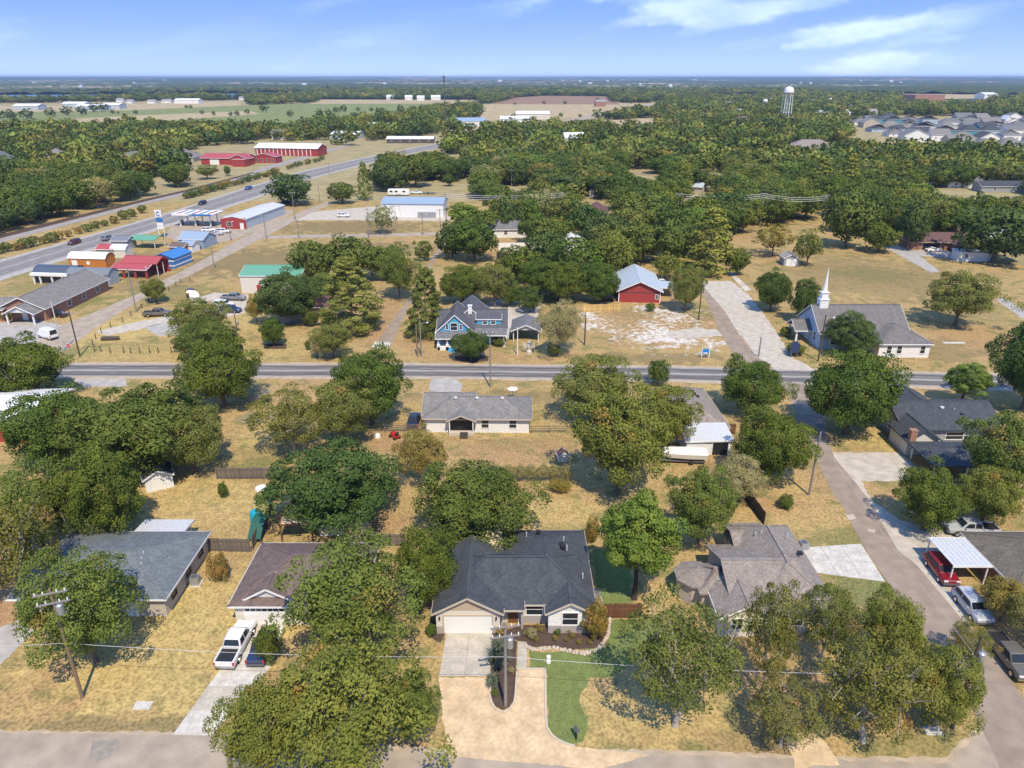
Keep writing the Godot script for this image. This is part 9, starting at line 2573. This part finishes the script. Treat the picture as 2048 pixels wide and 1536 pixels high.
func _yard_things() -> void:
	rng.seed = 41
	fence("weathered plank fence between blue-grey and brown roofed houses", [Vector3(-35.32, 0, -70.48), Vector3(-30.4, 0, -70.29)], 1.8, M.fence)
	fence("grey plank fence behind the dry back yard with the slide", [Vector3(-40.61, 0, -86.99), Vector3(-31.31, 0, -86.99)], 1.8, M.fence)
	fence("dark brown plank fence beside the slate-roofed house", [Vector3(9.37, 0, -59.07), Vector3(13.27, 0, -59.07)], 1.85, M.fence_brown)
	fence("grey rail fence beside the low white house", [Vector3(2.96, 0, -101.04), Vector3(8.64, 0, -101.04)], 1.3, M.fence, false)
	fence("dark weathered fence running back beside the silver-leaved tree", [Vector3(30.59, 0, -82.21), Vector3(31.18, 0, -75.83)], 1.8, M.fence_dark)
	fence("low grey rail fence between the white house and the big oak", [Vector3(-19.84, 0, -101.38), Vector3(-13.63, 0, -101.73)], 1.2, M.fence, false)
	fence("new yellow plank fence in front of the red metal house", [Vector3(16.65, 0, -164.3), Vector3(25.73, 0, -165.09)], 1.8, M.fence_new)
	fence("plank fence behind the green slide and gazebo", [Vector3(-30.41, 0, -70.68), Vector3(-30.36, 0, -75.18), Vector3(-30.47, 0, -79.21)], 1.7, M.fence)
	fence("pale plank fence behind the elm between brown and slate roofs", [Vector3(-19.74, 0, -71.47), Vector3(-12.53, 0, -71.47)], 1.7, M.fence)
	fence("brown plank fence beside the brown-roofed corner house", [Vector3(30.75, 0, -100.69), Vector3(34.64, 0, -100.69)], 1.8, M.fence_brown)
	# posts of the old pasture fence
	for p in [Vector3(-86.73, 0, -141.37), Vector3(-88.08, 0, -145.11), Vector3(-88.96, 0, -149.02), Vector3(-88.81, 0, -152.77), Vector3(-87.91, 0, -156.33), Vector3(-88.45, 0, -161.18), Vector3(-88.69, 0, -167.11), Vector3(-89.53, 0, -172.57), Vector3(-89.2, 0, -177.91), Vector3(-88.96, 0, -182.58), Vector3(-89.23, 0, -187.47), Vector3(-89.19, 0, -190.52), Vector3(-87.61, 0, -192.61), Vector3(-84.27, 0, -137.5), Vector3(-83.06, 0, -137.5), Vector3(-80.69, 0, -136.64), Vector3(-77.98, 0, -136.64), Vector3(-76.44, 0, -136.35), Vector3(-74.76, 0, -136.64), Vector3(-72.76, 0, -136.64), Vector3(-71.05, 0, -136.64), Vector3(-68.43, 0, -136.64), Vector3(-66.16, 0, -137.21)]:
		var st := tool()
		tube(st, Vector3(0, -0.05, 0), Vector3(0, 1.25, 0), 0.10, 0.09, 7)
		var o := put(st, "fence_post", M.pole_dark, self, p)
		tag(o, "weathered wooden post of the old pasture fence by the loop road", "post", "posts of the old pasture fence")
	# cooling units
	for p in [[Vector3(-34.54, 0, -64.49), "grey air conditioner unit on a pad beside the blue-grey roofed house", 0.9], [Vector3(8.92, 0, -62.01), "small air conditioner unit against the slate-roofed house", 0.8], [Vector3(34.17, 0, -70.87), "round air conditioner unit at the corner driveway", 0.9]]:
		var t := thing("air_conditioner", p[1], "air conditioner", p[0], 5)
		var st := tool()
		box(st, Vector3(0, 0.05, 0), Vector3(1.2, 0.1, 1.2))
		put(st, "pad", M.concrete_pale, t)
		st = tool()
		box(st, Vector3(0, 0.55, 0), Vector3(p[2], 0.9, p[2]))
		put(st, "casing", M.steel, t)
		st = tool()
		tube(st, Vector3(0, 1.0, 0), Vector3(0, 1.04, 0), 0.36, 0.36, 14)
		put(st, "fan_grille", M.dark_steel, t)
	# mailbox and meter covers
	var t := thing("mailbox", "black mailbox on a post at the edge of the green lawn", "mailbox", Vector3(5.36, 0, -44.32), 20)
	var st := tool()
	box(st, Vector3(0, 0.5, 0), Vector3(0.14, 1.0, 0.14))
	put(st, "post", M.black, t)
	st = tool()
	loft(st, [[Vector3(-0.13, 1.0, -0.3), Vector3(-0.13, 1.2, -0.3), Vector3(0, 1.3, -0.3), Vector3(0.13, 1.2, -0.3), Vector3(0.13, 1.0, -0.3)], [Vector3(-0.13, 1.0, 0.3), Vector3(-0.13, 1.2, 0.3), Vector3(0, 1.3, 0.3), Vector3(0.13, 1.2, 0.3), Vector3(0.13, 1.0, 0.3)]])
	put(st, "box", M.dark_steel, t)
	for p in [[Vector3(3.48, 0, -53.52), "white round cleanout cap in the green lawn, by the walk"], [Vector3(3.45, 0, -52.94), "white round cleanout cap in the green lawn, by the wire"]]:
		st = tool()
		lathe(st, Vector3.ZERO, [[0.22, 0.0], [0.22, 0.22], [0.1, 0.3]], 10)
		tag(put(st, "cleanout_cap", M.white, self, p[0]), p[1], "pipe cap")
	for p in [[Vector3(-32.51, 0, -47.78), "grey concrete meter cover in the yellow lawn", 1.5], [Vector3(35.63, 0, -45.13), "pale concrete cover in the grass by the corner pole", 1.4], [Vector3(92.18, 0, -142.6), "long concrete pad on the church field", 4.6]]:
		st = tool()
		box(st, Vector3(0, 0.04, 0), Vector3(p[2], 0.1, 0.9))
		tag(put(st, "concrete_cover", M.concrete_pale, self, p[0]), p[1], "slab")
	# play things behind the brown roof
	t = thing("water_barrel", "turquoise plastic barrel tank on the dry lawn", "tank", Vector3(-31.56, 0, -76.05), 10)
	st = tool()
	lathe(st, Vector3.ZERO, [[0.5, 0.0], [0.78, 0.15], [0.8, 1.0], [0.76, 1.2], [0.8, 1.4], [0.6, 1.9], [0.15, 2.0]], 16)
	put(st, "tank", M.turquoise, t)
	t = thing("garden_canopy", "dark green curved canopy on a frame behind the brown roof", "canopy", Vector3(-30.43, 0, -73.5), -4)
	st = tool()
	for k in 6:
		var u0 := k / 6.0
		var u1 := (k + 1) / 6.0
		slab(st, [Vector3(-0.8, 2.3 - u0 * u0 * 1.6, -1.3 + 2.9 * u0), Vector3(0.8, 2.3 - u0 * u0 * 1.6, -1.3 + 2.9 * u0), Vector3(0.8, 2.3 - u1 * u1 * 1.6, -1.3 + 2.9 * u1), Vector3(-0.8, 2.3 - u1 * u1 * 1.6, -1.3 + 2.9 * u1)], 0.05)
	put(st, "canopy", M.green_cloth, t)
	posts(t, [Vector3(-0.75, 0, -1.2), Vector3(0.75, 0, -1.2)], 2.3, 0.09, M.dark_steel)
	posts(t, [Vector3(-0.75, 0, 1.5), Vector3(0.75, 0, 1.5)], 0.8, 0.09, M.dark_steel)
	t = thing("playground_slide", "blue plastic slide beside the dark oak in the back yard", "slide", Vector3(-31.52, 0, -81.6), 0)
	st = tool()
	for k in 5:
		var z := -0.8 + k * 0.4
		var y := 1.35 - k * 0.26
		box(st, Vector3(0, y, z), Vector3(0.5, 0.08, 0.5), Basis(Vector3.RIGHT, 0.54))
		for s in [-0.25, 0.25]:
			box(st, Vector3(s, y + 0.12, z), Vector3(0.06, 0.22, 0.5), Basis(Vector3.RIGHT, 0.54))
	put(st, "chute", M.blue_plastic, t)
	posts(t, [Vector3(-0.3, 0, -1.0), Vector3(0.3, 0, -1.0)], 1.6, 0.1, M.blue_plastic)
	t = thing("wading_pool", "white ring-shaped paddling pool near the plank fence", "pool", Vector3(-33.67, 0, -84.22), 0)
	st = tool()
	lathe(st, Vector3.ZERO, [[0.45, 0.02], [0.5, 0.3], [0.75, 0.34], [0.82, 0.15], [0.78, 0.0]], 16)
	put(st, "ring", M.white, t)
	t = thing("gazebo", "brown gazebo with tan cloth top on wooden posts behind the brown roof", "gazebo", Vector3(-25.83, 0, -74.33), 6)
	st = tool()
	for k in 4:
		var a := TAU * (k + 0.5) / 4
		var b := TAU * (k + 1.5) / 4
		slab(st, [Vector3(cos(a) * 2.6, 2.3, sin(a) * 2.6), Vector3(0, 3.1, 0), Vector3(cos(b) * 2.6, 2.3, sin(b) * 2.6)], 0.04)
	put(st, "cloth_top", M.tan, t)
	posts(t, [Vector3(1.8, 0, 1.8), Vector3(-1.8, 0, 1.8), Vector3(1.8, 0, -1.8), Vector3(-1.8, 0, -1.8)], 2.4, 0.14, M.door_brown)
	st = tool()
	for k in 4:
		var a := TAU * (k + 0.5) / 4
		var b := TAU * (k + 1.5) / 4
		beam(st, Vector3(cos(a) * 2.6, 2.34, sin(a) * 2.6), Vector3(cos(b) * 2.6, 2.34, sin(b) * 2.6), 0.14, 0.16)
	put(st, "ring_beam", M.door_brown, t)
	for p in [[Vector3(-22.68, 0, -73.91), 1.1], [Vector3(-21.76, 0, -74.12), 1.4], [Vector3(-20.72, 0, -73.81), 0.9]]:
		t = thing("rain_tank", "white plastic tank in the row beside the gazebo", "tank", p[0], 10, "white tanks beside the gazebo")
		st = tool()
		box(st, Vector3(0, p[1] / 2 + 0.1, 0), Vector3(p[1], p[1], p[1]))
		put(st, "tank", M.white, t)
		st = tool()
		lathe(st, Vector3(0, p[1] + 0.1, 0), [[0.25, 0.0], [0.25, 0.12], [0.1, 0.15]], 10)
		put(st, "lid", M.steel, t)
	t = thing("ride_on_mower", "red ride-on mower on the bare soil beside the low grey fence", "mower", Vector3(-17.97, 0, -99.34), 40)
	st = tool()
	loft(st, [ring(-0.9, 0.3, 0.4, 0.75), ring(-0.5, 0.36, 0.35, 0.85), ring(0.1, 0.36, 0.35, 0.85), ring(0.2, 0.5, 0.35, 0.55), ring(0.8, 0.5, 0.4, 0.6)])
	put(st, "body", M.red_paint, t)
	st = tool()
	box(st, Vector3(0, 0.72, 0.5), Vector3(0.5, 0.2, 0.45))
	box(st, Vector3(0, 1.0, 0.72), Vector3(0.5, 0.5, 0.1))
	put(st, "seat", M.black, t)
	for s in [-1, 1]:
		for z in [-0.65, 0.55]:
			st = tool()
			tube(st, Vector3(s * 0.38, 0.25, z), Vector3(s * 0.58, 0.25, z), 0.26, 0.26, 10)
			put(st, "wheel", M.rubber, t)
	t = thing("wheelbarrow", "upturned white tub beside the red mower", "tub", Vector3(-20.72, 0, -99.67), 0)
	st = tool()
	lathe(st, Vector3.ZERO, [[0.5, 0.0], [0.45, 0.4], [0.3, 0.55], [0.05, 0.58]], 10)
	put(st, "tub", M.white, t)
	for p in [[Vector3(-19.41, 0, -74.54), "grey"], [Vector3(-18.6, 0, -74.76), "grey"], [Vector3(-17.8, 0, -74.76), "grey"]]:
		st = tool()
		loft(st, [ring(-0.35, 0.3, 0.0, 1.0), ring(0.35, 0.34, 0.0, 1.1)])
		tag(put(st, "storage_bin", M.concrete_pale, self, p[0]), "pale bin in the row below the dark oak", "bin", "pale bins below the dark oak")
	t = thing("satellite_dish", "white satellite dish on a post behind the low white house", "dish", Vector3(0.09, 0, -113.58), 0)
	st = tool()
	tube(st, Vector3.ZERO, Vector3(0, 1.8, 0), 0.05, 0.05, 6)
	put(st, "post", M.steel, t)
	st = tool()
	lathe(st, Vector3(0, 1.7, 0), [[0.05, 0.0], [0.5, 0.12], [0.9, 0.4]], 14)
	put(st, "dish", M.white, t)
	t = thing("satellite_dish", "big white satellite dish on the grass by the long brick house", "dish", Vector3(-109.26, 0, -172.57), 0)
	st = tool()
	tube(st, Vector3.ZERO, Vector3(0, 1.4, 0), 0.08, 0.08, 6)
	put(st, "post", M.steel, t)
	st = tool()
	var rings := []
	for a in [[0.1, 0.0], [0.8, 0.12], [1.35, 0.45]]:
		var r := []
		for k in 16:
			r.append(Vector3(cos(TAU * k / 16) * a[0], 2.3 + sin(TAU * k / 16) * a[0], a[1]))
		rings.append(r)
	loft(st, rings, false)
	put(st, "dish", M.white, t)
	t = thing("garden_ornament", "grey stone angel ornament on the verge by the carport", "statue", Vector3(3.42, 0, -136.64), 0)
	st = tool()
	lathe(st, Vector3.ZERO, [[0.6, 0.0], [0.55, 0.5], [0.3, 0.7], [0.4, 1.4], [0.28, 2.0], [0.35, 2.3], [0.1, 2.7]], 10)
	for s in [-1, 1]:
		slab(st, [Vector3(s * 0.2, 1.5, -0.15), Vector3(s * 1.3, 2.6, -0.2), Vector3(s * 1.2, 1.2, -0.2), Vector3(s * 0.3, 0.9, -0.15)], 0.08)
	put(st, "figure", M.concrete_pale, t)
	t = thing("log_pile", "dark heap of logs in the pasture behind the post fence", "log pile", Vector3(-85.01, 0, -144.47), 4)
	for k in 6:
		st = tool()
		tube(st, Vector3(-1.4, 0.2 + 0.3 * (k / 3), -0.5 + 0.45 * (k % 3)), Vector3(1.4 + 0.2 * k, 0.2 + 0.3 * (k / 3), -0.45 + 0.4 * (k % 3)), 0.2, 0.16, 8)
		put(st, "log", M.pole_dark, t)

func _garden() -> void:
	rng.seed = 17
	# stone edging of the front bed
	var t := thing("stone_edging", "curved row of pale stones edging the front flower bed", "edging", Vector3(5.13, 0, -54.7), 0)
	var path := [Vector3(1.37, 0, -55.24), Vector3(1.84, 0, -54.77), Vector3(2.96, 0, -54.77), Vector3(3.93, 0, -54.9), Vector3(4.89, 0, -54.7), Vector3(6.07, 0, -54.3), Vector3(7.12, 0, -54.17), Vector3(8.28, 0, -54.7), Vector3(9.02, 0, -55.65), Vector3(9.55, 0, -56.76), Vector3(9.76, 0, -58.04), Vector3(9.99, 0, -59.07)]
	for k in path.size() - 1:
		var a: Vector3 = path[k] - t.position
		var b: Vector3 = path[k + 1] - t.position
		var n := maxi(1, int(a.distance_to(b) / 0.26))
		for i in n:
			for row in 2:
				var st := tool()
				var s := rng.randf_range(0.12, 0.21)
				lathe(st, Vector3.ZERO, [[s * 0.7, -0.05], [s, s * 0.4], [s * 0.75, s * 0.85], [s * 0.15, s]], 6)
				var p := a.lerp(b, (i + rng.randf_range(0.2, 0.8)) / n) + Vector3(rng.randf_range(-0.08, 0.08), 0, row * 0.22)
				var o := put(st, "stone", M.stone if rng.randf() < 0.7 else M.kerb, t, p, rng.randf() * 360)
				o.scale = Vector3(rng.randf_range(0.8, 1.4), 1, rng.randf_range(0.7, 1.1))
	# small plants of the bed
	for p in [[Vector3(1.88,0,-56.27),1.5,"silver_far","rounded grey-green shrub in the house bed","garden_shrub","grey-green shrubs of the house bed"],
		[Vector3(4.53,0,-56.83),0.95,"shrub_far","small dark shrub in the house bed","garden_shrub","dark shrubs of the house bed"],
		[Vector3(2.9,0,-57.11),0.7,"yellow_far","small yellow-green tuft in the flower bed","garden_shrub","yellow-green plants of the flower bed"],
		[Vector3(2.36,0,-55.78),0.7,"yellow_far","small yellow-green tuft in the flower bed","garden_shrub","yellow-green plants of the flower bed"],
		[Vector3(4.23,0,-55.92),0.75,"yellow_far","small yellow-green tuft in the flower bed","garden_shrub","yellow-green plants of the flower bed"],
		[Vector3(5.98,0,-56.27),0.7,"yellow_far","small yellow-green tuft in the flower bed","garden_shrub","yellow-green plants of the flower bed"],
		[Vector3(5.3,0,-55.71),0.6,"yellow_far","small yellow-green tuft in the flower bed","garden_shrub","yellow-green plants of the flower bed"],
		[Vector3(6.55,0,-55.37),0.65,"yellow_far","small yellow-green tuft in the flower bed","garden_shrub","yellow-green plants of the flower bed"],
		[Vector3(7.62,0,-55.37),0.65,"yellow_far","small yellow-green tuft in the flower bed","garden_shrub","yellow-green plants of the flower bed"],
		[Vector3(5.64,0,-56.97),0.6,"yellow_far","small yellow-green tuft in the flower bed","garden_shrub","yellow-green plants of the flower bed"],
		[Vector3(6.54,0,-57.04),0.5,"yellow_far","small yellow-green tuft in the flower bed","garden_shrub","yellow-green plants of the flower bed"],
		[Vector3(2.57,0,-57.68),0.6,"yellow_far","small yellow-green tuft in the flower bed","garden_shrub","yellow-green plants of the flower bed"],
		[Vector3(-1.19,0,-56.76),1.2,"bronze_shrub_far","bronze shrub at the garage pier","garden_shrub","bronze shrubs of the house bed"],
		[Vector3(-1.52,0,-49.02),0.8,"shrub_far","small dark shrub in the house bed","garden_shrub","dark shrubs of the house bed"],
		[Vector3(-1.56,0,-50.78),0.9,"shrub_far","small dark shrub in the house bed","garden_shrub","dark shrubs of the house bed"],
		[Vector3(-0.09,0,-51.69),0.8,"silver_far","rounded grey-green shrub in the house bed","garden_shrub","grey-green shrubs of the house bed"],
		[Vector3(-1.8,0,-52.94),1.0,"shrub_far","small dark shrub in the house bed","garden_shrub","dark shrubs of the house bed"]]:
		var o := tree(p[2], p[0].x, p[0].z, p[1], p[1] * 0.75, p[3], p[4], p[5])
	# kerb along the sand drive and round the island
	for e in [[[Vector3(0.47, 0, -52.06), Vector3(1.78, 0, -52.06), Vector3(3.09, 0, -52.06), Vector3(3.03, 0, -49.6), Vector3(2.95, 0, -46.81), Vector3(2.98, 0, -45.49), Vector3(3.28, 0, -44.73), Vector3(3.76, 0, -44.23), Vector3(4.4, 0, -43.83), Vector3(5.21, 0, -43.54)], "low pale kerb curving along the sand drive and lawn"], [[Vector3(-1.98, 0, -51.02), Vector3(-1.96, 0, -48.74), Vector3(-1.81, 0, -48.01), Vector3(-1.4, 0, -47.35), Vector3(-0.78, 0, -47.02), Vector3(-0.22, 0, -47.35), Vector3(0.18, 0, -48.01), Vector3(0.31, 0, -48.91), Vector3(0.47, 0, -51.69)], "pale kerb round the driveway island bed"]]:
		var q: Array = e[0]
		var k := thing("kerb", e[1], "kerb", q[0], 0)
		for i in q.size() - 1:
			var st := tool()
			beam(st, q[i] - q[0] + Vector3(0, 0.05, 0), q[i + 1] - q[0] + Vector3(0, 0.05, 0), 0.18, 0.16)
			put(st, "kerb_piece", M.kerb, k)
	# spiky yuccas of the island
	for p in [[Vector3(-1.22, 0, -52.5), 3.6, "tall grey-green spiky yucca beside the island pole"], [Vector3(-1.77, 0, -49.89), 1.8, "low dark yucca in the driveway island"], [Vector3(-0.44, 0, -54.57), 1.6, "small spiky yucca at the head of the island bed"]]:
		var y := thing("yucca", p[2], "yucca", p[0], 0)
		var st := tool()
		tube(st, Vector3(0, -0.05, 0), Vector3(0, p[1] * 0.5, 0), 0.16, 0.12, 7)
		put(st, "stem", M.bark, y)
		st = tool()
		for k in 420:
			var d := (rdir() + Vector3(0, 0.25, 0)).normalized()
			var l: float = p[1] * rng.randf_range(0.28, 0.46)
			var o := Vector3(0, p[1] * rng.randf_range(0.25, 0.72), 0)
			var s := d.cross(rdir()).normalized() * 0.055
			tri(st, o - s + d * l * 0.1, o + s + d * l * 0.1, o + d * l - Vector3(0, l * 0.12, 0))
		put(st, "foliage", M.yucca, y)
	# pale hedge behind the back lawn
	var h := thing("hedge", "long pale grey-green hedge behind the back lawn", "hedge", Vector3(2.61, 0, -86.45), 0)
	for k in 7:
		var v: Dictionary = protos["silver"][k % 2]
		var o := MeshInstance3D.new()
		o.name = "foliage"
		o.mesh = v.crown
		o.set_surface_override_material(0, v.leaf)
		o.scale = Vector3(0.27, 0.34, 0.22)
		h.add_child(o, true)
		o.position = Vector3(-4.6 + 1.55 * k, 0, 0)
		o.rotation_degrees.y = 50 * k
	# bare brush piles of dead limbs
	for p in [[Vector3(-43.27, 0, -113.58), 4.2, "tangle of dead grey branches below the oak by the road"], [Vector3(-41.65, 0, -104.77), 3.0, "small heap of dead grey branches on the dry verge"]]:
		var b := thing("dead_brush", p[2], "brush", p[0], 0)
		var st := tool()
		for k in 46:
			var a := rdir()
			a.y = absf(a.y) * 0.7 + 0.1
			var s: Vector3 = Vector3(rng.randf_range(-1, 1), 0, rng.randf_range(-1, 1)) * p[1] * 0.3
			var e: Vector3 = s + a * p[1] * rng.randf_range(0.4, 0.9)
			limb(st, s, e, 0.05, 0.015, 0.5, 4)
			for j in 3:
				limb(st, s.lerp(e, 0.5 + 0.15 * j), s.lerp(e, 0.5 + 0.15 * j) + rdir() * 0.8, 0.02, 0.008, 0.3, 3)
		put(st, "branch", M.bark_pale, b)
